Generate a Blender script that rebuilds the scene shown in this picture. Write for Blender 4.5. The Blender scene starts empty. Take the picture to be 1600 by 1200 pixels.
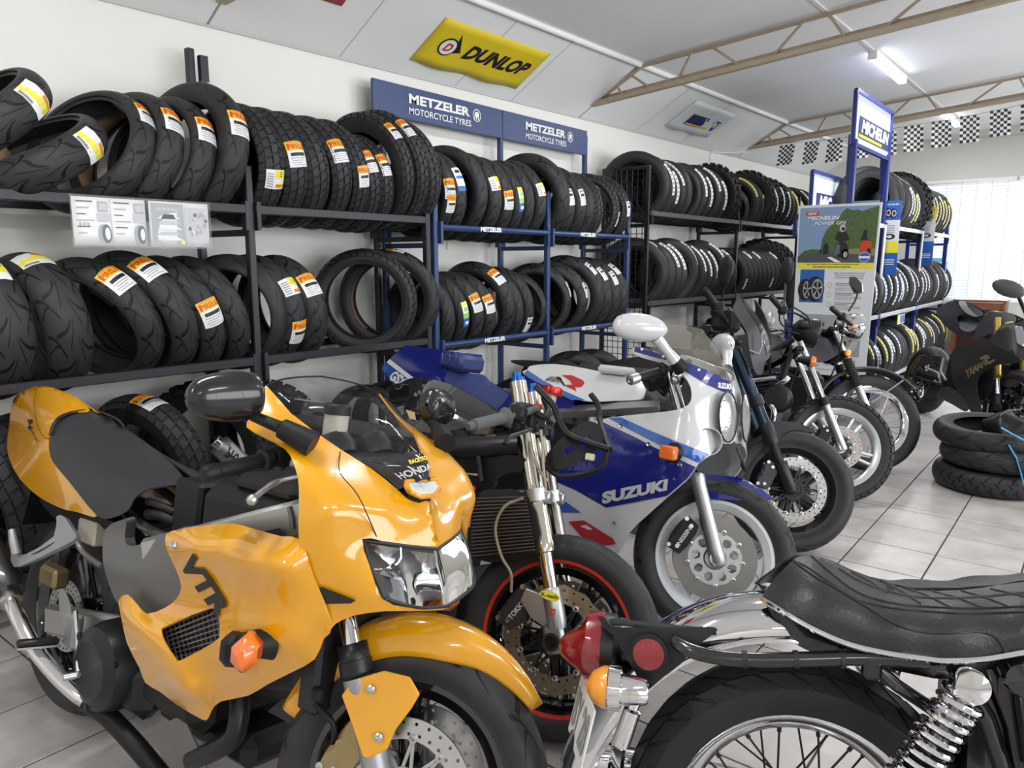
import bpy, math, random
from mathutils import Vector as V, Matrix as Mx
random.seed(7)
sc = bpy.context.scene
COL = sc.collection
PI = math.pi
rad = math.radians
# ------------------------------------------------------------------ camera
F_PX, CAM_H = 1170.0, 1.40
PITCH = math.atan(190 / F_PX)
YAW = math.atan(940 / math.hypot(F_PX, 190))
CAM = V((0, 0, CAM_H))
FWD = V((-math.sin(YAW) * math.cos(PITCH), math.cos(YAW) * math.cos(PITCH), -math.sin(PITCH)))
RIGHT = V((math.cos(YAW), math.sin(YAW), 0))
UP = RIGHT.cross(FWD)
cd = bpy.data.cameras.new('camera')
cd.sensor_width = 36
cd.lens = F_PX / 1600 * 36
cd.clip_start = 0.02
co = bpy.data.objects.new('camera', cd)
COL.objects.link(co)
m = Mx((RIGHT, UP, -FWD)).transposed().to_4x4()
m.translation = CAM
co.matrix_world = m
sc.camera = co
# ------------------------------------------------------------------ exposure, world, daylight
sc.view_settings.view_transform = 'Standard'
sc.view_settings.look = 'None'
sc.view_settings.gamma = 1
sc.view_settings.use_curve_mapping = False
sc.view_settings.exposure = 0.08
try:
    sc.cycles.use_denoising = True
    sc.cycles.max_bounces = 10
    sc.cycles.diffuse_bounces = 5
    sc.cycles.transparent_max_bounces = 12
    sc.cycles.sample_clamp_indirect = 6
    sc.cycles.caustics_reflective = False
    sc.cycles.caustics_refractive = False
except Exception:
    pass
w = bpy.data.worlds.new('sky')
sc.world = w
w.use_nodes = True
w.node_tree.nodes['Background'].inputs[0].default_value = (0.86, 0.93, 1.0, 1)
w.node_tree.nodes['Background'].inputs[1].default_value = 2.2


def area(name, loc, target, sx, sy, power, col=(1, 1, 1)):
    l = bpy.data.lights.new(name, 'AREA')
    l.shape = 'RECTANGLE'
    l.size, l.size_y, l.energy, l.color = sx, sy, power, col
    o = bpy.data.objects.new(name, l)
    COL.objects.link(o)
    d = V(target) - V(loc)
    o.location = loc
    o.rotation_euler = d.to_track_quat('-Z', 'Y').to_euler()
    return o


# daylight standing outside the shop-front windows (right wall, far wall, wall behind)
area('window_daylight', (4.6, 2.2, 1.7), (0, 2.2, 1.0), 7.0, 2.2, 210, (0.94, 0.97, 1.0))
area('window_daylight', (4.6, 8.6, 1.7), (0, 8.6, 1.0), 4.0, 2.2, 260, (0.94, 0.97, 1.0))
area('window_daylight', (0.3, 13.4, 1.75), (0.3, 8, 0.6), 4.4, 1.6, 150, (0.95, 0.98, 1.0))

# ------------------------------------------------------------------ materials
MATS = {}


def mat(name, col, rough=0.5, metal=0.0, coat=0.0, var=0.06, scale=8.0, bump=0.0, bscale=200.0, trans=0.0, alpha=1.0, emit=0.0, spec=0.5, flake=0.0):
    if name in MATS:
        return MATS[name]
    m = bpy.data.materials.new(name)
    m.use_nodes = True
    nt = m.node_tree
    b = nt.nodes['Principled BSDF']
    c = tuple(col) + (1,)
    b.inputs['Base Color'].default_value = c
    b.inputs['Roughness'].default_value = rough
    b.inputs['Metallic'].default_value = metal
    b.inputs['Coat Weight'].default_value = coat
    b.inputs['Coat Roughness'].default_value = 0.04
    b.inputs['Transmission Weight'].default_value = trans
    b.inputs['Alpha'].default_value = alpha
    b.inputs['Specular IOR Level'].default_value = spec
    if emit:
        b.inputs['Emission Color'].default_value = c
        b.inputs['Emission Strength'].default_value = emit
    tc = nt.nodes.new('ShaderNodeTexCoord')
    if var:
        n = nt.nodes.new('ShaderNodeTexNoise')
        n.inputs['Scale'].default_value = scale
        n.inputs['Detail'].default_value = 4
        nt.links.new(tc.outputs['Object'], n.inputs['Vector'])
        mr = nt.nodes.new('ShaderNodeMapRange')
        mr.inputs[3].default_value = 1 - var
        mr.inputs[4].default_value = 1 + var
        nt.links.new(n.outputs['Fac'], mr.inputs[0])
        mx = nt.nodes.new('ShaderNodeVectorMath')
        mx.operation = 'SCALE'
        mx.inputs[0].default_value = col
        nt.links.new(mr.outputs[0], mx.inputs['Scale'])
        nt.links.new(mx.outputs[0], b.inputs['Base Color'])
    if bump:
        n2 = nt.nodes.new('ShaderNodeTexNoise')
        n2.inputs['Scale'].default_value = bscale
        n2.inputs['Detail'].default_value = 3
        nt.links.new(tc.outputs['Object'], n2.inputs['Vector'])
        bp = nt.nodes.new('ShaderNodeBump')
        bp.inputs['Strength'].default_value = bump
        bp.inputs['Distance'].default_value = 0.002
        nt.links.new(n2.outputs['Fac'], bp.inputs['Height'])
        nt.links.new(bp.outputs[0], b.inputs['Normal'])
    MATS[name] = m
    return m


BLACK = mat('black_plastic', (0.008, 0.008, 0.009), 0.48, bump=0.1, spec=.3)
SATIN = mat('satin_black', (0.012, 0.012, 0.014), 0.36, bump=0.03, spec=.35)
GLOSSB = mat('gloss_black', (0.008, 0.008, 0.01), 0.08, coat=1.0)
RUBBER = mat('plain_rubber', (0.016, 0.016, 0.017), 0.6, bump=0.15)
DARKMET = mat('dark_metal', (0.045, 0.045, 0.05), 0.42, 0.8)
STEEL = mat('steel', (0.55, 0.55, 0.56), 0.28, 1.0)
BRUSHED = mat('brushed_alloy', (0.5, 0.5, 0.49), 0.4, 1.0, bump=0.05)
CHROME = mat('chrome', (0.78, 0.78, 0.8), 0.05, 1.0, var=0.0)
ALLOY = mat('cast_alloy', (0.34, 0.34, 0.35), 0.45, 0.7, bump=0.12)
GUN = mat('gunmetal_paint', (0.17, 0.165, 0.165), 0.38, 0.6, bump=0.06)
RED = mat('signal_red', (0.55, 0.03, 0.02), 0.35)
LENSRED = mat('red_lens', (0.22, 0.004, 0.01), 0.12, coat=1.0, bump=0.3, bscale=260)
AMBER = mat('amber_lens', (0.85, 0.17, 0.02), 0.12, coat=1.0, bump=0.4, bscale=240)
ORANGE = mat('orange_lens', (0.8, 0.3, 0.015), 0.12, coat=1.0, bump=0.4, bscale=240)
GOLD = mat('gold_anodised', (0.62, 0.42, 0.12), 0.3, 1.0)
BRONZE = mat('bronze_caliper', (0.32, 0.24, 0.12), 0.4, 0.8)
WHITE = mat('white_print', (0.82, 0.82, 0.8), 0.5)
INK = mat('black_print', (0.012, 0.012, 0.012), 0.5, var=0)
GREYINK = mat('grey_print', (0.3, 0.3, 0.31), 0.5)
CLEAR = mat('clear_glass', (0.95, 0.97, 1.0), 0.02, trans=1.0, var=0)
CLEAR.node_tree.nodes['Principled BSDF'].inputs['IOR'].default_value = 1.15
CARD = mat('cardboard', (0.36, 0.22, 0.12), 0.85, var=0.15, scale=30)


# ------------------------------------------------------------------ mesh building
class MB:
    def __init__(s):
        s.v, s.f, s.mi, s.uv = [], [], [], []
        s.m = 0

    def add(s, vs, fs, mi=None):
        o = len(s.v)
        s.v += [V(p) for p in vs]
        for f in fs:
            s.f.append([i + o for i in f])
            s.mi.append(s.m if mi is None else mi)
        return s

    def box(s, c, size, R=None, bev=0.0):
        x, y, z = [d / 2 for d in size]
        R = R or Mx.Identity(3)
        c = V(c)
        if not bev:
            vs = [c + R @ V((a * x, b * y, e * z)) for a in (-1, 1) for b in (-1, 1) for e in (-1, 1)]
            return s.add(vs, [(0, 1, 3, 2), (4, 6, 7, 5), (0, 4, 5, 1), (2, 3, 7, 6), (0, 2, 6, 4), (1, 5, 7, 3)])
        b = min(bev, x * .9, y * .9, z * .9)
        vs, idx = [], {}
        for a in (-1, 1):
            for d in (-1, 1):
                for e in (-1, 1):
                    for k in range(3):
                        p = [a * (x - b), d * (y - b), e * (z - b)]
                        p[k] += (a, d, e)[k] * b
                        idx[a, d, e, k] = len(vs)
                        vs.append(c + R @ V(p))
        fs = []
        S = (-1, 1)
        for k in range(3):
            i, j = [(1, 2), (2, 0), (0, 1)][k]
            for sg in S:
                q = []
                for (p1, p2) in ((-1, -1), (1, -1), (1, 1), (-1, 1)):
                    t = [0, 0, 0]
                    t[k], t[i], t[j] = sg, p1, p2
                    q.append(idx[t[0], t[1], t[2], k])
                fs.append(q if sg > 0 else q[::-1])
            for p1 in S:
                for p2 in S:
                    t1, t2 = [0, 0, 0], [0, 0, 0]
                    t1[i] = t2[i] = p1
                    t1[j] = t2[j] = p2
                    t1[k], t2[k] = -1, 1
                    q = [idx[(*t1, i)], idx[(*t2, i)], idx[(*t2, j)], idx[(*t1, j)]]
                    fs.append(q if p1 * p2 < 0 else q[::-1])
        for a in S:
            for d in S:
                for e in S:
                    q = [idx[a, d, e, k] for k in range(3)]
                    fs.append(q if a * d * e > 0 else q[::-1])
        return s.add(vs, fs)

    def bar(s, a, b, wx, wz, up=(0, 0, 1), bev=0.0):
        a, b = V(a), V(b)
        d = (b - a)
        L = d.length
        y = d.normalized()
        x = y.cross(V(up))
        x = x.normalized() if x.length > 1e-5 else V((1, 0, 0))
        z = x.cross(y)
        return s.box((a + b) / 2, (wx, L, wz), Mx((x, y, z)).transposed(), bev)

    def tube(s, pts, r, n=10, cap=True, closed=False, flat=None):
        pts = [V(p) for p in pts]
        N = len(pts)
        rs = r if isinstance(r, (list, tuple)) else [r] * N
        prev = None
        vs = []
        for i, p in enumerate(pts):
            if closed:
                t = pts[(i + 1) % N] - pts[i - 1]
            else:
                t = pts[min(i + 1, N - 1)] - pts[max(i - 1, 0)]
            t = t.normalized() if t.length > 1e-9 else V((0, 0, 1))
            if prev is None:
                a = t.cross(V((0, 0, 1)))
                if a.length < 1e-3:
                    a = t.cross(V((1, 0, 0)))
                a.normalize()
            else:
                a = prev - t * prev.dot(t)
                a.normalize()
            prev = a
            b = t.cross(a)
            fl = flat or 1
            vs += [p + (a * math.cos(2 * PI * k / n) + b * math.sin(2 * PI * k / n) * fl) * rs[i] for k in range(n)]
        fs = []
        for i in range(N if closed else N - 1):
            for k in range(n):
                i2 = (i + 1) % N
                fs.append((i * n + k, i * n + (k + 1) % n, i2 * n + (k + 1) % n, i2 * n + k))
        if cap and not closed:
            fs += [tuple(range(n - 1, -1, -1)), tuple((N - 1) * n + k for k in range(n))]
        return s.add(vs, fs)

    def lathe(s, c, ax, prof, n=32, closed=False, cap=True, ref=None):
        """prof: list of (radius, height along ax)"""
        c, ax = V(c), V(ax).normalized()
        a = V(ref) if ref else ax.orthogonal()
        a = (a - ax * a.dot(ax)).normalized()
        b = ax.cross(a)
        vs = []
        for (r, h) in prof:
            vs += [c + ax * h + (a * math.cos(2 * PI * k / n) + b * math.sin(2 * PI * k / n)) * r for k in range(n)]
        P = len(prof)
        fs = []
        for i in range(P if closed else P - 1):
            for k in range(n):
                i2 = (i + 1) % P
                fs.append((i * n + k, i * n + (k + 1) % n, i2 * n + (k + 1) % n, i2 * n + k))
        if cap and not closed:
            if prof[0][0] > 1e-6:
                fs.append(tuple(range(n - 1, -1, -1)))
            if prof[-1][0] > 1e-6:
                fs.append(tuple((P - 1) * n + k for k in range(n)))
        return s.add(vs, fs)

    def prism(s, pts, d):
        """polygon (3D points) extruded by vector d"""
        pts = [V(p) for p in pts]
        d = V(d)
        n = len(pts)
        return s.add(pts + [p + d for p in pts], [tuple(range(n)), tuple(range(2 * n - 1, n - 1, -1))] + [(i + n, (i + 1) % n + n, (i + 1) % n, i) for i in range(n)])

    def grid(s, g, wrap=False):
        R_, C_ = len(g), len(g[0])
        vs = [p for r in g for p in r]
        fs = [(i * C_ + j, i * C_ + (j + 1) % C_, (i + 1) * C_ + (j + 1) % C_, (i + 1) * C_ + j) for i in range(R_ - 1) for j in range(C_ if wrap else C_ - 1)]
        return s.add(vs, fs)

    def patch(s, g, n=4, wrap=False):
        """smooth interpolating surface through a grid of points"""
        rows = [crv([V(p) for p in r], n, wrap) for r in g]
        cols = list(zip(*rows))
        cols = [crv(list(c), n) for c in cols]
        return s.grid([list(r) for r in zip(*cols)], wrap)

    def ball(s, c, r, n=12, R=None):
        rx, ry, rz = r if isinstance(r, (tuple, list)) else (r, r, r)
        R = R or Mx.Identity(3)
        g = []
        for i in range(n // 2 + 1):
            t = PI * i / (n // 2)
            g.append([V(c) + R @ V((rx * math.sin(t) * math.cos(2 * PI * k / n), ry * math.sin(t) * math.sin(2 * PI * k / n), rz * math.cos(t))) for k in range(n)])
        return s.grid(g[::-1], True)

    def mirror(s):
        """adds the left-right reflection (y -> -y) of all that is in the mesh"""
        n, k = len(s.v), len(s.f)
        s.v += [V((p.x, -p.y, p.z)) for p in s.v]
        s.f += [[i + n for i in f][::-1] for f in s.f[:k]]
        s.mi += s.mi[:k]
        return s

    def xf(s, M):
        s.v = [M @ p for p in s.v]
        return s

    def build(s, name, mats, parent=None, sharp=40, solid=0.0, sub=0, bev=0.0, weld=0.0, offset=-1.0, M=None):
        me = bpy.data.meshes.new(name)
        vs = s.v if M is None else [M @ p for p in s.v]
        me.from_pydata([tuple(p) for p in vs], [], s.f)
        for mt in (mats if isinstance(mats, (list, tuple)) else [mats]):
            me.materials.append(mt)
        if any(s.mi):
            me.polygons.foreach_set('material_index', s.mi)
        if s.uv:
            ul = me.uv_layers.new(name='UVMap')
            k = 0
            for p in me.polygons:
                for li in p.loop_indices:
                    ul.data[li].uv = s.uv[k]
                    k += 1
        me.validate()
        me.polygons.foreach_set('use_smooth', [sharp > 0] * len(me.polygons))
        if 0 < sharp < 180:
            me.set_sharp_from_angle(angle=rad(sharp))
        me.update()
        o = bpy.data.objects.new(name, me)
        COL.objects.link(o)
        o.parent = parent
        if weld:
            md = o.modifiers.new('weld', 'WELD')
            md.merge_threshold = weld
        if sub:
            md = o.modifiers.new('sub', 'SUBSURF')
            md.levels = md.render_levels = sub
        if solid:
            md = o.modifiers.new('solid', 'SOLIDIFY')
            md.thickness = solid
            md.offset = offset
        if bev:
            md = o.modifiers.new('bev', 'BEVEL')
            md.width = bev
            md.segments = 2
            md.limit_method = 'ANGLE'
        return o


def crv(p, n=4, wrap=False):
    """points of a Catmull-Rom curve through p"""
    N = len(p)
    if N < 3 and not wrap:
        return [p[0].lerp(p[-1], k / n) for k in range(n + 1)] if N == 2 else list(p)
    out = []
    for i in range(N if wrap else N - 1):
        if wrap:
            a, b, c, d = p[i - 1], p[i], p[(i + 1) % N], p[(i + 2) % N]
        else:
            b, c = p[i], p[i + 1]
            a = p[i - 1] if i else b * 2 - c
            d = p[i + 2] if i + 2 < N else c * 2 - b
        for k in range(n):
            t = k / n
            out.append(b + (c - a) * (0.5 * t) + (a * 2 - b * 5 + c * 4 - d) * (0.5 * t * t) + (b * 3 - a - c * 3 + d) * (0.5 * t ** 3))
    if not wrap:
        out.append(p[-1])
    return out


def crv2(pts, n=4, wrap=True):
    return crv([V(p) for p in pts], n, wrap)


def empty(name, loc=(0, 0, 0), M=None):
    o = bpy.data.objects.new(name, None)
    COL.objects.link(o)
    o.empty_display_size = 0.1
    if M is not None:
        o.matrix_world = M
    else:
        o.location = loc
    return o


def tag(o, label=None, cat=None, group=None, kind=None):
    if label:
        o['label'] = label
    if cat:
        o['category'] = cat
    if group:
        o['group'] = group
    if kind:
        o['kind'] = kind
    return o


TXT = {}


def text_pts(txt, bold=0.0, shear=0.0):
    """flat text as (verts, faces, width) of height about 0.7 from the built-in font"""
    key = (txt, bold, shear)
    if key not in TXT:
        c = bpy.data.curves.new('lettering', 'FONT')
        c.body = txt
        c.size = 1
        c.offset = bold
        c.shear = shear
        c.resolution_u = 3
        o = bpy.data.objects.new('lettering', c)
        COL.objects.link(o)
        dg = bpy.context.evaluated_depsgraph_get()
        me = bpy.data.meshes.new_from_object(o.evaluated_get(dg))
        vs = [tuple(v.co) for v in me.vertices]
        fs = [tuple(p.vertices) for p in me.polygons]
        x0 = min(v[0] for v in vs)
        x1 = max(v[0] for v in vs)
        y0 = min(v[1] for v in vs)
        y1 = max(v[1] for v in vs)
        bpy.data.objects.remove(o)
        bpy.data.curves.remove(c)
        bpy.data.meshes.remove(me)
        TXT[key] = ([((v[0] - x0) / (x1 - x0), (v[1] - y0) / (y1 - y0)) for v in vs], fs, (x1 - x0) / (y1 - y0))
    return TXT[key]


def text_on(mb, txt, f, bold=0.0, shear=0.0, mi=None):
    """adds text to mb, mapped by f(u, v) with u, v in 0..1"""
    vs, fs, _ = text_pts(txt, bold, shear)
    return mb.add([f(a, b) for a, b in vs], fs, mi)


def quadmap(p00, p10, p11, p01, lift=None):
    p00, p10, p11, p01 = V(p00), V(p10), V(p11), V(p01)
    n = (p10 - p00).cross(p01 - p00).normalized() * (lift or 0)
    return lambda u, v: p00 * (1 - u) * (1 - v) + p10 * u * (1 - v) + p11 * u * v + p01 * (1 - u) * v + n


def ray(x, y):
    return FWD + RIGHT * ((x - 800) / F_PX) + UP * ((600 - y) / F_PX)


def at(x, y, axis, val):
    """world point seen at photo pixel x, y on the plane where coordinate axis equals val"""
    d = ray(x, y)
    return CAM + d * ((val - CAM[axis]) / d[axis])

# ================================================================== the room
WALLM = mat('wall_paint', (0.83, 0.81, 0.755), 0.7, var=0.03, scale=3, bump=0.12, bscale=60)
CEILM = mat('ceiling_board', (0.86, 0.865, 0.87), 0.75, var=0.03, scale=2, bump=0.1, bscale=90)
SLOPEM = mat('slope_board', (0.82, 0.82, 0.81), 0.75, var=0.03, scale=2, bump=0.1, bscale=90)
TRIMM = mat('white_trim', (0.85, 0.85, 0.83), 0.5)
TAN = mat('tan_truss_paint', (0.42, 0.34, 0.25), 0.6, var=0.1, scale=20)
ENDM = mat('gable_board', (0.66, 0.66, 0.61), 0.7, var=0.03, scale=2)
GROUT = mat('dark_grout', (0.06, 0.05, 0.045), 0.9)
XW, YF, YB, XR = -3.7, 12.3, -3.2, 3.9
ZW0, ZS = 2.555, 0.0115            # wall top at y=0 and its rise along the room


def zw(y):
    return ZW0 + ZS * y


def struct(o):
    o['kind'] = 'structure'
    return o


# floor: grout slab and single tiles
fm = MB()
fm.box(((XW + XR) / 2, (YF + YB) / 2, -0.053), (XR - XW + .2, YF - YB + .2, 0.1))
floor = struct(fm.build('floor', GROUT, sharp=0))
TILE = bpy.data.materials.new('floor_tile')
TILE.use_nodes = True
nt = TILE.node_tree
b = nt.nodes['Principled BSDF']
b.inputs['Roughness'].default_value = 0.34
tc = nt.nodes.new('ShaderNodeTexCoord')
geo = nt.nodes.new('ShaderNodeNewGeometry')
oi = nt.nodes.new('ShaderNodeObjectInfo')
n1 = nt.nodes.new('ShaderNodeTexNoise')
n1.inputs['Scale'].default_value = 5
n1.inputs['Detail'].default_value = 6
n1.inputs['Roughness'].default_value = 0.65
nt.links.new(geo.outputs['Position'], n1.inputs['Vector'])
cr = nt.nodes.new('ShaderNodeValToRGB')
cr.color_ramp.elements[0].position = 0.3
cr.color_ramp.elements[0].color = (0.385, 0.345, 0.32, 1)
cr.color_ramp.elements[1].position = 0.68
cr.color_ramp.elements[1].color = (0.575, 0.535, 0.51, 1)
nt.links.new(n1.outputs['Fac'], cr.inputs[0])
mr = nt.nodes.new('ShaderNodeMapRange')
mr.inputs[3].default_value = 0.93
mr.inputs[4].default_value = 1.05
nt.links.new(oi.outputs['Random'], mr.inputs[0])
vm = nt.nodes.new('ShaderNodeVectorMath')
vm.operation = 'SCALE'
nt.links.new(cr.outputs[0], vm.inputs[0])
nt.links.new(mr.outputs[0], vm.inputs['Scale'])
nt.links.new(vm.outputs[0], b.inputs['Base Color'])
n3 = nt.nodes.new('ShaderNodeTexNoise')
n3.inputs['Scale'].default_value = 9
nt.links.new(geo.outputs['Position'], n3.inputs['Vector'])
bp = nt.nodes.new('ShaderNodeBump')
bp.inputs['Strength'].default_value = 0.12
bp.inputs['Distance'].default_value = 0.003
nt.links.new(n3.outputs['Fac'], bp.inputs['Height'])
nt.links.new(bp.outputs[0], b.inputs['Normal'])
TP, GW = 0.345, 0.0075


def tile_mesh(wx, wy):
    t = MB()
    t.box((0, 0, -0.004), (wx, wy, 0.008), bev=0.0015)
    o = t.build('tile', TILE, floor, sharp=0)
    return o


def in_view(p):
    d = p - CAM
    z = d.dot(FWD)
    if z < 0.2:
        return False
    x = 800 + F_PX * d.dot(RIGHT) / z
    y = 600 - F_PX * d.dot(UP) / z
    return -60 < x < 1660 and y < 1290


ys = []
y = 0.873 - 14 * TP
rows = []
while y < YF + .1:
    if y < 4.60 and y + TP > 4.62:
        rows.append((y, 4.620 - y))
        rows.append((4.620, 0.072))
        y = 4.692
        continue
    rows.append((y, TP))
    y += TP
tiles, far = [], MB()
for (y0, hh) in rows:
    for i in range(-20, 14):
        x0 = -0.534 + i * TP
        if x0 < XW - .3 or x0 > XR:
            continue
        c = V((x0 + TP / 2, y0 + hh / 2, 0))
        tiles.append((0 if in_view(c) else 1, (c - CAM).length, c, hh))
tiles.sort(key=lambda t: t[:2])
protos = {}
for k, (out, dist, c, hh) in enumerate(tiles):
    if k < 290 and not out:
        key = round(hh, 3)
        if key not in protos:
            protos[key] = o = tile_mesh(TP - GW, hh - GW)
        else:
            o = protos[key].copy()
            COL.objects.link(o)
        o.location = c
    else:
        far.box(c - V((0, 0, 0.004)), (TP - GW, hh - GW, 0.008))
fo = far.build('tile_field', TILE, floor, sharp=0)
fo['kind'] = 'stuff'

# left wall
b_ = MB()
b_.add([(XW, YB, 0), (XW, YF, 0), (XW, YF, zw(YF)), (XW, YB, zw(YB))], [(0, 1, 2, 3)])
b_.add([(XW - .1, YB, 0), (XW - .1, YF, 0), (XW - .1, YF, zw(YF)), (XW - .1, YB, zw(YB))], [(3, 2, 1, 0)])
b_.add([(XW, YB, zw(YB)), (XW, YF, zw(YF)), (XW - .1, YF, zw(YF)), (XW - .1, YB, zw(YB))], [(0, 1, 2, 3)])
wl = struct(b_.build('wall_left', WALLM, sharp=0))
SX, SH = -3.11, 0.345              # top edge of the sloping board: x and rise above the wall top
RX, RH = 0.1, 0.62                 # ridge


def ceil_strip(name, pts, mt, th=0.04):
    g = MB()
    n = len(pts) - 1
    for i in range(n):
        (xa, za), (xb, zb) = pts[i], pts[i + 1]
        A, B_, C_, D = V((xa, YB, zw(YB) + za)), V((xa, YF, zw(YF) + za)), V((xb, YF, zw(YF) + zb)), V((xb, YB, zw(YB) + zb))
        up = V((0, 0, th))
        g.add([A, B_, C_, D, A + up, B_ + up, C_ + up, D + up], [(0, 1, 2, 3), (7, 6, 5, 4), (0, 4, 5, 1), (3, 2, 6, 7), (1, 5, 6, 2), (0, 3, 7, 4)])
    return struct(g.build(name, mt, sharp=0))


ceil_strip('ceiling_slope_left', [(XW, 0), (SX, SH)], SLOPEM)
ceil_strip('ceiling', [(SX, SH), (RX, RH), (XR - .6, SH - .02)], CEILM)
ceil_strip('ceiling_slope_right', [(XR - .6, SH - .02), (XR, 0)], SLOPEM)
# joint lines of the sloping boards
for yy in (0.95, 2.19, 3.02, 4.02, 4.65, 5.58, 6.55, 7.5, 9.04, 10.3):
    g = MB()
    a = V((XW + .004, yy, zw(yy) + .001))
    c = V((SX, yy, zw(yy) + SH - .002))
    g.bar(a, c, 0.004 if yy not in (2.19, 5.58, 9.04) else 0.012, 0.002)
    struct(g.build('trim_joint', GREYINK if yy in (2.19, 5.58, 9.04) else mat('joint_line', (0.5, 0.5, 0.49), .8), sharp=0))
g = MB()
g.tube([(SX, YB, zw(YB) + SH - .012), (SX, YF, zw(YF) + SH - .012)], 0.021, 12)
struct(g.build('trim_1', TRIMM))
g = MB()
g.tube([(XW + .006, YB, zw(YB) - .004), (XW + .006, YF, zw(YF) - .004)], 0.006, 6)
struct(g.build('trim_2', mat('trim_grey', (0.55, 0.55, 0.53), .7)))  # thin bead along the top edge of the wall, in one plain grey
g = MB()
zc = lambda x: SH + (RH - SH) * (x - SX) / (RX - SX)
g.bar((-1.70, YB, zw(YB) + zc(-1.70) - .004), (-1.70, YF, zw(YF) + zc(-1.70) - .004), 0.03, 0.006)
struct(g.build('trim_3', CEILM, sharp=0))

# far gable wall with its window opening
WX0, WX1, WZ0, WZ1 = -2.25, 1.9, 0.86, 2.50
g = MB()
T = 0.12
zt = lambda x: zw(YF) + (SH * (x - XW) / (SX - XW) if x < SX else (SH + (RH - SH) * (x - SX) / (RX - SX) if x < RX else RH + (SH - RH) * (x - RX) / (XR - RX)))
for (xa, xb, za, zb) in ((XW, WX0, 0, None), (WX0, WX1, 0, WZ0), (WX0, WX1, WZ1, None), (WX1, XR, 0, None)):
    xs = [xa] + [q for q in (SX, RX) if xa < q < xb] + [xb]
    for i in range(len(xs) - 1):
        p, q = xs[i], xs[i + 1]
        ta, tb = (zt(p), zt(q)) if zb is None else (zb, zb)
        g.add([(p, YF, za), (q, YF, za), (q, YF, tb), (p, YF, ta), (p, YF + T, za), (q, YF + T, za), (q, YF + T, tb), (p, YF + T, ta)],
              [(3, 2, 1, 0), (4, 5, 6, 7), (0, 1, 5, 4), (2, 3, 7, 6), (1, 2, 6, 5), (0, 4, 7, 3)])
struct(g.build('wall_far', ENDM, sharp=0))
g = MB()
g.box(((XW + XR) / 2, YF - .006, 3.08), (XR - XW, .012, .014))
struct(g.build('trim_4', mat('gable_trim', (0.55, 0.55, 0.52), .7), sharp=0))
# right wall with shop windows, wall behind
g = MB()
RW = [(YB, -1.3), (5.7, 6.6), (10.6, YF)]
for (ya, yb) in RW:
    g.box((XR + .06, (ya + yb) / 2, 1.32), (.12, yb - ya, 2.66))
for (ya, yb) in ((-1.3, 5.7), (6.6, 10.6)):
    g.box((XR + .06, (ya + yb) / 2, .25), (.12, yb - ya, .5))
    g.box((XR + .06, (ya + yb) / 2, 2.66), (.12, yb - ya, .16))
struct(g.build('wall_right', WALLM, sharp=0))
g = MB()
g.box(((XW + XR) / 2, YB - .06, 1.6), (XR - XW, .12, 3.3))
struct(g.build('wall_back', WALLM, sharp=0))
PANE = bpy.data.materials.new('window_pane')
PANE.use_nodes = True
nt = PANE.node_tree
nt.nodes.clear()
mo = nt.nodes.new('ShaderNodeOutputMaterial')
t1 = nt.nodes.new('ShaderNodeBsdfTransparent')
t2 = nt.nodes.new('ShaderNodeBsdfGlossy')
t2.inputs['Roughness'].default_value = 0.02
mxs = nt.nodes.new('ShaderNodeMixShader')
fr = nt.nodes.new('ShaderNodeFresnel')
nt.links.new(fr.outputs[0], mxs.inputs[0])
nt.links.new(t1.outputs[0], mxs.inputs[1])
nt.links.new(t2.outputs[0], mxs.inputs[2])
nt.links.new(mxs.outputs[0], mo.inputs[0])
# window in the far wall: frame, panes
fr_ = MB()
for (p, q) in (((WX0, WZ0), (WX1, WZ0)), ((WX0, WZ1), (WX1, WZ1)), ((WX0, WZ0), (WX0, WZ1)), ((WX1, WZ0), (WX1, WZ1)), ((-.55, WZ0), (-.55, WZ1)), ((.9, WZ0), (.9, WZ1))):
    fr_.bar((p[0], YF + .06, p[1]), (q[0], YF + .06, q[1]), .05, .05, up=(0, 1, 0))
win = struct(fr_.build('window_1', TRIMM, sharp=0))
for (xa, xb) in ((WX0, -.55), (-.55, .9), (.9, WX1)):
    g = MB()
    g.box(((xa + xb) / 2, YF + .06, (WZ0 + WZ1) / 2), (xb - xa, .006, WZ1 - WZ0))
    g.build('pane', PANE, win, sharp=0)
for k, (ya, yb) in enumerate(((-1.3, 5.7), (6.6, 10.6))):
    fr_ = MB()
    nn = 4 if k == 0 else 3
    for i in range(nn + 1):
        yy = ya + (yb - ya) * i / nn
        fr_.bar((XR + .06, yy, .5), (XR + .06, yy, 2.58), .05, .05)
    fr_.bar((XR + .06, ya, .5), (XR + .06, yb, .5), .05, .05)
    fr_.bar((XR + .06, ya, 2.58), (XR + .06, yb, 2.58), .05, .05)
    wn = struct(fr_.build('window_%d' % (k + 2), TRIMM, sharp=0))
    g = MB()
    g.box((XR + .06, (ya + yb) / 2, 1.54), (.006, yb - ya, 2.08))
    g.build('pane', PANE, wn, sharp=0)

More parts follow.
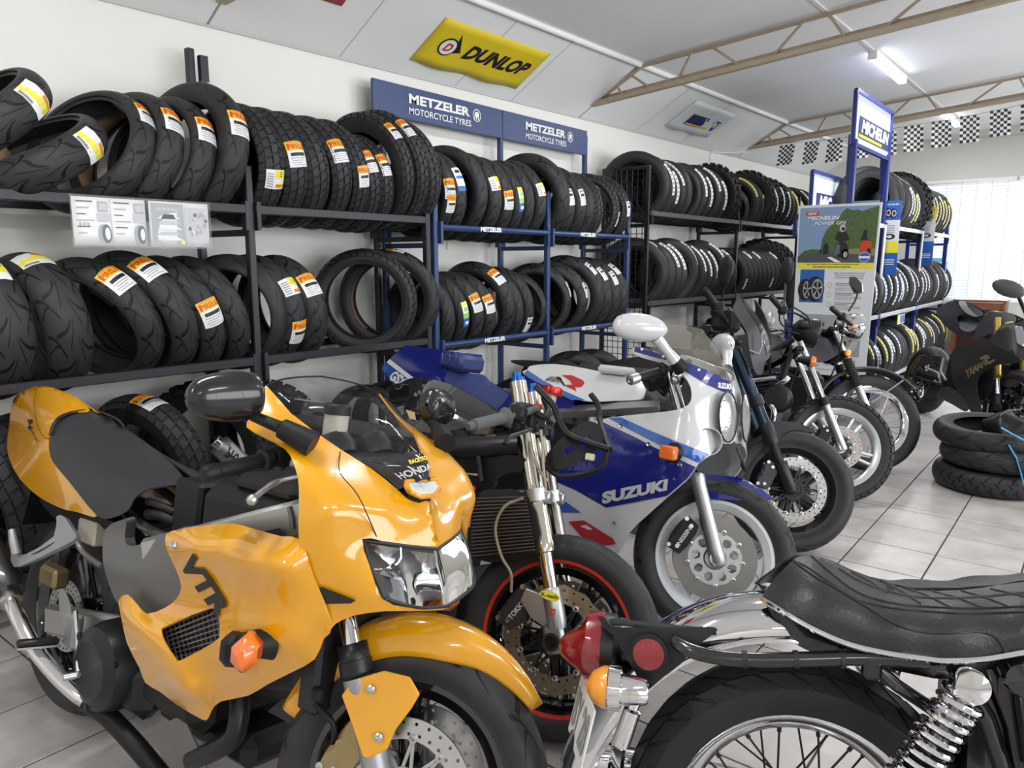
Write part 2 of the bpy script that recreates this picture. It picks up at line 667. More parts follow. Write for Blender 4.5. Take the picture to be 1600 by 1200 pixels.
# venetian blinds inside the far window
SLAT = mat('blind_slat', (0.88, 0.9, 0.9), 0.5)
for (xa, xb, lab) in ((-2.2, -1.12, 'white venetian blind over the far window, between the tyre rack and the frame edge'), (-1.09, .5, 'white venetian blind in the far window, the one at the right edge')):
    br = empty('venetian_blind', ((xa + xb) / 2, YF - .05, WZ1))
    tag(br, lab, 'blind', 'blinds in the far window')
    g = MB()
    g.box((0, 0, .015), (xb - xa, .05, .04), bev=.005)
    g.build('head_rail', TRIMM, br, sharp=0)
    pr = None
    for k in range(40):
        if pr is None:
            g = MB()
            g.box((0, 0, 0), (xb - xa - .02, .036, .0018), Mx.Rotation(rad(58), 3, 'X'))
            pr = o = g.build('slat', SLAT, br, sharp=0)
        else:
            o = pr.copy()
            COL.objects.link(o)
        o.location = (0, 0, -.035 - k * .040)
    for k in range(6):
        g = MB()
        xx = (-.5 + (k + .5) / 6) * (xb - xa)
        g.tube([(xx, -.02, 0), (xx, -.02, -1.6)], .0018, 5)
        g.build('ladder_cord', GREYINK, br, sharp=0)

# roof trusses
def truss(yy, label):
    r = empty('roof_truss', (XW, yy, 0))
    tag(r, label, 'truss', 'tan steel roof trusses')
    z0 = zw(yy)
    lo0, lo1 = V((.14, 0, z0 + .09)), V((3.6, 0, z0 + .09 + .083 * 3.46))
    up0, up1 = V((.60, 0, z0 + SH - .02)), V((3.75, 0, z0 + RH - .03))
    g = MB()
    g.bar(lo0, lo1, .055, .035)
    g.bar(lo0 + V((0, .03, .03)), lo1 + V((0, .03, .03)), .006, .05)
    g.build('bottom_chord', TAN, r, sharp=0)
    g = MB()
    g.bar(up0, up1, .028, .022)
    g.build('top_chord', TAN, r, sharp=0)
    g = MB()
    g.bar(lo0, up0, .03, .02)
    g.build('rafter_end', TAN, r, sharp=0)
    L = lambda t: lo0.lerp(lo1, t)
    U = lambda t: up0.lerp(up1, t)
    E_ = lambda t: lo0.lerp(up0, t)
    web = [(L(.085), E_(.5)), (L(.16), E_(.78))]
    ul = [(.14, .245), (.30, .46), (.30, .46)]
    us = [(.135, .22), (.185, .37), (.40, .43), (.45, .58), (.66, .64), (.70, .80), (.92, .86)]
    for (u, l_) in us:
        web.append((U(u), L(l_)))
    for (a, c) in web:
        g = MB()
        g.bar(a, c, .018, .018)
        g.build('web_rod', TAN, r, sharp=0)
    return r


truss(2.19, 'tan steel roof truss nearest the camera, only its end showing at the top left')
truss(5.58, 'tan steel roof truss in the middle, ending above the yellow banner')
truss(9.04, 'tan steel roof truss farthest back, above the chequered flags')

# fluorescent ceiling lamps
def lamp(y0, y1, x, label):
    z = zw((y0 + y1) / 2) + (zc(x) if x < RX else RH + (SH - RH) * (x - RX) / (XR - .6 - RX))
    r = empty('fluorescent_lamp', (x, (y0 + y1) / 2, z - .004))
    tag(r, label, 'ceiling lamp', 'fluorescent battens')
    L = y1 - y0
    g = MB()
    g.box((0, 0, -.02), (.075, L, .04), bev=.006)
    g.build('housing', TRIMM, r, sharp=0)
    g = MB()
    g.box((0, 0, -.056), (.066, L - .04, .034), bev=.012)
    g.build('diffuser', mat('lamp_diffuser', (0.93, 0.96, 1.0), .5, emit=9, var=0), r, sharp=0)
    for s_ in (-1, 1):
        g = MB()
        g.box((0, s_ * (L / 2 - .012), -.048), (.074, .026, .05), bev=.006)
        g.build('end_cap', TRIMM, r, sharp=0)
    a = area('lamp_light', (x, (y0 + y1) / 2, z - .085), (x, (y0 + y1) / 2, 0), .07, L, 26, (0.96, 0.98, 1.0))
    a.parent = r
    a.matrix_parent_inverse = r.matrix_world.inverted() if False else Mx.Translation(-V(r.location))
    return r


lamp(6.85, 7.97, -1.70, 'white fluorescent batten glowing on the ceiling beside the middle truss')
lamp(10.0, 11.1, -1.70, 'farthest fluorescent batten, glowing behind the row of chequered flags')
for kk_, (ya, xx) in enumerate(((.1, -1.7), (3.4, -1.7), (.1, 1.7), (3.4, 1.7), (6.85, 1.7), (10.0, 1.7), (-2.4, -1.7), (-2.4, 1.7))):
    lamp(ya, ya + 1.12, xx, 'white fluorescent batten out of the frame, %s counted from the entrance' % ('first second third fourth fifth sixth seventh eighth'.split()[kk_]))
# ================================================================== tyres
def nmath(nt, op, a, b=None, c=None):
    n = nt.nodes.new('ShaderNodeMath')
    n.operation = op
    for i, x in enumerate((a, b, c)):
        if x is None:
            continue
        if isinstance(x, (int, float)):
            n.inputs[i].default_value = x
        else:
            nt.links.new(x, n.inputs[i])
    return n.outputs[0]


def tread_material(name, sets, base=(0.026, 0.026, 0.0275), rough=0.52):
    """rubber with cut grooves; sets = (repeats, phase, slope, half width, vmin, vmax)"""
    m = bpy.data.materials.new(name)
    m.use_nodes = True
    nt = m.node_tree
    b = nt.nodes['Principled BSDF']
    b.inputs['Roughness'].default_value = rough
    b.inputs['Specular IOR Level'].default_value = 0.3
    uv = nt.nodes.new('ShaderNodeUVMap')
    sx = nt.nodes.new('ShaderNodeSeparateXYZ')
    nt.links.new(uv.outputs[0], sx.inputs[0])
    u, v = sx.outputs[0], sx.outputs[1]
    av = nmath(nt, 'ABSOLUTE', v)
    st = nmath(nt, 'MULTIPLY', nmath(nt, 'GREATER_THAN', v, 0), 0.5)
    tot = None
    for (N, ph, sl, hw, v0, v1) in sets:
        x = nmath(nt, 'ADD', nmath(nt, 'MULTIPLY_ADD', u, N, ph), nmath(nt, 'MULTIPLY_ADD', av, sl, st))
        wob = nmath(nt, 'MULTIPLY', nmath(nt, 'SINE', nmath(nt, 'MULTIPLY', av, 7.0)), 0.12)
        d = nmath(nt, 'ABSOLUTE', nmath(nt, 'SUBTRACT', nmath(nt, 'FRACT', nmath(nt, 'ADD', x, wob)), 0.5))
        g = nmath(nt, 'LESS_THAN', d, hw)
        g = nmath(nt, 'MULTIPLY', g, nmath(nt, 'GREATER_THAN', av, v0))
        g = nmath(nt, 'MULTIPLY', g, nmath(nt, 'LESS_THAN', av, v1))
        tot = g if tot is None else nmath(nt, 'MAXIMUM', tot, g)
    tc = nt.nodes.new('ShaderNodeTexCoord')
    n = nt.nodes.new('ShaderNodeTexNoise')
    n.inputs['Scale'].default_value = 12
    n.inputs['Detail'].default_value = 5
    nt.links.new(tc.outputs['Object'], n.inputs['Vector'])
    mr = nt.nodes.new('ShaderNodeMapRange')
    mr.inputs[3].default_value = 0.7
    mr.inputs[4].default_value = 1.5
    nt.links.new(n.outputs['Fac'], mr.inputs[0])
    keep = nmath(nt, 'SUBTRACT', 1.0, nmath(nt, 'MULTIPLY', tot, 0.93)) if tot is not None else None
    fac = nmath(nt, 'MULTIPLY', mr.outputs[0], keep) if keep is not None else mr.outputs[0]
    vm = nt.nodes.new('ShaderNodeVectorMath')
    vm.operation = 'SCALE'
    vm.inputs[0].default_value = base
    nt.links.new(fac, vm.inputs['Scale'])
    nt.links.new(vm.outputs[0], b.inputs['Base Color'])
    if keep is not None:
        bp = nt.nodes.new('ShaderNodeBump')
        bp.inputs['Strength'].default_value = 0.9
        bp.inputs['Distance'].default_value = 0.004
        nt.links.new(keep, bp.inputs['Height'])
        nt.links.new(bp.outputs[0], b.inputs['Normal'])
    return m


TREADS = {
    'sport': tread_material('sport_tread_rubber', [(11, 0, 1.1, .055, .10, .62), (11, .35, -.9, .05, .35, .9), (11, .1, 2.6, .05, .02, .24), (11, .6, .5, .035, .55, .95)]),
    'tour': tread_material('touring_tread_rubber', [(18, 0, 1.5, .07, .1, .55), (18, .5, 2.2, .06, .4, .95), (18, .2, -1.0, .05, .05, .3)]),
    'rain': tread_material('rain_tread_rubber', [(22, 0, 2.2, .09, .0, .95), (22, .4, 3.0, .05, .3, .7)]),
    'slick': tread_material('slick_tread_rubber', [(7, 0, 1.6, .022, .3, .8)], base=(0.026, 0.026, 0.027), rough=.5),
    'block': tread_material('block_tread_rubber', []),
    'knob': tread_material('knob_tread_rubber', [], base=(0.016, 0.016, 0.017)),
    'zig': tread_material('zigzag_tread_rubber', [], base=(0.018, 0.018, 0.019)),
    'rib': tread_material('ribbed_tread_rubber', [(30, 0, 1.2, .1, .3, .9), (30, .5, -1.2, .1, .0, .35)]),
}


def tyre_profile(R, W, kind, rim):
    D = (0.30 if kind in ('sport', 'tour', 'rain', 'slick') else 0.24) * W
    am = rad(74)
    out = []
    nt_ = 7
    for i in range(-nt_, nt_ + 1):
        a = am * i / nt_
        out.append((0.5 * W * math.sin(a) / math.sin(am), R - D * (1 - math.cos(a)) / (1 - math.cos(am)), i / nt_))
    s0 = R - D
    side = [(.505, s0 - (s0 - rim) * .25, 1.15), (.49, s0 - (s0 - rim) * .55, 1.3), (.43, rim + .012, 1.5), (.40, rim, 1.6), (.36, rim + .004, 1.7)]
    inner = [(.37, rim + .02, 1.8), (.43, s0 - (s0 - rim) * .4, 1.9), (.40, s0 - .004, 2), (.22, R - .45 * D - .012, 2.2), (0, R - .012, 2.3)]
    out += [(y * W, z, v) for (y, z, v) in side + inner]
    out += [(-y * W, z, -v) for (y, z, v) in reversed(side + inner[:-1])]
    return out


def crown(R, W, kind):
    D = (0.30 if kind in ('sport', 'tour', 'rain', 'slick') else 0.24) * W
    am = rad(74)

    def S(th, v, lift=0.0):
        a = am * v
        y = 0.5 * W * math.sin(a) / math.sin(am)
        z = R - D * (1 - math.cos(a)) / (1 - math.cos(am))
        ny, nz = math.sin(a), math.cos(a)
        z += nz * lift
        return V((z * math.cos(th), y + ny * lift, z * math.sin(th)))
    return S


TMESH = {}


def tyre_mesh(kind, R, W, rim=0.216, n=56):
    key = (kind, R, W, rim)
    if key in TMESH:
        return TMESH[key]
    Rb = R - (.006 if kind == 'zig' else .008 if kind == 'block' else .016 if kind == 'knob' else 0)
    pr = tyre_profile(Rb, W, kind, rim)
    P = len(pr)
    g = MB()
    vs = [V((z * math.cos(2 * PI * k / n), y, z * math.sin(2 * PI * k / n))) for (y, z, v) in pr for k in range(n)]
    fs, uv = [], []
    for i in range(P):
        i2 = (i + 1) % P
        va, vb = pr[i][2], pr[i2][2]
        if i2 == 0:
            vb = -1.0
        for k in range(n):
            k2 = (k + 1) % n
            fs.append((i * n + k, i2 * n + k, i2 * n + k2, i * n + k2))
            uv += [(k / n, va), (k / n, vb), ((k + 1) / n, vb), ((k + 1) / n, va)]
    g.add(vs, fs)
    S = crown(Rb, W, kind)
    nb = 0
    if kind in ('block', 'knob', 'zig'):
        rowsN, cols = (30, [(-.80, .25), (-.28, .24), (.28, .24), (.80, .25)]) if kind == 'zig' else (40, [(-.86, .2), (-.44, .19), (0, .2), (.44, .19), (.86, .2)]) if kind == 'block' else (26, [(-.95, .2), (-.36, .22), (.36, .22), (.95, .2)])
        lift = R - Rb
        fl = {'block': .84, 'zig': .93}.get(kind, .55)
        for r in range(rowsN):
            for ci, (vc, vh) in enumerate(cols):
                off = .5 * (ci % 2) if kind == 'block' else (.5 * (1 <= ci <= 2) + .22 * (ci == 2))
                t0 = 2 * PI * (r + off) / rowsN
                dt = PI / rowsN * fl
                sk = (.75 if kind == 'zig' else .25) * dt * (1 if vc > 0 else -1)
                A = [S(t0 - dt + sk, vc - vh), S(t0 - dt - sk, vc + vh), S(t0 + dt - sk, vc + vh), S(t0 + dt + sk, vc - vh)]
                q = .9
                B_ = [S(t0 - dt * q + sk, vc - vh * q, lift), S(t0 - dt * q - sk, vc + vh * q, lift), S(t0 + dt * q - sk, vc + vh * q, lift), S(t0 + dt * q + sk, vc - vh * q, lift)]
                g.add(A + B_, [(4, 5, 6, 7), (0, 1, 5, 4), (1, 2, 6, 5), (2, 3, 7, 6), (3, 0, 4, 7)])
                nb += 20
    g.uv = uv + [(0, 0)] * nb
    o = g.build('motorcycle_tyre', TREADS[kind], sharp=50)
    me = o.data
    bpy.data.objects.remove(o)
    TMESH[key] = me
    return me


YEL = mat('label_yellow', (0.90, 0.52, 0.02), 0.45, var=.03)
LEM = mat('label_lemon', (0.85, 0.74, 0.05), 0.45, var=.03)
PRED = mat('label_red', (0.62, 0.05, 0.01), 0.45, var=.02)
LWHITE = mat('label_white', (0.78, 0.78, 0.78), 0.4, var=.02)
LGREEN = mat('label_green', (0.3, 0.6, 0.12), 0.45)
LBLUE = mat('label_blue', (0.03, 0.12, 0.45), 0.4)
LABMATS = [LWHITE, YEL, PRED, INK, GREYINK, LEM, LGREEN, LBLUE, SATIN]
LMESH = {}


def label_mesh(kind, R, W, tk):
    key = (kind, R, W, tk)
    if key in LMESH:
        return LMESH[key]
    S = crown(R, W, tk)
    g = MB()

    def sheet(u0, u1, w0, w1, mi, lift, nu=4, nw=4):
        """u across the tread, w along the circumference (0 bottom .. 1 top)"""
        gr = [[S(tm(w0 + (w1 - w0) * i / nw), vm_(u0 + (u1 - u0) * j / nu), lift) for j in range(nu + 1)] for i in range(nw + 1)]
        g.m = mi
        g.grid(gr)
    if kind in ('pirelli', 'pirelli_small', 'pirelli_film'):
        hw, hh = (.045, .062) if kind != 'pirelli_small' else (.03, .055)
        hv = min(.85, hw / (.5 * W))
        tm = lambda w: (w - .5) * 2 * hh / R
        vm_ = lambda u: (u - .5) * 2 * hv
        if kind == 'pirelli_film':
            sheet(-.9, 1.02, -.12, 1.12, 8, .0008)
        sheet(0, 1, 0, .64, 0, .0016)
        sheet(0, 1, .64, 1, 1, .0016)
        sheet(.15, .85, .42, .55, 3, .0022)
        for k in range(4):
            sheet(.12 + .06 * (k % 2), .8 - .1 * (k % 3), .33 - .085 * k, .355 - .085 * k, 4, .0022)
        sheet(.12, .8, .94, .965, 2, .0022)
        text_on(g, 'PIRELLI', lambda u, v: S(tm(.69 + .2 * v), vm_(.12 + .76 * u), .0024), bold=.02, mi=2)
        sheet(.08, .16, .68, .91, 2, .0023, 1, 1)
    elif kind == 'yellowwhite':
        hv = min(.7, .05 / (.5 * W))
        tm = lambda w: (w - .5) * .09 / R
        vm_ = lambda u: (u - .5) * 2 * hv
        sheet(0, 1, 0, 1, 0, .0016)
        sheet(.4, 1, .55, 1, 5, .0021)
        sheet(.45, .95, .08, .28, 1, .0021)
        text_on(g, 'PIRELLI', lambda u, v: S(tm(.11 + .14 * v), vm_(.48 + .42 * u), .0024), bold=.02, mi=2)
        for k in range(6):
            sheet(.06, .34, .1 + .13 * k, .16 + .13 * k, 4, .0021, 2, 1)
        for k in range(3):
            sheet(.5, .9, .65 + .1 * k, .69 + .1 * k, 3, .0024, 2, 1)
    elif kind == 'lemon':
        hv = min(.8, .05 / (.5 * W))
        tm = lambda w: (w - .5) * .10 / R
        vm_ = lambda u: (u - .5) * 2 * hv
        sheet(0, 1, 0, 1, 0, .0016)
        for i in range(6):
            sheet(i / 6, (i + 1) / 6, .2 + .04 * i, .45 + .06 * i, 5, .002, 1, 2)
        sheet(.55, .95, .72, .92, 1, .002)
        text_on(g, 'PIRELLI', lambda u, v: S(tm(.75 + .13 * v), vm_(.58 + .34 * u), .0024), bold=.02, mi=2)
        for k in range(14):
            sheet(.1 + .03 * k, .115 + .03 * k, .04, .16, 3, .0022, 1, 1)
    elif kind == 'white':
        hv = min(.7, .032 / (.5 * W))
        tm = lambda w: (w - .5) * .12 / R
        vm_ = lambda u: (u - .5) * 2 * hv
        sheet(0, 1, 0, 1, 0, .0016)
        sheet(.1, .9, .8, .93, 4, .0021)
        sheet(.15, .6, .55, .7, 3, .0021)
        for k in range(4):
            sheet(.12, .85, .1 + .1 * k, .14 + .1 * k, 4, .0021, 2, 1)
    elif kind == 'green':
        hv = min(.7, .022 / (.5 * W))
        tm = lambda w: (w - .5) * .16 / R
        vm_ = lambda u: (u - .5) * 2 * hv
        sheet(0, 1, 0, .34, 7, .0016)
        sheet(0, 1, .34, .55, 6, .0016)
        sheet(0, 1, .55, .85, 0, .0016)
        sheet(0, 1, .85, 1, 5, .0016)
        sheet(.2, .8, .1, .22, 0, .0021)
        sheet(.2, .8, .62, .78, 6, .0021)
    elif kind == 'blue':
        hv = min(.7, .028 / (.5 * W))
        tm = lambda w: (w - .5) * .15 / R
        vm_ = lambda u: (u - .5) * 2 * hv
        sheet(0, 1, 0, 1, 0, .0016)
        sheet(0, 1, 0, .2, 7, .002)
        sheet(.1, .9, .5, .62, 7, .002)
        sheet(.2, .7, .75, .88, 3, .002)
    elif kind in ('long', 'longblue', 'longyellow'):
        hv = .21 if W > .1 else .26
        tm = lambda w: (w - .5) * .30 / R
        vm_ = lambda u: -.42 + (u - .5) * 2 * hv
        sheet(0, 1, 0, 1, 0 if kind != 'longyellow' else 5, .0016, 2, 10)
        for k in range(7):
            sheet(.2, .8, .06 + .13 * k, .12 + .13 * k, {'long': 4, 'longblue': 7, 'longyellow': 4}[kind], .0022, 1, 2)
    o = g.build('label', LABMATS, sharp=50)
    me = o.data
    bpy.data.objects.remove(o)
    LMESH[key] = me
    return me


ORD = ['first', 'second', 'third', 'fourth', 'fifth', 'sixth', 'seventh', 'eighth', 'ninth', 'tenth', 'eleventh', 'twelfth', 'thirteenth', 'fourteenth', 'fifteenth', 'sixteenth', 'seventeenth', 'eighteenth', 'nineteenth', 'twentieth'] + ['%s-%s' % (a, b) for a in ('twenty', 'thirty') for b in ('first', 'second', 'third', 'fourth', 'fifth', 'sixth', 'seventh', 'eighth', 'ninth')]
KINDTXT = {'sport': 'sport', 'tour': 'touring', 'rain': 'grooved road', 'slick': 'smooth sport', 'block': 'block-tread', 'knob': 'knobbly off-road', 'rib': 'ribbed'}
LABTXT = {'pirelli': 'with yellow label', 'pirelli_small': 'with small yellow label', 'pirelli_film': 'with yellow label on film', 'yellowwhite': 'with white-yellow sticker', 'lemon': 'with lemon sticker', 'white': 'with white sticker', 'green': 'with green sticker', 'blue': 'with blue sticker', 'long': 'with long white strip', 'longblue': 'with long blue strip', 'longyellow': 'with long yellow strip'}


def tyre(kind, R, W, c, yaw=0, tilt=0, labels=(), text=None, group=None, spin=0, rim=.216, M=None, cardboard=False):
    o = bpy.data.objects.new('loose_tyre', tyre_mesh(kind, R, W, rim))
    COL.objects.link(o)
    M = M or (Mx.Translation(V(c)) @ Mx.Rotation(rad(yaw), 4, 'Z') @ Mx.Rotation(rad(tilt), 4, 'X'))
    o.matrix_world = M @ Mx.Rotation(rad(spin), 4, 'Y')
    tag(o, text, 'tyre', group)
    for (lk, ang) in labels:
        l = bpy.data.objects.new('label', label_mesh(lk, R, W, kind))
        COL.objects.link(l)
        l.parent = o
        l.matrix_local = Mx.Rotation(rad(-ang - spin), 4, 'Y')
    if cardboard:
        g = MB()
        n = 14
        rr = rim + .012
        a0, a1 = cardboard
        g.grid([[V((rr * math.cos(rad(a0 + (a1 - a0) * i / n)), y, rr * math.sin(rad(a0 + (a1 - a0) * i / n)))) for y in (-.3 * W, .3 * W)] for i in range(n + 1)])
        g.build('cardboard_liner', CARD, o, solid=.003)
    return o


def shelf(where, group, X, rz, items):
    """items: (kind, R, W, y, yaw, tilt, labels, extra)"""
    for i, it in enumerate(items):
        kind, R, W, y, yaw, tilt, labels = it[:7]
        ex = it[7] if len(it) > 7 else {}
        gaps = [abs(items[j][3] - y) for j in (i - 1, i + 1) if 0 <= j < len(items) and abs(items[j][4] - yaw) < 14 and abs(items[j][5] - tilt) < 14]
        if gaps:
            W = round(max(.8 * W, min(W, min(gaps) * math.cos(rad(yaw)) * math.cos(rad(tilt)) * .98)) / .005) * .005
        X_ = X + ex.get('dx', 0)
        if X < -3:
            X_ = max(X_, XW + .012 + R * math.cos(rad(yaw)) + .4 * W * abs(math.sin(rad(yaw))))
        c = V((X_, y, rz + math.sqrt(max(.01, R * R - .205 ** 2)) + ex.get('dz', 0)))
        txt = '%s tyre%s, %s from left %s' % (KINDTXT[kind], ' ' + LABTXT[labels[0][0]] if labels else '', ORD[i], where)
        tyre(kind, R, W, c, yaw, tilt, labels, txt, group, spin=(i * 37) % 360, cardboard=ex.get('card'))


P_, PF, PS, YW, LM, WH, GR, BL, LO = 'pirelli', 'pirelli_film', 'pirelli_small', 'yellowwhite', 'lemon', 'white', 'green', 'blue', 'long'
XT = -3.37
shelf('on top shelf, near black rack', 'tyres on the top shelf of the left black rack', XT, 1.655, [
    ('sport', 0.285, .18, 1.02, 10, -50, [(LM, 22)], {'dz': .06, 'dx': .05}),
    ('sport', 0.285, .18, 1.20, 14, -58, [(LM, 15)], {'dz': -.05, 'dx': .04, 'card': (200, 330)}),
    ('sport', 0.285, .17, 1.44, 26, -28, [(P_, 35)], {'card': (40, 150)}),
    ('sport', 0.285, .16, 1.58, 18, -20, [(P_, 30)], {'card': (190, 340)}),
    ('sport', 0.285, .155, 1.735, 16, -16, [(P_, 24)]),
    ('sport', 0.318, .155, 1.875, 14, -10, [(P_, 20)]),
    ('block', 0.290, .13, 2.105, 6, 3, [(YW, -16)]),
    ('block', 0.290, .145, 2.235, 6, 8, [(P_, 10)]),
    ('block', 0.290, .16, 2.365, 6, 10, []),
    ('block', 0.290, .145, 2.51, 6, 10, [(P_, 20)]),
    ('block', 0.290, .125, 2.63, 6, 10, [(PS, -4)]),
    ('block', 0.270, .12, 2.735, 6, 10, [(P_, 22)]),
    ('block', 0.270, .10, 2.83, 6, 9, [(P_, 20)]),
    ('block', 0.323, .10, 2.915, 8, 12, [(PS, 40)]),
    ('block', 0.333, .10, 3.005, 8, 12, [(P_, 42)]),
    ('block', 0.323, .11, 3.125, 6, 11, []),
])
shelf('on lower shelf, near black rack', 'tyres on the lower shelf of the left black rack', XT, .955, [
    ('sport', 0.287, .19, .98, 4, 6, [(LM, 50)]),
    ('sport', 0.287, .18, 1.175, 6, 9, [(LM, 68)]),
    ('sport', 0.287, .18, 1.415, 22, 26, [(PF, 46)], {'card': (150, 300)}),
    ('sport', 0.297, .18, 1.585, 14, 22, [(PF, 52)]),
    ('sport', 0.287, .16, 1.735, 10, 19, [(P_, 6)]),
    ('sport', 0.287, .15, 1.865, 10, 19, []),
    ('slick', 0.287, .17, 2.04, 34, 8, []),
    ('sport', 0.287, .14, 2.165, 16, 8, [(YW, 28), (PF, -20)]),
    ('tour', 0.287, .14, 2.32, 8, 10, [(P_, 30)]),
    ('block', 0.303, .14, 2.88, 42, 2, []),
    ('tour', 0.303, .13, 3.07, 36, 4, [(PS, 80)], {'card': (120, 240)}),
])
XT2 = -3.38
shelf('on top shelf, blue wall rack', 'tyres on the top shelf of the blue rack', XT2, 1.62, [
    ('tour', 0.280, .12, 3.34, 2, 4, [(P_, 4), (PS, -14)]),
    ('rib', 0.275, .10, 3.44, 2, 6, [(BL, 20)]),
    ('tour', 0.295, .12, 3.575, 14, 8, []),
    ('tour', 0.285, .13, 3.75, 6, 8, [(YW, 16)]),
    ('tour', 0.280, .12, 3.88, 6, 8, [(P_, -2)]),
    ('rain', 0.275, .12, 4.0, 6, 7, [(GR, 2)]),
    ('tour', 0.280, .12, 4.11, 6, 8, []),
    ('tour', 0.285, .13, 4.235, 8, 8, [(YW, 16)]),
    ('sport', 0.315, .16, 4.44, 12, 12, []),
    ('tour', 0.280, .13, 4.60, 6, 8, [(WH, 12)]),
    ('tour', 0.290, .13, 4.73, 6, 9, [(WH, 10)]),
    ('sport', 0.280, .12, 4.86, 6, 8, []),
    ('block', 0.280, .13, 4.985, 8, 8, []),
    ('block', 0.285, .15, 5.20, 26, 8, [(WH, -16)]),
    ('block', 0.285, .12, 5.38, 12, 8, [(WH, 2)]),
])
shelf('on lower shelf, blue wall rack', 'tyres on the lower shelf of the blue rack', XT2, .915, [
    ('rain', 0.262, .12, 3.335, 4, 8, []),
    ('rain', 0.265, .12, 3.45, 6, 10, [(GR, 0)]),
    ('tour', 0.265, .13, 3.585, 8, 12, [(P_, 16)]),
    ('tour', 0.262, .12, 3.71, 8, 10, [(P_, 14)]),
    ('sport', 0.292, .15, 3.865, 10, 14, [(PF, 44)]),
    ('sport', 0.270, .13, 4.0, 8, 8, []),
    ('rain', 0.275, .13, 4.11, 8, 8, [(WH, -28)]),
    ('sport', 0.260, .11, 4.25, 34, 6, [], {'card': (60, 160)}),
    ('sport', 0.285, .15, 4.52, 38, 8, [(WH, 20)], {'card': (20, 160)}),
    ('sport', 0.290, .16, 4.74, 26, 12, [(WH, 16)]),
    ('tour', 0.312, .16, 4.93, 20, 12, [(WH, 44)]),
    ('tour', 0.305, .15, 5.09, 10, 8, [(WH, 36)]),
    ('tour', 0.305, .15, 5.23, 8, 8, [(WH, 28)]),
    ('tour', 0.300, .14, 5.37, 8, 8, [(WH, 48)]),
])
XT3 = -3.37
shelf('on top shelf, far black rack', 'tyres on the top shelf of the far black rack', XT3, 1.83, [
    ('slick', 0.305, .15, 5.99, 24, 8, []),
    ('slick', 0.300, .14, 6.12, 14, 8, [(LO, 16)]),
    ('slick', 0.290, .13, 6.24, 12, 8, [(LO, 6)]),
    ('rib', 0.290, .13, 6.36, 12, 8, [(LO, 40)]),
    ('slick', 0.295, .14, 6.48, 12, 8, []),
    ('rib', 0.292, .13, 6.67, 32, 6, []),
    ('tour', 0.297, .12, 6.80, 18, 6, [(LO, 24)]),
    ('tour', 0.292, .11, 6.95, 14, 6, [(LO, 8)]),
    ('tour', 0.302, .12, 7.12, 14, 8, [(LO, 36)]),
    ('tour', 0.297, .12, 7.28, 14, 8, [(LO, 4)]),
    ('knob', 0.327, .12, 7.50, 16, 8, []),
    ('knob', 0.292, .10, 7.68, 10, 6, []),
    ('tour', 0.252, .11, 7.98, 14, 8, []),
    ('tour', 0.292, .11, 8.14, 16, 10, [('longyellow', 44)]),
    ('tour', 0.292, .10, 8.30, 12, 8, []),
    ('knob', 0.337, .12, 8.50, 24, 6, []),
    ('knob', 0.312, .12, 8.70, 14, 6, [(LO, 12)]),
    ('knob', 0.322, .12, 8.88, 12, 6, [(LO, 8)]),
    ('knob', 0.322, .11, 9.08, 12, 6, [(LO, 0)]),
    ('tour', 0.312, .11, 9.28, 12, 8, []),
    ('tour', 0.302, .11, 9.46, 12, 8, [('longyellow', 16)]),
    ('tour', 0.302, .11, 9.95, 16, 8, [(LO, 30)]),
    ('tour', 0.302, .11, 10.2, 16, 8, []),
])
shelf('on lower shelf, far black rack', 'tyres on the lower shelf of the far black rack', XT3, 1.055, [
    ('slick', .32, .17, 5.99, 30, 6, [(WH, 60)]),
    ('slick', .315, .16, 6.14, 12, 4, []),
    ('slick', .315, .14, 6.27, 12, 6, [(LO, 40)]),
    ('slick', .315, .14, 6.39, 12, 6, [(LO, 36)]),
    ('slick', .325, .13, 6.62, 44, 3, [(LO, 40)]),
    ('tour', .315, .11, 6.80, 24, 5, [(LO, 32)]),
    ('tour', .31, .11, 6.95, 20, 5, [(LO, 24)]),
    ('tour', .31, .11, 7.10, 18, 5, [(LO, 20)]),
    ('slick', .325, .13, 7.28, 26, 8, [(LO, 40)]),
    ('tour', .30, .11, 7.45, 14, 6, []),
    ('tour', .30, .11, 7.60, 14, 6, [(WH, 50)]),
] + [('tour', .295, .10, 7.93 + .135 * k, 14, 5, [(WH, 50 if k % 3 else -20)] if k % 2 == 0 else []) for k in range(9)] + [
    ('knob', .35, .12, 9.05, 34, 6, [], {'dx': -.05}),
    ('knob', .34, .12, 9.35, 24, 6, []),
])
# tyres on the low rails just above the floor
shelf('in floor row under wall racks', 'tyres in the low row by the left wall', -3.36, .225, [
    ('block', .34, .14, .62, 6, 4, []),
    ('block', .34, .15, .93, 10, 10, []),
    ('block', .33, .15, 1.10, 10, 6, []),
    ('block', .32, .13, 1.28, 12, 6, []),
    ('block', .335, .13, 1.56, 16, 8, [(P_, 74)]),
    ('knob', .345, .12, 1.86, 30, 4, []),
    ('knob', .33, .12, 2.2, 26, 6, []),
    ('block', .28, .14, 2.86, 14, 4, []),
    ('block', .28, .14, 3.06, 14, 4, []),
    ('slick', .32, .17, 4.78, 42, 8, [], {'dz': -.13}),
    ('slick', .32, .17, 5.03, 40, 8, [], {'dz': -.09}),
    ('slick', .32, .15, 5.32, 30, 8, [], {'dz': -.1}),
    ('knob', .35, .12, 8.2, 34, 6, []),
    ('knob', .35, .12, 8.6, 30, 6, []),
])
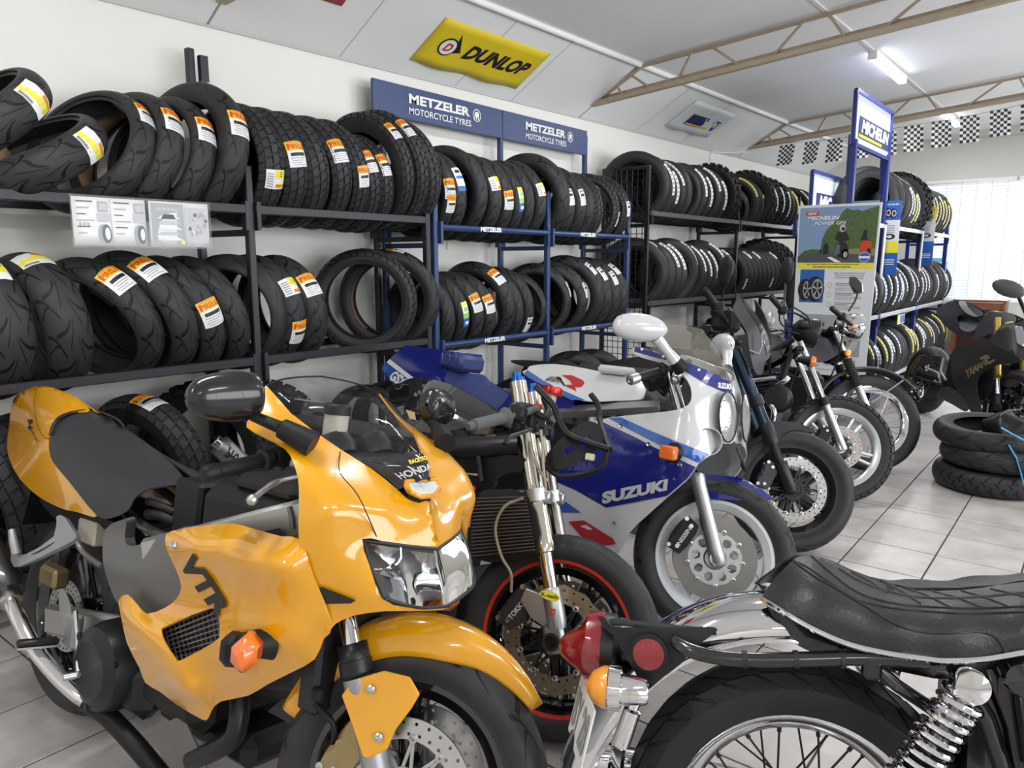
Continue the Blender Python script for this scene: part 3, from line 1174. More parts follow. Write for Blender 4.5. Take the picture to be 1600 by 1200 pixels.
# tyres in the free-standing rack of the tyre maker
rj = random.Random(3)
XM = -1.975
up_ = [('slick', .33, .12, 8.12, 46, 0, []), ('sport', .33, .13, 8.32, 40, 2, [(LO, 16)]), ('slick', .325, .12, 8.49, 26, 3, []), ('tour', .32, .12, 8.64, 18, 3, [(LO, 4)]), ('tour', .315, .12, 8.78, 14, 3, [(LO, 10)]), ('tour', .315, .12, 8.91, 14, 3, [('longyellow', -6)]), ('tour', .31, .12, 9.05, 12, 3, [(LO, 0)])]
up_ += [('knob', .36, .13, 9.42, 36, 2, []), ('knob', .35, .12, 9.6, 20, 3, [])] + [('tour', .32, .12, 9.85 + .2 * k, 12, 3, [(LO if k % 2 else 'longyellow', 12 - 9 * (k % 3))]) for k in range(7)]
shelf('on top row, free-standing rack', 'tyres on the top row of the free-standing rack', XM, 1.745, up_)
shelf('on middle row, free-standing rack', 'tyres on the middle row of the free-standing rack', XM, .885, [(rj.choice(['tour', 'sport', 'slick']), .30 + .01 * rj.randint(0, 2), .12, 6.9 + .195 * k + rj.uniform(-.02, .02), 14 + rj.uniform(-4, 8), rj.uniform(2, 6), [(rj.choice([LO, LO, 'longblue']), rj.uniform(-10, 40))] if rj.random() < .75 else []) for k in range(25)])
shelf('on bottom row, free-standing rack', 'tyres on the bottom row of the free-standing rack', XM, .20, [(rj.choice(['tour', 'sport', 'slick']), .30 + .01 * rj.randint(0, 2), .12, 6.9 + .2 * k + rj.uniform(-.02, .02), 14 + rj.uniform(-4, 8), rj.uniform(2, 6), [(rj.choice([LO, 'longblue', 'longyellow']), rj.uniform(0, 50))] if rj.random() < .8 else []) for k in range(24)])
# stack of three tyres on the floor at the right
SK = V((-.47, 5.46, 0))
for i, (kd, zz, dx, dy, tl) in enumerate((('rib', .075, 0, 0, 0), ('sport', .215, .03, .01, -2), ('sport', .345, -.02, .02, 3))):
    Wd = (.13, .135, .12)[i]
    M = Mx.Translation(SK + V((dx, dy, zz))) @ Mx.Rotation(rad(90 + tl), 4, 'X')
    tyre(kd, .33, Wd, None, M=M, spin=20 * i, text=('fine-grooved black tyre lying on the floor, bottom of the strapped stack', 'black sport tyre in the middle of the strapped stack on the floor', 'black sport tyre wrapped in film on top of the strapped stack')[i], group='tyres stacked on the floor')
# ================================================================== racks, signs, posters
RB = mat('rack_black', (0.022, 0.022, 0.026), 0.38, .3, bump=.05)
RBLUE = mat('rack_blue', (0.022, 0.045, 0.13), 0.36, bump=.03)
MBLUE = mat('rack_royal_blue', (0.018, 0.03, 0.19), 0.36, bump=.03)
SBLUE = mat('sign_blue', (0.035, 0.06, 0.165), 0.42)
MSILV = mat('rail_silver', (0.72, 0.74, 0.78), 0.3, .6)


def rack(name, label, mt, xf, xr, posts, rails, ztop_f, ztop_r, railname=None, pw=.036, round_=False, railmat=None, group='tyre racks along the wall'):
    r = empty(name, (xf, posts[0], 0))
    tag(r, label, 'rack', group)
    o0 = V((xf, posts[0], 0))
    def part(nm, g, mt_=None, **k):
        g.v = [p - o0 for p in g.v]
        return g.build(nm, mt_ or mt, r, sharp=30, **k)
    for i, y in enumerate(posts):
        zt_ = ztop_f[i] if isinstance(ztop_f, (list, tuple)) else ztop_f
        zr_ = ztop_r[i] if isinstance(ztop_r, (list, tuple)) else ztop_r
        g = MB()
        g.box((xf - .02, y, zt_ / 2), (pw, pw, zt_), bev=.004)
        part('post', g)
        g = MB()
        g.box((xr - .02, y, zr_ / 2), (pw, pw, zr_), bev=.004)
        part('post', g)
        for z in rails:
            g = MB()
            g.bar((xf - .02, y, z - .125), (xr - .02, y, z - .125), .025, .03)
            part('side_arm', g)
    for z in rails:
        for i in range(len(posts) - 1):
            a, b2 = posts[i] + pw / 2, posts[i + 1] - pw / 2
            for xx, nm in ((xf, 'front_rail'), (xr - .02, 'rear_rail')):
                g = MB()
                if round_:
                    g.tube([(xx, a, z - .02), (xx, b2, z - .02)], .019, 12)
                else:
                    g.bar((xx, a, z - .02), (xx, b2, z - .02), .032, .04, bev=.003)
                part(nm, g, railmat if nm == 'front_rail' else None)
                g = MB()
                for yy in (a + .012, b2 - .012):
                    g.box((xx, yy, z - .05), (.036, .02, .13))
                part('bracket', g)['kind'] = 'stuff'
    if railname:
        for z in rails:
            for i in range(len(posts) - 1):
                ym = posts[i] + (posts[i + 1] - posts[i]) * (.42 if z > 1.2 else .45)
                g = MB()
                g.m = 0
                q = quadmap((xf + .0195, ym - .105, z - .033), (xf + .0195, ym + .105, z - .033), (xf + .0195, ym + .105, z - .005), (xf + .0195, ym - .105, z - .005), .0015)
                text_on(g, railname, q, bold=.045)
                part('rail_lettering', g, WHITE)
    return r, part


rk1, _ = rack('tyre_rack', 'black steel tyre rack at the left of the long wall', RB, -3.15, -3.58, [-.45, .80, 2.03, 3.19], [1.662, .958, .23], [1.84, 1.84, 1.84, 1.84], [2.0, 2.0, 2.42, 2.0])
g = MB()
g.box((-3.57 + 3.15, 2.08 + .45, 2.33), (.03, .04, .12))
g.build('top_bracket', RB, rk1, sharp=0)
rk2, p2_ = rack('tyre_rack', 'blue steel tyre rack under the blue name boards, in the middle of the long wall', RBLUE, -3.15, -3.58, [3.255, 4.40, 5.53], [1.625, .92, .23], 1.89, 2.45, 'METZELER', round_=True)
rk3, p3_ = rack('tyre_rack', 'black steel tyre rack with a wire mesh side panel, farthest along the wall', RB, -3.15, -3.58, [5.86, 7.84, 9.80], [1.838, 1.066, .23], 2.215, 2.215, railmat=mat('worn_rail', (.2, .2, .21), .3, .7))
g = MB()
for k in range(9):
    g.tube([(-3.15 - .43 * k / 8, 5.84, .2), (-3.15 - .43 * k / 8, 5.84, 2.2)], .0035, 5, cap=False)
for k in range(37):
    z = .2 + 2.0 * k / 36
    g.tube([(-3.15, 5.84, z), (-3.58, 5.84, z)], .0035, 5, cap=False)
p3_('wire_mesh', g)['kind'] = 'stuff'
g = MB()
g.bar((-3.17, 5.86, 2.2), (-3.6, 5.86, 2.2), .03, .03)
p3_('top_bar', g)
rk4, p4_ = rack('tyre_rack', 'royal blue free-standing tyre rack with silver rails in front of the window', MBLUE, -1.75, -2.2, [6.76, 7.93, 9.75, 11.5], [1.76, .90, .22], [2.40, 2.40, 2.02, 2.02], [1.0, 2.05, 2.62, 2.05], railmat=MSILV, pw=.05, group='tyre racks standing on the floor')
for y in (7.95, 9.75):
    g = MB()
    g.tube([(-1.74, y - .06, 1.2), (-1.73, y - .06, 1.75)], .014, 8)
    p4_('white_strut', g, WHITE)

# name boards over the blue rack
def sign_root(name, label, cat, loc, group=None):
    r = empty(name, loc)
    return tag(r, label, cat, group)


def emblem(g, q, mi):
    """elephant walking inside a ring, q maps the unit square"""
    n = 26
    ring = [q(.5 + .5 * math.cos(2 * PI * k / n), .5 + .5 * math.sin(2 * PI * k / n)) for k in range(n)] + [q(.5 + .43 * math.cos(2 * PI * k / n), .5 + .43 * math.sin(2 * PI * k / n)) for k in range(n)]
    g.add(ring, [(k, (k + 1) % n, n + (k + 1) % n, n + k) for k in range(n)], mi)
    body = [(.22, .62), (.36, .78), (.56, .80), (.72, .72), (.78, .56), (.74, .34), (.76, .16), (.64, .16), (.62, .36), (.50, .38), (.48, .16), (.36, .16), (.36, .42), (.28, .46), (.26, .30), (.20, .20), (.15, .24), (.20, .40)]
    g.add([q(a, b_) for a, b_ in body], [tuple(range(len(body)))], mi)


def metz_board(y0, y1, label):
    X, z0, z1 = -3.575, 2.305, 2.475
    r = sign_root('name_board', label, 'sign', (X, (y0 + y1) / 2, z0), 'name boards over the blue rack')
    o = V(r.location)
    g = MB()
    g.box(V((X - .012, (y0 + y1) / 2, (z0 + z1) / 2)) - o, (.02, y1 - y0, z1 - z0 + .03), bev=.003)
    g.build('board', SBLUE, r, sharp=0)
    L = y1 - y0
    g = MB()
    f = lambda a0, a1, b0, b1: quadmap(V((X, y0 + L * a0, z0 + (z1 - z0) * b0)) - o, V((X, y0 + L * a1, z0 + (z1 - z0) * b0)) - o, V((X, y0 + L * a1, z0 + (z1 - z0) * b1)) - o, V((X, y0 + L * a0, z0 + (z1 - z0) * b1)) - o, .0015)
    text_on(g, 'METZELER', f(.24, .71, .50, .84), bold=.04)
    g.build('lettering', WHITE, r, sharp=0)
    g = MB()
    text_on(g, 'MOTORCYCLE TYRES', f(.24, .72, .12, .36), bold=.012)
    g.build('lettering', WHITE, r, sharp=0)
    g = MB()
    emblem(g, f(.735, .805, .36, .86), 0)
    g.build('emblem', WHITE, r, sharp=0)


metz_board(3.17, 4.395, 'blue name board over the blue rack, the one nearer the camera')
metz_board(4.405, 5.53, 'blue name board over the blue rack, the farther one under the truss end')

# banners on the sloping board
def slope_map(y0, y1, lo, hi, bow=0.0):
    def f(u, v):
        t = lo + (hi - lo) * v
        y = y0 + (y1 - y0) * u
        x = XW + (SX - XW) * t
        z = zw(y) + SH * t
        n = V((SH, 0, -(SX - XW))).normalized()
        return V((x, y, z)) + n * (.006 + bow * math.sin(PI * (u * 2.2)) ** 2 * (1 - v) ** 2)
    return f


DYEL = mat('banner_yellow', (0.74, 0.56, 0.015), 0.5, var=.05)


def banner(name, label, y0, y1, lo, hi, mt, bow):
    f = slope_map(y0, y1, lo, hi, bow)
    r = sign_root(name, label, 'banner', f(.5, .5))
    o = V(r.location)
    g = MB()
    g.grid([[f(j / 16, i / 6) - o for j in range(17)] for i in range(7)])
    g.build('sheet', mt, r, solid=.002, offset=1)
    n = V((SH, 0, -(SX - XW))).normalized()
    return r, (lambda a0, a1, b0, b1, lift=.003: (lambda u, v: f(a0 + (a1 - a0) * u, b0 + (b1 - b0) * v) - o + n * lift))


r, sub = banner('banner', 'yellow tyre banner on the sloping ceiling board', 3.49, 4.56, .19, .735, DYEL, .02)
g = MB()
text_on(g, 'DUNLOP', sub(.32, .94, .33, .66), bold=.05, shear=.25)
g.build('lettering', INK, r, sharp=0)
g = MB()
q = sub(.10, .29, .22, .80)
g.add([q(.52, 1.0), q(1.0, .36), q(.0, .12), q(.45, .22), q(.62, .36), q(.6, .6)], [(0, 5, 1), (5, 4, 1), (4, 3, 2, 1)], 0)
n = 22
g.add([q(.36 + .37 * math.cos(2 * PI * k / n), .45 + .33 * math.sin(2 * PI * k / n)) for k in range(n)], [tuple(range(n))], 0)
q = sub(.10, .29, .22, .80, .005)
g.add([q(.36 + .31 * math.cos(2 * PI * k / n), .45 + .275 * math.sin(2 * PI * k / n)) for k in range(n)], [tuple(range(n))], 1)
text_on(g, 'D', (lambda f_: lambda u, v: f_(.2 + .34 * u, .3 + .3 * v))(sub(.10, .29, .22, .80, .0065)), bold=.04, shear=.25, mi=2)
g.build('arrow_emblem', [INK, WHITE, PRED], r, sharp=0)

NAVY = mat('banner_navy', (0.02, 0.03, 0.14), 0.5)
r, sub = banner('banner', 'white and navy banner on the sloping ceiling board behind the truss', 6.87, 7.83, .24, .80, mat('banner_white', (.72, .75, .76), .5), .02)
g = MB()
q = sub(.22, .92, .25, .62)
g.add([q(0, 0), q(1, 0), q(1, 1), q(0, 1)], [(0, 1, 2, 3)], 0)
q = sub(.24, .74, .27, .32, .0045)
g.add([q(0, 0), q(1, 0), q(1, 1), q(0, 1)], [(0, 1, 2, 3)], 1)
text_on(g, 'MICHELIN', sub(.32, .90, .36, .59, .0045), bold=.05, shear=.2, mi=2)
g.build('lettering', [NAVY, YEL, WHITE], r, sharp=0)
r, sub = banner('banner', 'red banner on the sloping ceiling board, cut by the top edge of the picture', 2.30, 2.80, .52, 1.0, mat('banner_red', (.5, .03, .05), .5), .0)

# upright boards over the free-standing rack
def maker_board(y0, y1, z0, z1, X, label, full):
    r = sign_root('name_board', label, 'sign', (X, (y0 + y1) / 2, z0), 'boards over the free-standing rack')
    o = V(r.location)
    L, Hh = y1 - y0, z1 - z0
    g = MB()
    g.box(V((X - .012, (y0 + y1) / 2, (z0 + z1) / 2)) - o, (.02, L, Hh))
    g.build('board', mat('board_white', (.72, .77, .84), .45), r, sharp=0)
    g = MB()
    for (a, c) in (((X, y0, z0), (X, y1, z0)), ((X, y0, z1), (X, y1, z1)), ((X, y0, z0), (X, y0, z1)), ((X, y1, z0), (X, y1, z1))):
        g.bar(V(a) - o, V(c) - o, .03, .03, up=(1, 0, 0))
    g.build('frame', MBLUE, r, sharp=0)
    g = MB()
    f = lambda a0, a1, b0, b1, l: quadmap(V((X, y0 + L * a0, z0 + Hh * b0)) - o, V((X, y0 + L * a1, z0 + Hh * b0)) - o, V((X, y0 + L * a1, z0 + Hh * b1)) - o, V((X, y0 + L * a0, z0 + Hh * b1)) - o, l)
    b0, b1 = (.16, .58) if full else (.05, .58)
    q = f(.12, .98, b0, b1, .003)
    g.add([q(0, 0), q(1, 0), q(1, 1), q(0, 1)], [(0, 1, 2, 3)], 0)
    q = f(.12, .75, b0 + .02, b0 + .08, .004)
    g.add([q(0, 0), q(1, 0), q(1, 1), q(0, 1)], [(0, 1, 2, 3)], 1)
    text_on(g, 'MICHELIN', f(.18, .95, b0 + .12, b1 - .04, .0045), bold=.05, shear=.2, mi=2)
    g.build('lettering', [NAVY, YEL, WHITE], r, sharp=0)
    g = MB()
    for yy in (y0 + .05, y1 - .05):
        g.box(V((X - .03, yy, z0 - .12)) - o, (.03, .04, .4))
    g.build('holder', MBLUE, r, sharp=0)['kind'] = 'stuff'


maker_board(6.72, 7.97, 2.36, 2.78, -1.77, 'white and navy board high on posts, in front of the chequered flags', True)
maker_board(7.25, 8.58, 1.80, 2.225, -2.24, 'white and navy board in a blue frame, half hidden by the large poster', False)

# large poster board standing at the end of the rack
def quad(g, q, a0, a1, b0, b1, mi):
    g.add([q(a0, b0), q(a1, b0), q(a1, b1), q(a0, b1)], [(0, 1, 2, 3)], mi)


def disc(g, q, cx, cy, rx, ry, mi, n=20, r0=0.0):
    if r0:
        g.add([q(cx + rx * math.cos(2 * PI * k / n), cy + ry * math.sin(2 * PI * k / n)) for k in range(n)] + [q(cx + rx * r0 * math.cos(2 * PI * k / n), cy + ry * r0 * math.sin(2 * PI * k / n)) for k in range(n)], [(k, (k + 1) % n, n + (k + 1) % n, n + k) for k in range(n)], mi)
    else:
        g.add([q(cx + rx * math.cos(2 * PI * k / n), cy + ry * math.sin(2 * PI * k / n)) for k in range(n)], [tuple(range(n))], mi)


def poly(g, q, pts, mi):
    g.add([q(a, b_) for a, b_ in pts], [tuple(range(len(pts)))], mi)


PSKY = mat('print_sky', (.22, .33, .5), .4, var=.1, scale=2)
PTREE = mat('print_trees', (.07, .12, .035), .4, var=.75, scale=45)
PROAD = mat('print_road', (.075, .077, .085), .4, var=.15)
PGRASS = mat('print_verge', (.25, .24, .09), .4, var=.3, scale=30)
PAPER = mat('poster_paper', (.72, .74, .76), .35, var=.02)
PGREY = mat('print_grey', (.35, .36, .37), .4)
PMATS = [PAPER, PSKY, PTREE, PROAD, WHITE, LEM, LBLUE, INK, PRED, PGREY, PGRASS, GREYINK, mat('print_denim', (.1, .13, .25), .4), mat('print_skin_grey', (.5, .5, .52), .4)]
BY = 6.42
r = sign_root('poster_board', 'large white poster board with riders on a road, at the end of the free-standing rack', 'poster', (-1.75, BY, 1.1))
o = V(r.location)
bx0, bx1, bz0, bz1 = -2.065, -1.445, .48, 1.86
g = MB()
g.add([V((bx0 + .0, BY, bz0)) - o, V((bx1 - .03, BY, bz0)) - o, V((bx1, BY, bz1)) - o, V((bx0 - .01, BY, bz1)) - o] + [V((bx0 + .0, BY + .012, bz0)) - o, V((bx1 - .03, BY + .012, bz0)) - o, V((bx1, BY + .012, bz1)) - o, V((bx0 - .01, BY + .012, bz1)) - o],
      [(0, 1, 2, 3), (7, 6, 5, 4), (0, 4, 5, 1), (2, 6, 7, 3), (1, 5, 6, 2), (0, 3, 7, 4)])
g.build('board', PAPER, r, sharp=0)


def bq(lift):
    a = quadmap(V((bx0, BY, bz0)) - o, V((bx1 - .03, BY, bz0)) - o, V((bx1, BY, bz1)) - o, V((bx0 - .01, BY, bz1)) - o, 0)
    return lambda u, v: a(u, v) - V((0, lift, 0))


g = MB()
q = bq(.001)
quad(g, q, .02, .975, .665, .985, 1)
q = bq(.0016)
rt = random.Random(5)
tl = [(.30, .70), (.32, .80), (.36, .85), (.40, .87), (.46, .90), (.50, .92), (.55, .955), (.6, .975), (.64, .965), (.68, .96), (.72, .965), (.78, .955), (.83, .96), (.88, .97), (.93, .975), (.975, .98), (.975, .70)]
poly(g, q, tl, 2)
poly(g, q, [(.02, .70), (.10, .735), (.22, .745), (.32, .74), (.32, .70)], 2)
quad(g, bq(.002), .60, .975, .70, .745, 10)
q = bq(.0024)
poly(g, q, [(.02, .665), (.02, .70), (.20, .718), (.5, .722), (.975, .705), (.975, .665)], 3)
poly(g, bq(.0028), [(.40, .695), (.44, .70), (.58, .668), (.50, .668)], 4)
# print: rider on a dark motorcycle, one on a red motorcycle, one far behind
q = bq(.003)
disc(g, q, .62, .712, .045, .030, 7)
disc(g, bq(.0034), .62, .712, .026, .018, 9)
poly(g, q, [(.50, .705), (.49, .76), (.55, .785), (.62, .78), (.66, .745), (.62, .70), (.54, .69)], 7)
poly(g, bq(.0034), [(.49, .70), (.50, .765), (.55, .77), (.55, .72)], 12)
poly(g, bq(.0034), [(.48, .80), (.50, .835), (.56, .85), (.62, .84), (.66, .80), (.60, .785), (.54, .785)], 7)
disc(g, bq(.0038), .565, .862, .035, .022, 13)
disc(g, bq(.0042), .572, .858, .022, .010, 7)
poly(g, q, [(.80, .725), (.79, .77), (.84, .795), (.92, .785), (.94, .74), (.90, .715)], 8)
disc(g, bq(.0034), .90, .728, .028, .02, 7)
poly(g, bq(.0034), [(.79, .79), (.81, .825), (.86, .825), (.88, .79)], 7)
disc(g, bq(.0038), .84, .835, .026, .017, 7)
poly(g, q, [(.34, .715), (.34, .76), (.37, .785), (.41, .76), (.41, .715)], 7)
disc(g, bq(.004), .855, .697, .075, .032, 6)
disc(g, bq(.0044), .855, .697, .068, .029, 4, r0=.93)
quad(g, bq(.0046), .795, .915, .690, .702, 4)
quad(g, bq(.004), .10, .26, .940, .960, 8)
text_on(g, 'NEW', (lambda f_: lambda u, v: f_(.12 + .12 * u, .944 + .012 * v))(bq(.0046)), bold=.04, shear=.25, mi=4)
text_on(g, 'MICHELIN', (lambda f_: lambda u, v: f_(.12 + .40 * u, .912 + .022 * v))(bq(.0046)), bold=.03, shear=.25, mi=4)
text_on(g, 'POWER GP2', (lambda f_: lambda u, v: f_(.21 + .39 * u, .884 + .019 * v))(bq(.0046)), bold=.01, shear=.25, mi=4)
quad(g, bq(.0015), .02, .975, .63, .665, 5)
text_on(g, 'BEAT YOUR LAP TIME WITH COMPLETE CONFIDENCE AND', (lambda f_: lambda u, v: f_(.14 + .66 * u, .652 + .007 * v))(bq(.003)), bold=.02, shear=.25, mi=7)
text_on(g, 'RIDE HOME WITH MICHELIN POWER GP2', (lambda f_: lambda u, v: f_(.22 + .48 * u, .637 + .007 * v))(bq(.003)), bold=.03, shear=.25, mi=7)
g.build('road_picture', PMATS, r, sharp=0)
g = MB()
quad(g, bq(.001), .065, .38, .43, .625, 6)
for (cx, cy, rx, ry) in ((.14, .505, .095, .065), (.27, .51, .12, .075)):
    disc(g, bq(.002 + cx * .004), cx, cy, rx, ry, 7, 26)
    disc(g, bq(.0022 + cx * .004), cx + .03, cy, rx * .62, ry * .80, 9, 24)
    disc(g, bq(.0024 + cx * .004), cx + .03, cy, rx * .5, ry * .64, 7, 24)
    for k in range(5):
        a = 2 * PI * k / 5 + .3
        f_ = bq(.0027 + cx * .004)
        g.add([f_(cx + .03 + math.cos(a + s_) * rx * .52 * rr, cy + math.sin(a + s_) * ry * .66 * rr) for (rr, s_) in ((.1, -.6), (1, -.13), (1, .13), (.1, .6))], [(0, 1, 2, 3)], 13)
text_on(g, 'FEEL LIKE AN EXPERT ON THE', (lambda f_: lambda u, v: f_(.50 + .38 * u, .600 + .008 * v))(bq(.002)), bold=.03, shear=.2, mi=11)
text_on(g, 'TRACK AND EXTEND YOUR', (lambda f_: lambda u, v: f_(.51 + .36 * u, .587 + .008 * v))(bq(.002)), bold=.03, shear=.2, mi=11)
text_on(g, 'CONFIDENCE ON THE ROAD', (lambda f_: lambda u, v: f_(.51 + .36 * u, .574 + .008 * v))(bq(.002)), bold=.03, shear=.2, mi=11)
for k in range(3):
    yy = .535 - .057 * k
    disc(g, bq(.002), .455, yy, .027, .016, 11, 18, r0=.85)
    for j in range(2):
        quad(g, bq(.002), .53, .80 - .1 * j + .05 * (k == 1), yy + .008 - .010 * j, yy + .014 - .010 * j, 11)
    for j in range(3):
        quad(g, bq(.002), .53, .86 - .12 * (j == 2), yy - .012 - .009 * j, yy - .0085 - .009 * j, 9)
g.build('text_panel', PMATS, r, sharp=0)
g = MB()
quad(g, bq(.001), .09, .90, .12, .36, 9)
rt = random.Random(9)
for k in range(46):
    a, c = .12 + .72 * rt.random(), .14 + .18 * rt.random()
    disc(g, bq(.0015 + k * .00004), a, c, .01 + .03 * rt.random(), .006 + .02 * rt.random(), rt.choice([7, 7, 13, 4, 11, 3]), 9)
disc(g, bq(.004), .70, .22, .17, .10, 13, 22, r0=.55)
quad(g, bq(.001), .10, .86, .03, .10, 9)
quad(g, bq(.0015), .11, .85, .034, .096, 0)
disc(g, bq(.002), .72, .065, .03, .018, 10, 14)
disc(g, bq(.002), .35, .065, .03, .018, 7, 14, r0=.8)
quad(g, bq(.002), .45, .66, .06, .066, 11)
quad(g, bq(.002), .60, .84, .085, .09, 11)
g.build('lower_panel', PMATS, r, sharp=0)

# two hanging strips and one small poster on the free-standing rack
def strip(y, z0, z1, wd, label, scheme):
    r = sign_root('hanging_poster', label, 'poster', (-1.71, y, z0), 'narrow posters on the free-standing rack')
    g = MB()
    g.box((0, 0, (z1 - z0) / 2), (wd, .004, z1 - z0))
    g.build('sheet', {'b': LBLUE, 'y': LEM, 'p': PSKY}[scheme], r, sharp=0)
    q = lambda l: (lambda u, v: V((-wd / 2 + wd * u, -.003 - l, (z1 - z0) * v)))
    g = MB()
    if scheme == 'p':
        quad(g, q(0), 0, 1, 0, .45, 5)
        quad(g, q(0), 0, 1, .45, .6, 10)
        poly(g, q(.001), [(.2, .58), (.3, .85), (.55, .9), (.75, .72), (.8, .58), (.5, .5)], 7)
        poly(g, q(.002), [(.3, .6), (.45, .72), (.7, .68), (.6, .55)], 13)
        disc(g, q(.001), .5, .12, .42, .24, 13, 18)
        disc(g, q(.002), .62, .08, .25, .18, 9, 18)
        for j in range(3):
            quad(g, q(.001), .1, .85, .38 - .03 * j, .40 - .03 * j, 7)
    else:
        if scheme == 'y':
            quad(g, q(0), 0, 1, .42, .80, 0)
            quad(g, q(0), 0, 1, 0, .42, 6)
        else:
            quad(g, q(0), 0, 1, .30, .46, 5)
            quad(g, q(0), 0, 1, .46, .74, 0)
        for (cx, cy) in ((.33, .84), (.62, .83)):
            disc(g, q(.001), cx, cy, .2, .065, 7, 16)
            disc(g, q(.0015), cx + .04, cy, .12, .045, 13, 16, r0=.6)
        for j in range(4):
            quad(g, q(.001), .12, .75, .66 - .03 * j, .672 - .03 * j, 9)
        disc(g, q(.001), .5, .52, .3, .04, 7, 12, r0=.5)
        text_on(g, 'MICHELIN', (lambda f_: lambda u, v: f_(.12 + .76 * u, .94 + .02 * v))(q(.001)), bold=.03, mi=4 if scheme == 'b' else 7)
        for j in range(3):
            quad(g, q(.001), .15, .85, .2 - .03 * j, .212 - .03 * j, 4)
    g.build('print', PMATS, r, sharp=0)


strip(7.98, 1.28, 1.98, .17, 'narrow blue poster with a yellow field hanging on the free-standing rack', 'b')
strip(9.78, 1.36, 2.02, .17, 'narrow poster with a yellow top hanging farther back on the free-standing rack', 'y')
strip(7.02, 1.26, 1.92, .22, 'small rider poster with a yellow foot, beside the large poster board', 'p')

g = MB()
g.box((0, 0, 0), (.004, .34, .10))
pc_ = g.build('price_card', PAPER, sharp=0)
pc_.location = (-1.728, 8.9, .80)
tag(pc_, 'small white, yellow and blue card below the middle silver rail of the free-standing rack', 'card')
g = MB()
for a_, c_, k_ in ((-.16, -.07, 0), (-.05, .04, 1), (.06, .15, 1)):
    g.box((.003, (a_ + c_) / 2, 0), (.002, c_ - a_, .08))
    g.mi = [0 if k_ == 0 and i_ < 6 else (g.mi[i_] if i_ < len(g.mi) - 6 else k_) for i_ in range(len(g.mi))]
g.build('card_print', [LEM, LBLUE], pc_, sharp=0)
# plastic pockets with leaflets on the left rack
PLASTIC = mat('clear_pocket', (0.85, 0.87, 0.88), .12, alpha=.10, var=0)
LEAF = mat('leaflet_paper', (.74, .74, .73), .3, var=.05)


def pocket(y0, y1, z0, z1, label, dark):
    X = -3.125
    r = sign_root('leaflet_pocket', label, 'poster', (X, (y0 + y1) / 2, z1), 'leaflet pockets on the left rack')
    L, Hh = y1 - y0, z1 - z0
    q = lambda l: (lambda u, v: V((l + .012 * (1 - v) * math.sin(3 * u), -L / 2 + L * u, -Hh + Hh * v)))
    g = MB()
    g.grid([[q(0)(j / 6, i / 4) for j in range(7)] for i in range(5)])
    g.build('leaflet', LEAF, r, solid=.002)
    g = MB()
    g.grid([[q(.006)(-.03 + 1.06 * j / 6, -.04 + 1.08 * i / 4) for j in range(7)] for i in range(5)])
    g.build('plastic_sleeve', PLASTIC, r)
    g = MB()
    if dark:
        quad(g, q(.002), .03, .56, .04, .96, 9)
        quad(g, q(.0025), .58, .97, .1, .9, 13)
        text_on(g, 'Not for the Road.', (lambda f_: lambda u, v: f_(.12 + .34 * u, .80 + .08 * v))(q(.003)), shear=.3, mi=4)
        for k in range(5):
            poly(g, q(.003), [(.12 - .01 * k, .62 - .12 * k), (.2, .7 - .12 * k), (.42, .7 - .12 * k), (.5 + .01 * k, .62 - .12 * k)], 0 if k % 2 == 0 else 13)
        poly(g, q(.0032), [(.18, .62), (.22, .72), (.38, .72), (.42, .62)], 7)
        rr = random.Random(2)
        for k in range(22):
            disc(g, q(.0030 + k * .0001), .62 + .32 * rr.random(), .2 + .6 * rr.random(), .03, .05, rr.choice([0, 3, 9, 13]), 8)
        quad(g, q(.0035), .47, .54, .06, .13, 5)
    else:
        for (a0, cx) in ((.03, .42), (.53, .92)):
            quad(g, q(.002), a0 + .30, a0 + .44, .70, .92, 9)
            quad(g, q(.0025), a0 + .32, a0 + .43, .74, .88, 13)
            quad(g, q(.002), a0 + .28, a0 + .45, .50, .68, 13)
            disc(g, q(.003), cx - .04, .25, .07, .2, 9, 18)
            disc(g, q(.0035), cx + .0, .25, .065, .2, 3, 18)
            disc(g, q(.004), cx + .012, .25, .035, .13, 0, 16)
            for k in range(6):
                quad(g, q(.0025), a0 + .02, a0 + .24 - .05 * (k % 3), .9 - .13 * k, .92 - .13 * k, 7 if k % 2 == 0 else 9)
        quad(g, q(.003), .495, .503, .02, .98, 9)
        for k in range(3):
            disc(g, q(.003), .09 + .05 * k, .44, .015, .04, 11, 10, r0=.5)
    g.build('print', PMATS, r, sharp=0)


pocket(1.245, 1.525, 1.465, 1.65, 'left-hand plastic pocket with a white tyre leaflet taped to the black rack', False)
pocket(1.54, 1.80, 1.465, 1.65, 'right-hand plastic pocket with a dark car leaflet taped to the black rack', True)

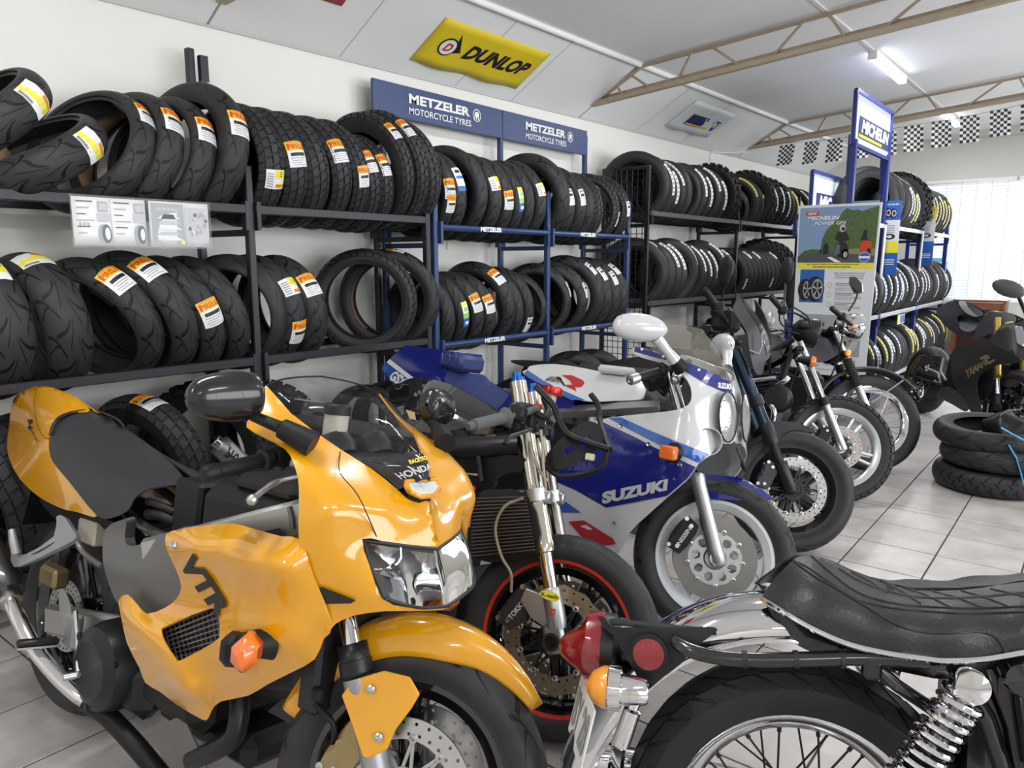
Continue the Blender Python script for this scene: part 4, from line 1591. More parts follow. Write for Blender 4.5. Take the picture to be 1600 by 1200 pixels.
# chequered flags on their line
yl = 8.93
lp = [at(x, y, 1, yl) for x, y in ((1226, 224), (1300, 218), (1400, 200), (1500, 184), (1600, 163), (1700, 144))]
g = MB()
g.tube(crv(lp, 6), .003, 6)
ln = tag(g.build('flag_line', GREYINK), 'thin cord strung below the farthest truss carrying chequered flags', 'cord')
fl = [(1213, 1241, 225, 259), (1252, 1279, 220, 257), (1288, 1315, 215, 254), (1330, 1356, 210, 249), (1372, 1400, 205, 244), (1412, 1442, 195, 238), (1455, 1486, 187, 231), (1499, 1530, 179, 224), (1546, 1579, 170, 214), (1594, 1628, 161, 206)]
for k, (xa, xb, ya, yb) in enumerate(fl):
    nx, ny = 6, 9
    A, B_, C_, D = at(xa + (6 if k < 3 else 1), ya + 3, 1, yl), at(xb + (2 if k < 3 else 1), ya - 1, 1, yl), at(xb - (4 if k < 2 else 0), yb - 3, 1, yl), at(xa - (0 if k < 2 else 0), yb, 1, yl)
    r = sign_root('chequered_flag', 'black and white chequered flag, %s from the left on the cord below the farthest truss' % ORD[k], 'flag', (A + B_) / 2, 'chequered flags')
    o = V(r.location)
    g = MB()
    f = lambda u, v: A.lerp(B_, u).lerp(D.lerp(C_, u), v) - o + V((0, .02 * math.sin(4 * u + k) * v, 0))
    for i in range(nx):
        for j in range(ny):
            g.add([f(i / nx, j / ny), f((i + 1) / nx, j / ny), f((i + 1) / nx, (j + 1) / ny), f(i / nx, (j + 1) / ny)], [(3, 2, 1, 0)], (i + j) % 2)
    g.build('cloth', [INK, WHITE], r, sharp=0, solid=.001)

# small box with its cable on the wall, sockets, screw holes
g = MB()
g.box((XW + .03, 8.26, 2.40), (.06, .05, .17), bev=.006)
bx = g.build('junction_box', mat('box_grey', (.55, .56, .50), .5), sharp=0)
tag(bx, 'small grey box on the wall below the end of the farthest truss', 'junction box')
g = MB()
g.tube(crv2([(0 + XW + .02, 8.26, 2.48), (XW + .02, 8.27, 2.62), (XW + .05, 8.5, 2.645), (XW + .14, 9.0, 2.70)], 5, False), .006, 6)
tag(g.build('cable', TRIMM), 'pale cable rising from the small wall box to the truss end', 'cable')
g = MB()
g.box((XW + .006, 3.98, 1.53), (.012, .12, .08), bev=.003)
tag(g.build('wall_socket', WALLM, sharp=0), 'cream wall socket below the top shelf of the blue rack', 'socket')

# water cooler and wooden cabinet below the far window
r = sign_root('water_cooler', 'water cooler with a blue bottle by the far window behind the free-standing rack', 'cooler', (-1.93, 11.98, 0))
g = MB()
g.box((0, 0, .52), (.32, .32, 1.04), bev=.02)
g.build('body', mat('cooler_white', (.7, .72, .73), .35), r)
g = MB()
g.lathe((0, 0, 1.04), (0, 0, 1), [(.07, 0), (.09, .03), (.135, .08), (.135, .16), (.128, .18), (.135, .2), (.135, .38), (.10, .42), (.0, .42)], 24)
g.build('bottle', mat('blue_bottle', (.12, .45, .75), .1, coat=1, alpha=.8), r)
g = MB()
g.box((0, -.165, .85), (.2, .03, .18), bev=.01)
g.build('tap_panel', PGREY, r)
WOOD = mat('red_brown_wood', (.22, .075, .04), .35, var=.2, scale=12)
r = sign_root('wooden_cabinet', 'red-brown wooden cabinet below the far window', 'cabinet', (-1.35, 11.95, 0))
g = MB()
g.box((0, 0, .89), (.62, .4, .03), bev=.004)
g.build('top', WOOD, r)
g = MB()
for sx in (-1, 1):
    g.box((sx * .28, 0, .44), (.03, .38, .87))
g.build('side_panel', WOOD, r)['kind'] = 'stuff'
g = MB()
g.box((0, -.17, .82), (.53, .02, .09))
g.build('apron', WOOD, r)
g = MB()
g.box((0, .17, .42), (.53, .02, .8))
g.build('back_panel', mat('dark_wood', (.08, .03, .02), .4), r)
# ================================================================== motorcycle toolkit
import numpy as np
from mathutils.geometry import delaunay_2d_cdt


def inside(p, poly_):
    x, y = p
    r = False
    n = len(poly_)
    for i in range(n):
        (x0, y0), (x1, y1) = poly_[i], poly_[i - 1]
        if (y0 > y) != (y1 > y) and x < (x1 - x0) * (y - y0) / (y1 - y0) + x0:
            r = not r
    return r


class Spline2:
    """smooth lateral offset over the traced outline"""
    def __init__(s, pts, reg=.10):
        P = np.array([p[:2] for p in pts], float) / 100.0
        z = np.array([p[2] for p in pts], float)
        n = len(P)
        d = np.linalg.norm(P[:, None] - P[None], axis=2)
        K = np.where(d > 1e-9, d * d * np.log(d + 1e-12), 0) + np.eye(n) * reg
        A = np.zeros((n + 3, n + 3))
        A[:n, :n] = K
        A[:n, n] = 1
        A[:n, n + 1:] = P
        A[n, :n] = 1
        A[n + 1:, :n] = P.T
        s.w = np.linalg.lstsq(A, np.concatenate([z, [0, 0, 0]]), rcond=None)[0]
        s.P = P

    def __call__(s, x, y):
        q = np.array([x, y]) / 100.0
        d = np.linalg.norm(s.P - q, axis=1)
        k = np.where(d > 1e-9, d * d * np.log(d + 1e-12), 0)
        return float(k @ s.w[:-3] + s.w[-3] + s.w[-2:] @ q)


def tri2d(outlines, step, sm):
    """fills a traced outline (with holes) with small triangles"""
    loops = []
    for lp in outlines:
        q = [V((p[0], p[1], 0)) for p in lp]
        if sm > 1:
            q = crv(q, sm, True)
        else:
            d = []
            for i, p in enumerate(q):
                nx = q[(i + 1) % len(q)]
                k = max(1, int((nx - p).length / step))
                d += [p.lerp(nx, j / k) for j in range(k)]
            q = d
        loops.append([(p.x, p.y) for p in q])
    v2, ed = [], []
    for lp in loops:
        o = len(v2)
        v2 += [V((a, b)) for a, b in lp]
        ed += [(o + i, o + (i + 1) % len(lp)) for i in range(len(lp))]
    xs = [p[0] for p in loops[0]]
    ys_ = [p[1] for p in loops[0]]
    gy = min(ys_) + step * .5
    row = 0
    while gy < max(ys_):
        gx = min(xs) + step * (.5 if row % 2 else 1.0)
        while gx < max(xs):
            if inside((gx, gy), loops[0]) and not any(inside((gx, gy), h) for h in loops[1:]):
                if all((gx - a) ** 2 + (gy - b) ** 2 > (step * .45) ** 2 for lp in loops for a, b in lp):
                    v2.append(V((gx, gy)))
            gx += step
        gy += step * .87
        row += 1
    ov, oe, of, *_ = delaunay_2d_cdt(v2, ed, [], 0, 1e-4)
    fs = []
    for f in of:
        cx = sum(ov[i].x for i in f) / len(f)
        cy = sum(ov[i].y for i in f) / len(f)
        if inside((cx, cy), loops[0]) and not any(inside((cx, cy), h) for h in loops[1:]):
            fs.append(list(f))
    return ov, fs


class Bike:
    def __init__(s, name, label, contact, heading, lean, steer=0.0, rake=25, R=.30, group='parked motorcycles', axle_x=0.0, dx=0.0):
        s.M = Mx.Translation((contact[0], contact[1], 0)) @ Mx.Rotation(rad(heading), 4, 'Z') @ Mx.Rotation(-rad(lean), 4, 'X')
        s.inv = s.M.inverted()
        s.root = empty(name, M=s.M)
        tag(s.root, label, 'motorcycle', group)
        s.R = R
        a = V((-math.sin(rad(rake)), 0, math.cos(rad(rake))))
        s.F = Mx.Translation((axle_x, 0, R)) @ Mx.Rotation(rad(steer), 4, a)
        s.Finv = s.F.inverted()
        s.axis = a
        s.dx = dx
        s.axle_x = axle_x

    def px(s, x, y, lat, F=None):
        """point of the machine seen at photo pixel x, y, at lateral offset lat (left positive) of its own mid plane"""
        inv = s.inv if F is None else F.inverted() @ s.inv
        c = inv @ CAM
        d = (inv.to_3x3() @ ray(x, y))
        t = (lat - c.y) / d.y
        return c + d * t

    def fin(s, name, mb, mt, parent=None, F=None, **k):
        if F is not None:
            mb.v = [F @ p for p in mb.v]
        return mb.build(name, mt, parent or s.root, **k)

    def tube(s, name, pts, r, mt, F=None, parent=None, n=10, smooth=4, both=False, **k):
        q = [s.px(*p, F) for p in pts]
        if smooth > 1 and len(q) > 2:
            q = crv(q, smooth)
            if isinstance(r, (list, tuple)):
                r = [r[min(int(i / smooth), len(r) - 1)] for i in range(len(q))]
        g = MB()
        g.tube(q, r, n, **k)
        if both:
            g.mirror()
        return s.fin(name, g, mt, parent, F)

    def tube3(s, name, pts, r, mt, F=None, parent=None, n=10, smooth=4, both=False, **k):
        q = [V(p) + V((0 if F is not None else s.dx, 0, 0)) for p in pts]
        if smooth > 1 and len(q) > 2:
            q = crv(q, smooth)
        g = MB()
        g.tube(q, r, n, **k)
        if both:
            g.mirror()
        return s.fin(name, g, mt, parent, F)

    def box3(s, name, c, size, mt, F=None, parent=None, R=None, bev=.006, both=False):
        g = MB()
        if isinstance(c, tuple) and F is None:
            c = (c[0] + s.dx, c[1], c[2])
        g.box(c, size, R, bev)
        if both:
            g.mirror()
        return s.fin(name, g, mt, parent, F, sharp=30)

    def lathe3(s, name, c, ax, prof, mt, F=None, parent=None, n=24, both=False, **k):
        g = MB()
        if isinstance(c, tuple) and F is None:
            c = (c[0] + s.dx, c[1], c[2])
        g.lathe(c, ax, prof, n, **k)
        if both:
            g.mirror()
        return s.fin(name, g, mt, parent, F)

    def sheet(s, name, outline, mt, ctrl=(), holes=(), step=14, sm=3, F=None, parent=None, mirror=False, solid=.004, sharp=179, reg=.10, build=True, lift=0.0):
        pts = [p for p in outline if len(p) > 2] + list(ctrl)
        sp = Spline2(pts, reg)
        inv = s.inv if F is None else F.inverted() @ s.inv
        c = inv @ CAM
        R3 = inv.to_3x3()

        def P(x, y, lf=0.0):
            d = R3 @ ray(x, y)
            lat = sp(x, y)
            lat = (min(lat, 0) if mirror else lat) - lf
            return c + d * ((lat - c.y) / d.y)
        if not build:
            return P
        ov, fs = tri2d([outline] + list(holes), step, sm)
        vs = [P(p.x, p.y, lift) for p in ov]
        # face the camera
        fix = []
        for f in fs:
            a, b, d = vs[f[0]], vs[f[1]], vs[f[2]]
            n = (b - a).cross(d - a)
            fix.append(f if n.dot(c - a) > 0 else f[::-1])
        nr = [V() for _ in vs]
        cnt = {}
        for f in fix:
            n = (vs[f[1]] - vs[f[0]]).cross(vs[f[2]] - vs[f[0]])
            for i, j in enumerate(f):
                nr[j] += n
                e = (j, f[(i + 1) % len(f)])
                cnt[e] = cnt.get(e, 0) + 1
        nr = [n.normalized() if n.length > 0 else V((0, -1, 0)) for n in nr]
        bound = [e for e in cnt if (e[1], e[0]) not in cnt]
        apart = mirror and min(abs(p.y) for p in vs) > .012

        def shell(flip):
            g = MB()
            sy = -1 if flip else 1
            fl = lambda p: V((p.x, p.y * sy, p.z))
            inn = [p - n * solid for p, n in zip(vs, nr)]
            o_ = (lambda f: f[::-1]) if flip else (lambda f: f)
            return g, [fl(p) for p in vs], [fl(p) for p in inn], [o_(f) for f in fix], [o_([e[1], e[0]]) for e in bound]

        def rims(g, fr_, in_, ed, skip):
            for (i, j) in ed:
                if skip and abs(fr_[i].y) < .003 and abs(fr_[j].y) < .003:
                    continue
                g.add([fr_[i], fr_[j], in_[j], in_[i]], [(0, 1, 2, 3)])
        if mirror and not apart:
            g = MB()
            n = len(vs)
            _, fr0, in0, f0, e0_ = shell(False)
            _, fr1, in1, f1, e1_ = shell(True)
            idx = [i if abs(vs[i].y) < .004 else n + i for i in range(n)]
            fr0 = [V((p.x, 0 if abs(p.y) < .004 else p.y, p.z)) for p in fr0]
            g.add(fr0 + fr1, f0 + [[idx[i] for i in f] for f in f1])
            if solid:
                g.add(in0 + in1, [f[::-1] for f in f0] + [[idx[i] for i in f][::-1] for f in f1])
                rims(g, fr0, in0, e0_, True)
                rims(g, fr1, in1, e1_, True)
            o = s.fin(name, g, mt, parent, F, sharp=sharp)
        else:
            for k in ((True, False) if mirror else (False,)):
                _, fr0, in0, f0, e0_ = shell(k)
                g = MB()
                g.add(fr0, f0)
                if solid:
                    g.add(in0, [f[::-1] for f in f0])
                    rims(g, fr0, in0, e0_, False)
                o = s.fin(name, g, mt, parent, F, sharp=sharp)
        o_P = P
        return o, o_P

    def flat(s, name, P, polys, mt, parent=None, F=None, lift=.003, texts=(), step=9):
        """print or lettering laid on a traced panel: polygons in photo pixels"""
        g = MB()
        for pl, mi in polys:
            ov, fs = tri2d([pl], step, 1)
            g.add([P(p.x, p.y, lift + .0004 * mi) for p in ov], fs, mi)
        for (tx, qd, bold, shear, mi) in texts:
            a, b, c_, d = qd
            text_on(g, tx, lambda u, v: P(a[0] * (1 - u) * (1 - v) + b[0] * u * (1 - v) + c_[0] * u * v + d[0] * (1 - u) * v, a[1] * (1 - u) * (1 - v) + b[1] * u * (1 - v) + c_[1] * u * v + d[1] * (1 - u) * v, lift * 1.25 + .0012), bold, shear, mi)
        return s.fin(name, g, mt, parent, F, sharp=0)


def disc_holes(r0, r1, nsec, rows, hole, wave=0.0, off=True):
    """brake disc in the x-z plane with drilled holes"""
    g = MB()
    K = 8
    dr = (r1 - r0) / rows
    for j in range(rows):
        ra, rb = r0 + dr * j, r0 + dr * (j + 1)
        for i in range(nsec):
            sh = .5 * (j % 2)
            ta, tb = 2 * PI * (i + sh) / nsec, 2 * PI * (i + 1 + sh) / nsec
            tm = (ta + tb) / 2
            ctr = ((ra + rb) / 2, tm)
            wv = lambda t: (1 + wave * math.cos(nsec / 2 * t)) if j == rows - 1 else 1
            ob = [(ra, ta), (ra, tm), (ra, tb), ((ra + rb) / 2, tb), (rb * wv(tb), tb), (rb * wv(tm), tm), (rb * wv(ta), ta), ((ra + rb) / 2, ta)]
            outer = [V((r * math.cos(t), 0, r * math.sin(t))) for r, t in ob]
            cp = V((ctr[0] * math.cos(tm), 0, ctr[0] * math.sin(tm)))
            inner = []
            for p in outer:
                d = (p - cp)
                d.normalize()
                inner.append(cp + d * hole)
            g.add(outer + inner, [(k, (k + 1) % K, K + (k + 1) % K, K + k) for k in range(K)])
    return g


def wheel(B, F, R, W, kind, style, rimmat, name='front_wheel', discs=(-.06, .06), disc=(.10, .155), discmat=None, wave=0, carrier=None, stripe=None, rim_r=.216, spokes=5, drill=True, hubmat=None, rim_half=None, spin=0, spokemat=None):
    """wheel about the y axis of frame F: rim, tyre, spokes, hub, brake discs"""
    S = Mx.Rotation(rad(spin), 4, 'Y')
    F = F @ S
    rh = rim_half or W * .36
    g = MB()
    ro = rim_r + .010
    pr = [(ro, -rh - .004), (ro, -rh + .004), (rim_r - .008, -rh + .012), (rim_r - .022, -rh * .45), (rim_r - .022, rh * .45), (rim_r - .008, rh - .012), (ro, rh - .004), (ro, rh + .004), (rim_r - .012, rh + .002), (rim_r - .036, rh * .55), (rim_r - .038, 0), (rim_r - .036, -rh * .55), (rim_r - .012, -rh - .002)]
    g.lathe((0, 0, 0), (0, 1, 0), pr, 64, closed=True, ref=(1, 0, 0))
    rim = B.fin(name, g, rimmat, F=F, sharp=35)
    t = bpy.data.objects.new('tyre', tyre_mesh(kind, R, W, rim_r))
    COL.objects.link(t)
    t.parent = rim
    t.matrix_local = F
    hub = MB()
    hub.lathe((0, 0, 0), (0, 1, 0), [(.0, -.07), (.035, -.07), (.045, -.05), (.045, .05), (.035, .07), (0, .07)], 24)
    B.fin('hub', hub, hubmat or rimmat, rim, F)
    rin = rim_r - .03
    if style == 'five':
        for k in range(spokes):
            a = 2 * PI * k / spokes
            g = MB()
            for s_ in (-1, 1):
                p = [V((.035 * math.cos(a + .5 * s_), 0, .035 * math.sin(a + .5 * s_))), V((.11 * math.cos(a + .13 * s_), 0, .11 * math.sin(a + .13 * s_))), V((rin * math.cos(a + .12 * s_), 0, rin * math.sin(a + .12 * s_)))]
                g.tube(crv(p, 4), [.013] * 9, 8, flat=1.3)
            B.fin('spoke', g, rimmat, rim, F)
    elif style == 'wide':
        for k in range(spokes):
            a = 2 * PI * k / spokes
            g = MB()
            w0, w1 = .32, .20
            pts = [(.06, a - w0 * 1.6), (.12, a - w0 * .8), (rin * .88, a - w1 * .9), (rin + .006, a - w1 * 1.6), (rin + .006, a), (rin + .006, a + w1 * 1.6), (rin * .88, a + w1 * .9), (.12, a + w0 * .8), (.06, a + w0 * 1.6)]
            P3 = [V((r * math.cos(t_), -.018, r * math.sin(t_))) for r, t_ in pts]
            g.prism(P3, (0, .036, 0))
            B.fin('spoke', g, rimmat, rim, F, bev=.005)
    elif style == 'mag':
        for k in range(spokes):
            a = 2 * PI * k / spokes
            g = MB()
            for s_ in (-1, 1):
                P3 = [V((r * math.cos(t_), -.016, r * math.sin(t_))) for r, t_ in ((.04, a + s_ * .55), (.04, a + s_ * .1), (rin, a + s_ * .10), (rin, a + s_ * .17))]
                g.prism(P3, (0, .03, 0))
            B.fin('spoke', g, rimmat, rim, F, bev=.002)
    elif style == 'wire':
        for k in range(spokes):
            a = 2 * PI * k / spokes
            g = MB()
            side = 1 if k % 2 else -1
            tw = .75 * (1 if (k // 2) % 2 else -1)
            p0 = V((.05 * math.cos(a + tw), side * .045, .05 * math.sin(a + tw)))
            p1 = V((rin * math.cos(a), side * .012, rin * math.sin(a)))
            g.tube([p0, p1], .0022, 6)
            g.tube([p1.lerp(p0, .10), p1], .0042, 6)
            B.fin('spoke', g, spokemat or STEEL, rim, F)
    if stripe:
        g = MB()
        for s_ in (-1, 1):
            g.lathe((0, 0, 0), (0, 1, 0), [(ro - .012, s_ * (rh + .002)), (ro - .009, s_ * (rh + .006)), (ro + .001, s_ * (rh + .008)), (ro + .003, s_ * (rh + .001))], 64, cap=False)
        B.fin('rim_stripe', g, stripe, rim, F)
    for y in discs:
        nsec = 30
        if drill:
            g = disc_holes(disc[0], disc[1], nsec, 2, .0038, wave)
        else:
            g = MB()
            g.lathe((0, 0, 0), (0, 1, 0), [(disc[0], 0), (disc[1], 0)], 64, cap=False)
        g.v = [p + V((0, y, 0)) for p in g.v]
        B.fin('brake_disc', g, discmat or STEEL, rim, F, solid=.005, offset=0, weld=.0004, sharp=0)
        if carrier:
            g = MB()
            n = 10
            g.lathe((0, y, 0), (0, 1, 0), [(.036, -.004), (.052, -.004), (.052, .004), (.036, .004)], 32, closed=True)
            for k in range(n):
                a = 2 * PI * k / n
                for d_ in (-.22, .22):
                    g.bar((.045 * math.cos(a + d_), y, .045 * math.sin(a + d_)), ((disc[0] + .004) * math.cos(a), y, (disc[0] + .004) * math.sin(a)), .007, .006, up=(0, 1, 0))
            B.fin('disc_carrier', g, carrier, rim, F)
            g = MB()
            for k in range(n):
                a = 2 * PI * k / n
                g.lathe(((disc[0] + .003) * math.cos(a), y, (disc[0] + .003) * math.sin(a)), (0, 1, 0), [(.004, -.007), (.009, -.006), (.009, .006), (.004, .007)], 12, closed=True)
            B.fin('disc_bobbins', g, STEEL, rim, F)['kind'] = 'stuff'
    return rim


def caliper(B, F, ang, y, mt, parent=None, r=.135, word=None, bolts=True):
    """brake caliper hugging the disc at angle ang (degrees, 90 = top) in frame F"""
    A = Mx.Rotation(-rad(ang), 4, 'Y')
    Ff = F @ A
    g = MB()
    sg = -1 if y < 0 else 1
    pts = [(-.022, -.062), (.030, -.07), (.036, -.035), (.028, -.012), (.034, .0), (.028, .012), (.036, .035), (.030, .07), (-.022, .062), (-.03, .03), (-.03, -.03)]
    g.prism([V((r + a, y + sg * .008, b)) for a, b in pts], (0, sg * .03, 0))
    g.prism([V((r + a * .9, y - sg * .010, b * .9)) for a, b in pts], (0, -sg * .02, 0))
    g.box((r + .03, y, 0), (.02, .05, .09), bev=.004)
    c = B.fin('brake_caliper', g, mt, parent, Ff, bev=.004)
    if bolts:
        g = MB()
        for (a, b) in ((.028, -.058), (.028, .058), (.0, -.045), (.0, .045)):
            g.lathe((r + a, y + sg * .038, b), (0, sg, 0), [(.008, 0), (.008, .004), (.004, .004), (.004, .001)], 10)
        B.fin('caliper_bolts', g, STEEL, c, Ff)['kind'] = 'stuff'
    if word:
        g = MB()
        yy = y + sg * .0385
        text_on(g, word, lambda u, v: V((r + .0 + .0 + (.016 * (v - .5)), yy, (-.038 + .076 * (1 - u)) * (1 if sg < 0 else -1))), bold=.03)
        B.fin('lettering', g, mat('print_pale', (.55, .55, .55), .5), c, Ff, sharp=0)
    return c


def mirror_head(B, name, c, size, R, mt, parent=None, F=None):
    g = MB()
    g.ball((0, 0, 0), size, 20)
    g.v = [V((p.x * (1 - .18 * p.y / size[1]) if True else p.x, p.y, max(p.z, -size[2] * .95))) for p in g.v]
    g.v = [V(c) + R @ p for p in g.v]
    return B.fin(name, g, mt, parent, F)


def coil(g, a, b, r, turns, wire, n=14):
    a, b = V(a), V(b)
    d = (b - a).normalized()
    x = d.orthogonal().normalized()
    y = d.cross(x)
    N = turns * n
    g.tube([a.lerp(b, i / N) + (x * math.cos(2 * PI * i / n) + y * math.sin(2 * PI * i / n)) * r for i in range(N + 1)], wire, 8)
    return g


def bellows(g, a, b, r, n):
    a, b = V(a), V(b)
    L = (b - a).length
    g.lathe(a, b - a, [((r if i % 2 else r * .78), L * i / (2 * n)) for i in range(2 * n + 1)], 18)
    return g
# ================================================================== yellow half-faired motorcycle
YPAINT = mat('yellow_paint', (0.70, 0.315, 0.002), 0.22, coat=1.0, var=.03, scale=400)
SCREEN = mat('smoked_screen', (0.06, 0.06, 0.065), 0.04, coat=1.0, alpha=.14, var=0)
VINYL = mat('seat_vinyl', (0.022, 0.022, 0.026), 0.5, bump=.25, bscale=500)
CARBON = mat('carbon_weave', (0.02, 0.02, 0.022), .25, coat=.6, bump=.4, bscale=300)
REFL = mat('lamp_reflector', (.45, .46, .48), .2, 1.0, bump=1.0, bscale=70)
COVER = PANE
B = Bike('motorcycle', 'yellow sports motorcycle with a clear screen, nearest on the left', (-1.07, .945), 3.5, 11, steer=26.5, rake=25.3, dx=.08)
F = B.F
TAIL = [(15, 660, 0), (22, 622, 0), (57, 603, 0), (100, 612, 0), (140, 640, 0), (112, 644, -.05), (92, 652, -.09), (78, 678, -.12), (76, 700, -.13), (83, 722, -.14), (110, 755, -.152), (151, 806, -.15), (120, 800, -.14), (95, 794, -.135), (62, 777, -.13), (37, 755, -.12), (20, 730, -.10), (11, 700, -.05)]
tl, TP_ = B.sheet('tail_cowl', TAIL, YPAINT, ctrl=[(50, 690, -.105), (60, 740, -.135), (110, 780, -.155), (60, 640, -.06), (30, 660, -.055)], mirror=True, step=7)
B.flat('lettering', TP_, [([(42, 656), (50, 655), (51, 660), (46, 664), (52, 668), (46, 672), (42, 668), (46, 664)], 0)], INK, tl, texts=[('996 VTR', ((50, 671), (60, 690), (57, 691), (47, 672)), .02, 0, 0)])
B.sheet('seat', [(140, 641, 0), (112, 645, -.045), (93, 654, -.09), (80, 680, -.118), (77, 700, -.13), (83, 722, -.142), (110, 755, -.158), (152, 806, -.16), (178, 808, -.155), (200, 797, -.15), (210, 779, -.135), (230, 765, -.115), (262, 759, -.09), (284, 756, -.05), (286, 745, 0), (255, 712, 0), (200, 672, 0)], VINYL,
        ctrl=[(130, 700, -.09), (170, 760, -.14), (200, 730, -.075)], mirror=True, step=12)
B.tube('seat_piping', [(79, 680, -.12), (84, 664, -.11), (93, 653, -.09), (112, 645, -.05), (140, 641, -.002)], .006, SATIN, both=True)
B.tube('panel_joint', [(57, 604, -.01), (53, 630, -.055), (57, 660, -.09), (68, 682, -.115), (77, 685, -.123)], .0016, mat('joint_ochre', (.2, .09, .0), .5), parent=tl, both=True)
B.sheet('tail_underside', [(62, 776, -.12), (120, 798, -.13), (151, 804, -.14), (165, 812, -.12), (185, 822, -.10), (120, 830, -.09), (80, 805, -.09)], BLACK, mirror=True)
# front fairing
FAIR = [(416, 602, -.18), (455, 646, -.165), (532, 702, -.125), (580, 732, -.085), (620, 764, -.05), (636, 779, -.036), (655, 786, -.016), (672, 784, 0), (679, 830, 0), (682, 856, 0), (640, 852, -.07), (600, 846, -.125), (566, 842, -.16), (578, 885, -.162), (598, 936, -.150), (640, 950, -.09), (696, 948, 0), (690, 953, 0), (640, 955, -.08), (601, 955, -.135), (552, 962, -.165), (524, 975, -.18), (512, 985, -.19), (500, 950, -.2), (480, 900, -.235), (467, 859, -.26), (467, 785, -.265), (466, 750, -.262), (457, 720, -.255), (445, 700, -.25), (412, 683, -.245), (385, 667, -.245), (392, 650, -.235), (405, 625, -.21)]
fr, FP = B.sheet('front_fairing', FAIR, YPAINT, ctrl=[(500, 745, -.235), (530, 800, -.225), (520, 880, -.215), (600, 790, -.12), (640, 815, -.06), (440, 665, -.215), (550, 920, -.185)], mirror=True, step=8, sm=2)
B.flat('air_slot', FP, [([(491, 932), (496, 921), (503, 917), (556, 938), (548, 943), (500, 944)], 0)], INK, fr, lift=.004)
B.tube('panel_joint', [(532, 703, -.127), (531, 738, -.19), (560, 775, -.19), (590, 842, -.135)], .0012, INK, parent=fr)
# side panels
SIDE = [(258, 842, -.255), (267, 830, -.25), (312, 822, -.245), (342, 819, -.24), (367, 818, -.24), (399, 827, -.245), (440, 838, -.25), (470, 844, -.252), (490, 900, -.232), (520, 975, -.185), (506, 998, -.18), (492, 1030, -.18), (457, 1050, -.19), (417, 1070, -.195), (388, 1087, -.19), (345, 1096, -.18), (331, 1110, -.178), (325, 1123, -.176), (315, 1124, -.178), (276, 1101, -.20), (250, 1081, -.215), (227, 1067, -.225), (218, 1044, -.23), (198, 1004, -.235), (187, 952, -.235), (186, 937, -.235), (198, 929, -.235), (216, 946, -.23), (230, 959, -.228), (259, 949, -.228), (276, 935, -.232), (283, 917, -.24), (276, 892, -.25), (262, 863, -.255)]
VENT = [(252, 985), (262, 977), (330, 950), (341, 962), (343, 990), (335, 1003), (283, 1032), (272, 1028), (258, 1005)]
sd, SP_ = B.sheet('side_fairing', SIDE, YPAINT, ctrl=[(345, 846, -.290), (300, 850, -.288), (400, 868, -.298), (450, 890, -.285), (330, 895, -.266), (330, 930, -.252), (380, 920, -.268), (430, 940, -.258), (400, 990, -.262), (460, 1000, -.235), (222, 975, -.262), (238, 1012, -.272), (268, 1052, -.270), (296, 1080, -.252), (310, 1055, -.236), (350, 1040, -.236), (315, 1100, -.205), (390, 1055, -.225), (205, 960, -.250)], holes=[VENT], mirror=True, step=7, sm=2, reg=.012)
B.flat('lettering', SP_, [], INK, sd, texts=[('VTR', ((278, 882), (340, 968), (360, 948), (301, 864)), .05, .15, 0)])
B.lathe3('screw', B.px(271, 852, -.272), (0, -1, .2), [(.009, 0), (.007, .004), (.003, .002)], STEEL, parent=sd, n=12)
g = MB()
g.prism([SP_(x, y, -.035) for x, y in [(246, 978), (330, 943), (352, 960), (350, 1000), (285, 1040), (262, 1030)]], (0, .01, 0))
gl = B.fin('radiator_grille', g, BLACK, sharp=0)
g = MB()
for k in range(13):
    a, c = SP_(256 + 7.5 * k, 975 - 2 * k, -.024), SP_(272 + 6.5 * k, 1040 - 4 * k, -.024)
    g.bar(a, c, .003, .003)
for k in range(8):
    a, c = SP_(250, 985 + 7 * k, -.024), SP_(345, 945 + 9 * k, -.024)
    g.bar(a, c, .003, .003)
B.fin('grille_mesh', g, GUN, gl, sharp=0)['kind'] = 'stuff'
# indicators
c0 = B.px(384, 1017, -.305)
r0_ = B.px(366, 1014, -.27)
for sg in (-1, 1):
    fl_ = lambda p: V((p.x, p.y if sg < 0 else -p.y, p.z))
    Ri = Mx.Rotation(rad(-38 * sg), 3, 'Z')
    g = MB()
    g.box(fl_(r0_), (.05, .055, .066), Ri, bev=.014)
    q0 = fl_(c0) + V((-.02, -sg * .03, 0))
    g.lathe(q0, (.3, -sg, 0), [(.026, -.02), (.03, .02), (.036, .04)], 16)
    ind = B.fin('indicator', g, BLACK)
    g = MB()
    g.box(fl_(c0) + V((.004, 0, 0)), (.050, .082, .068), Ri, bev=.020)
    B.fin('indicator_lens', g, AMBER, ind)
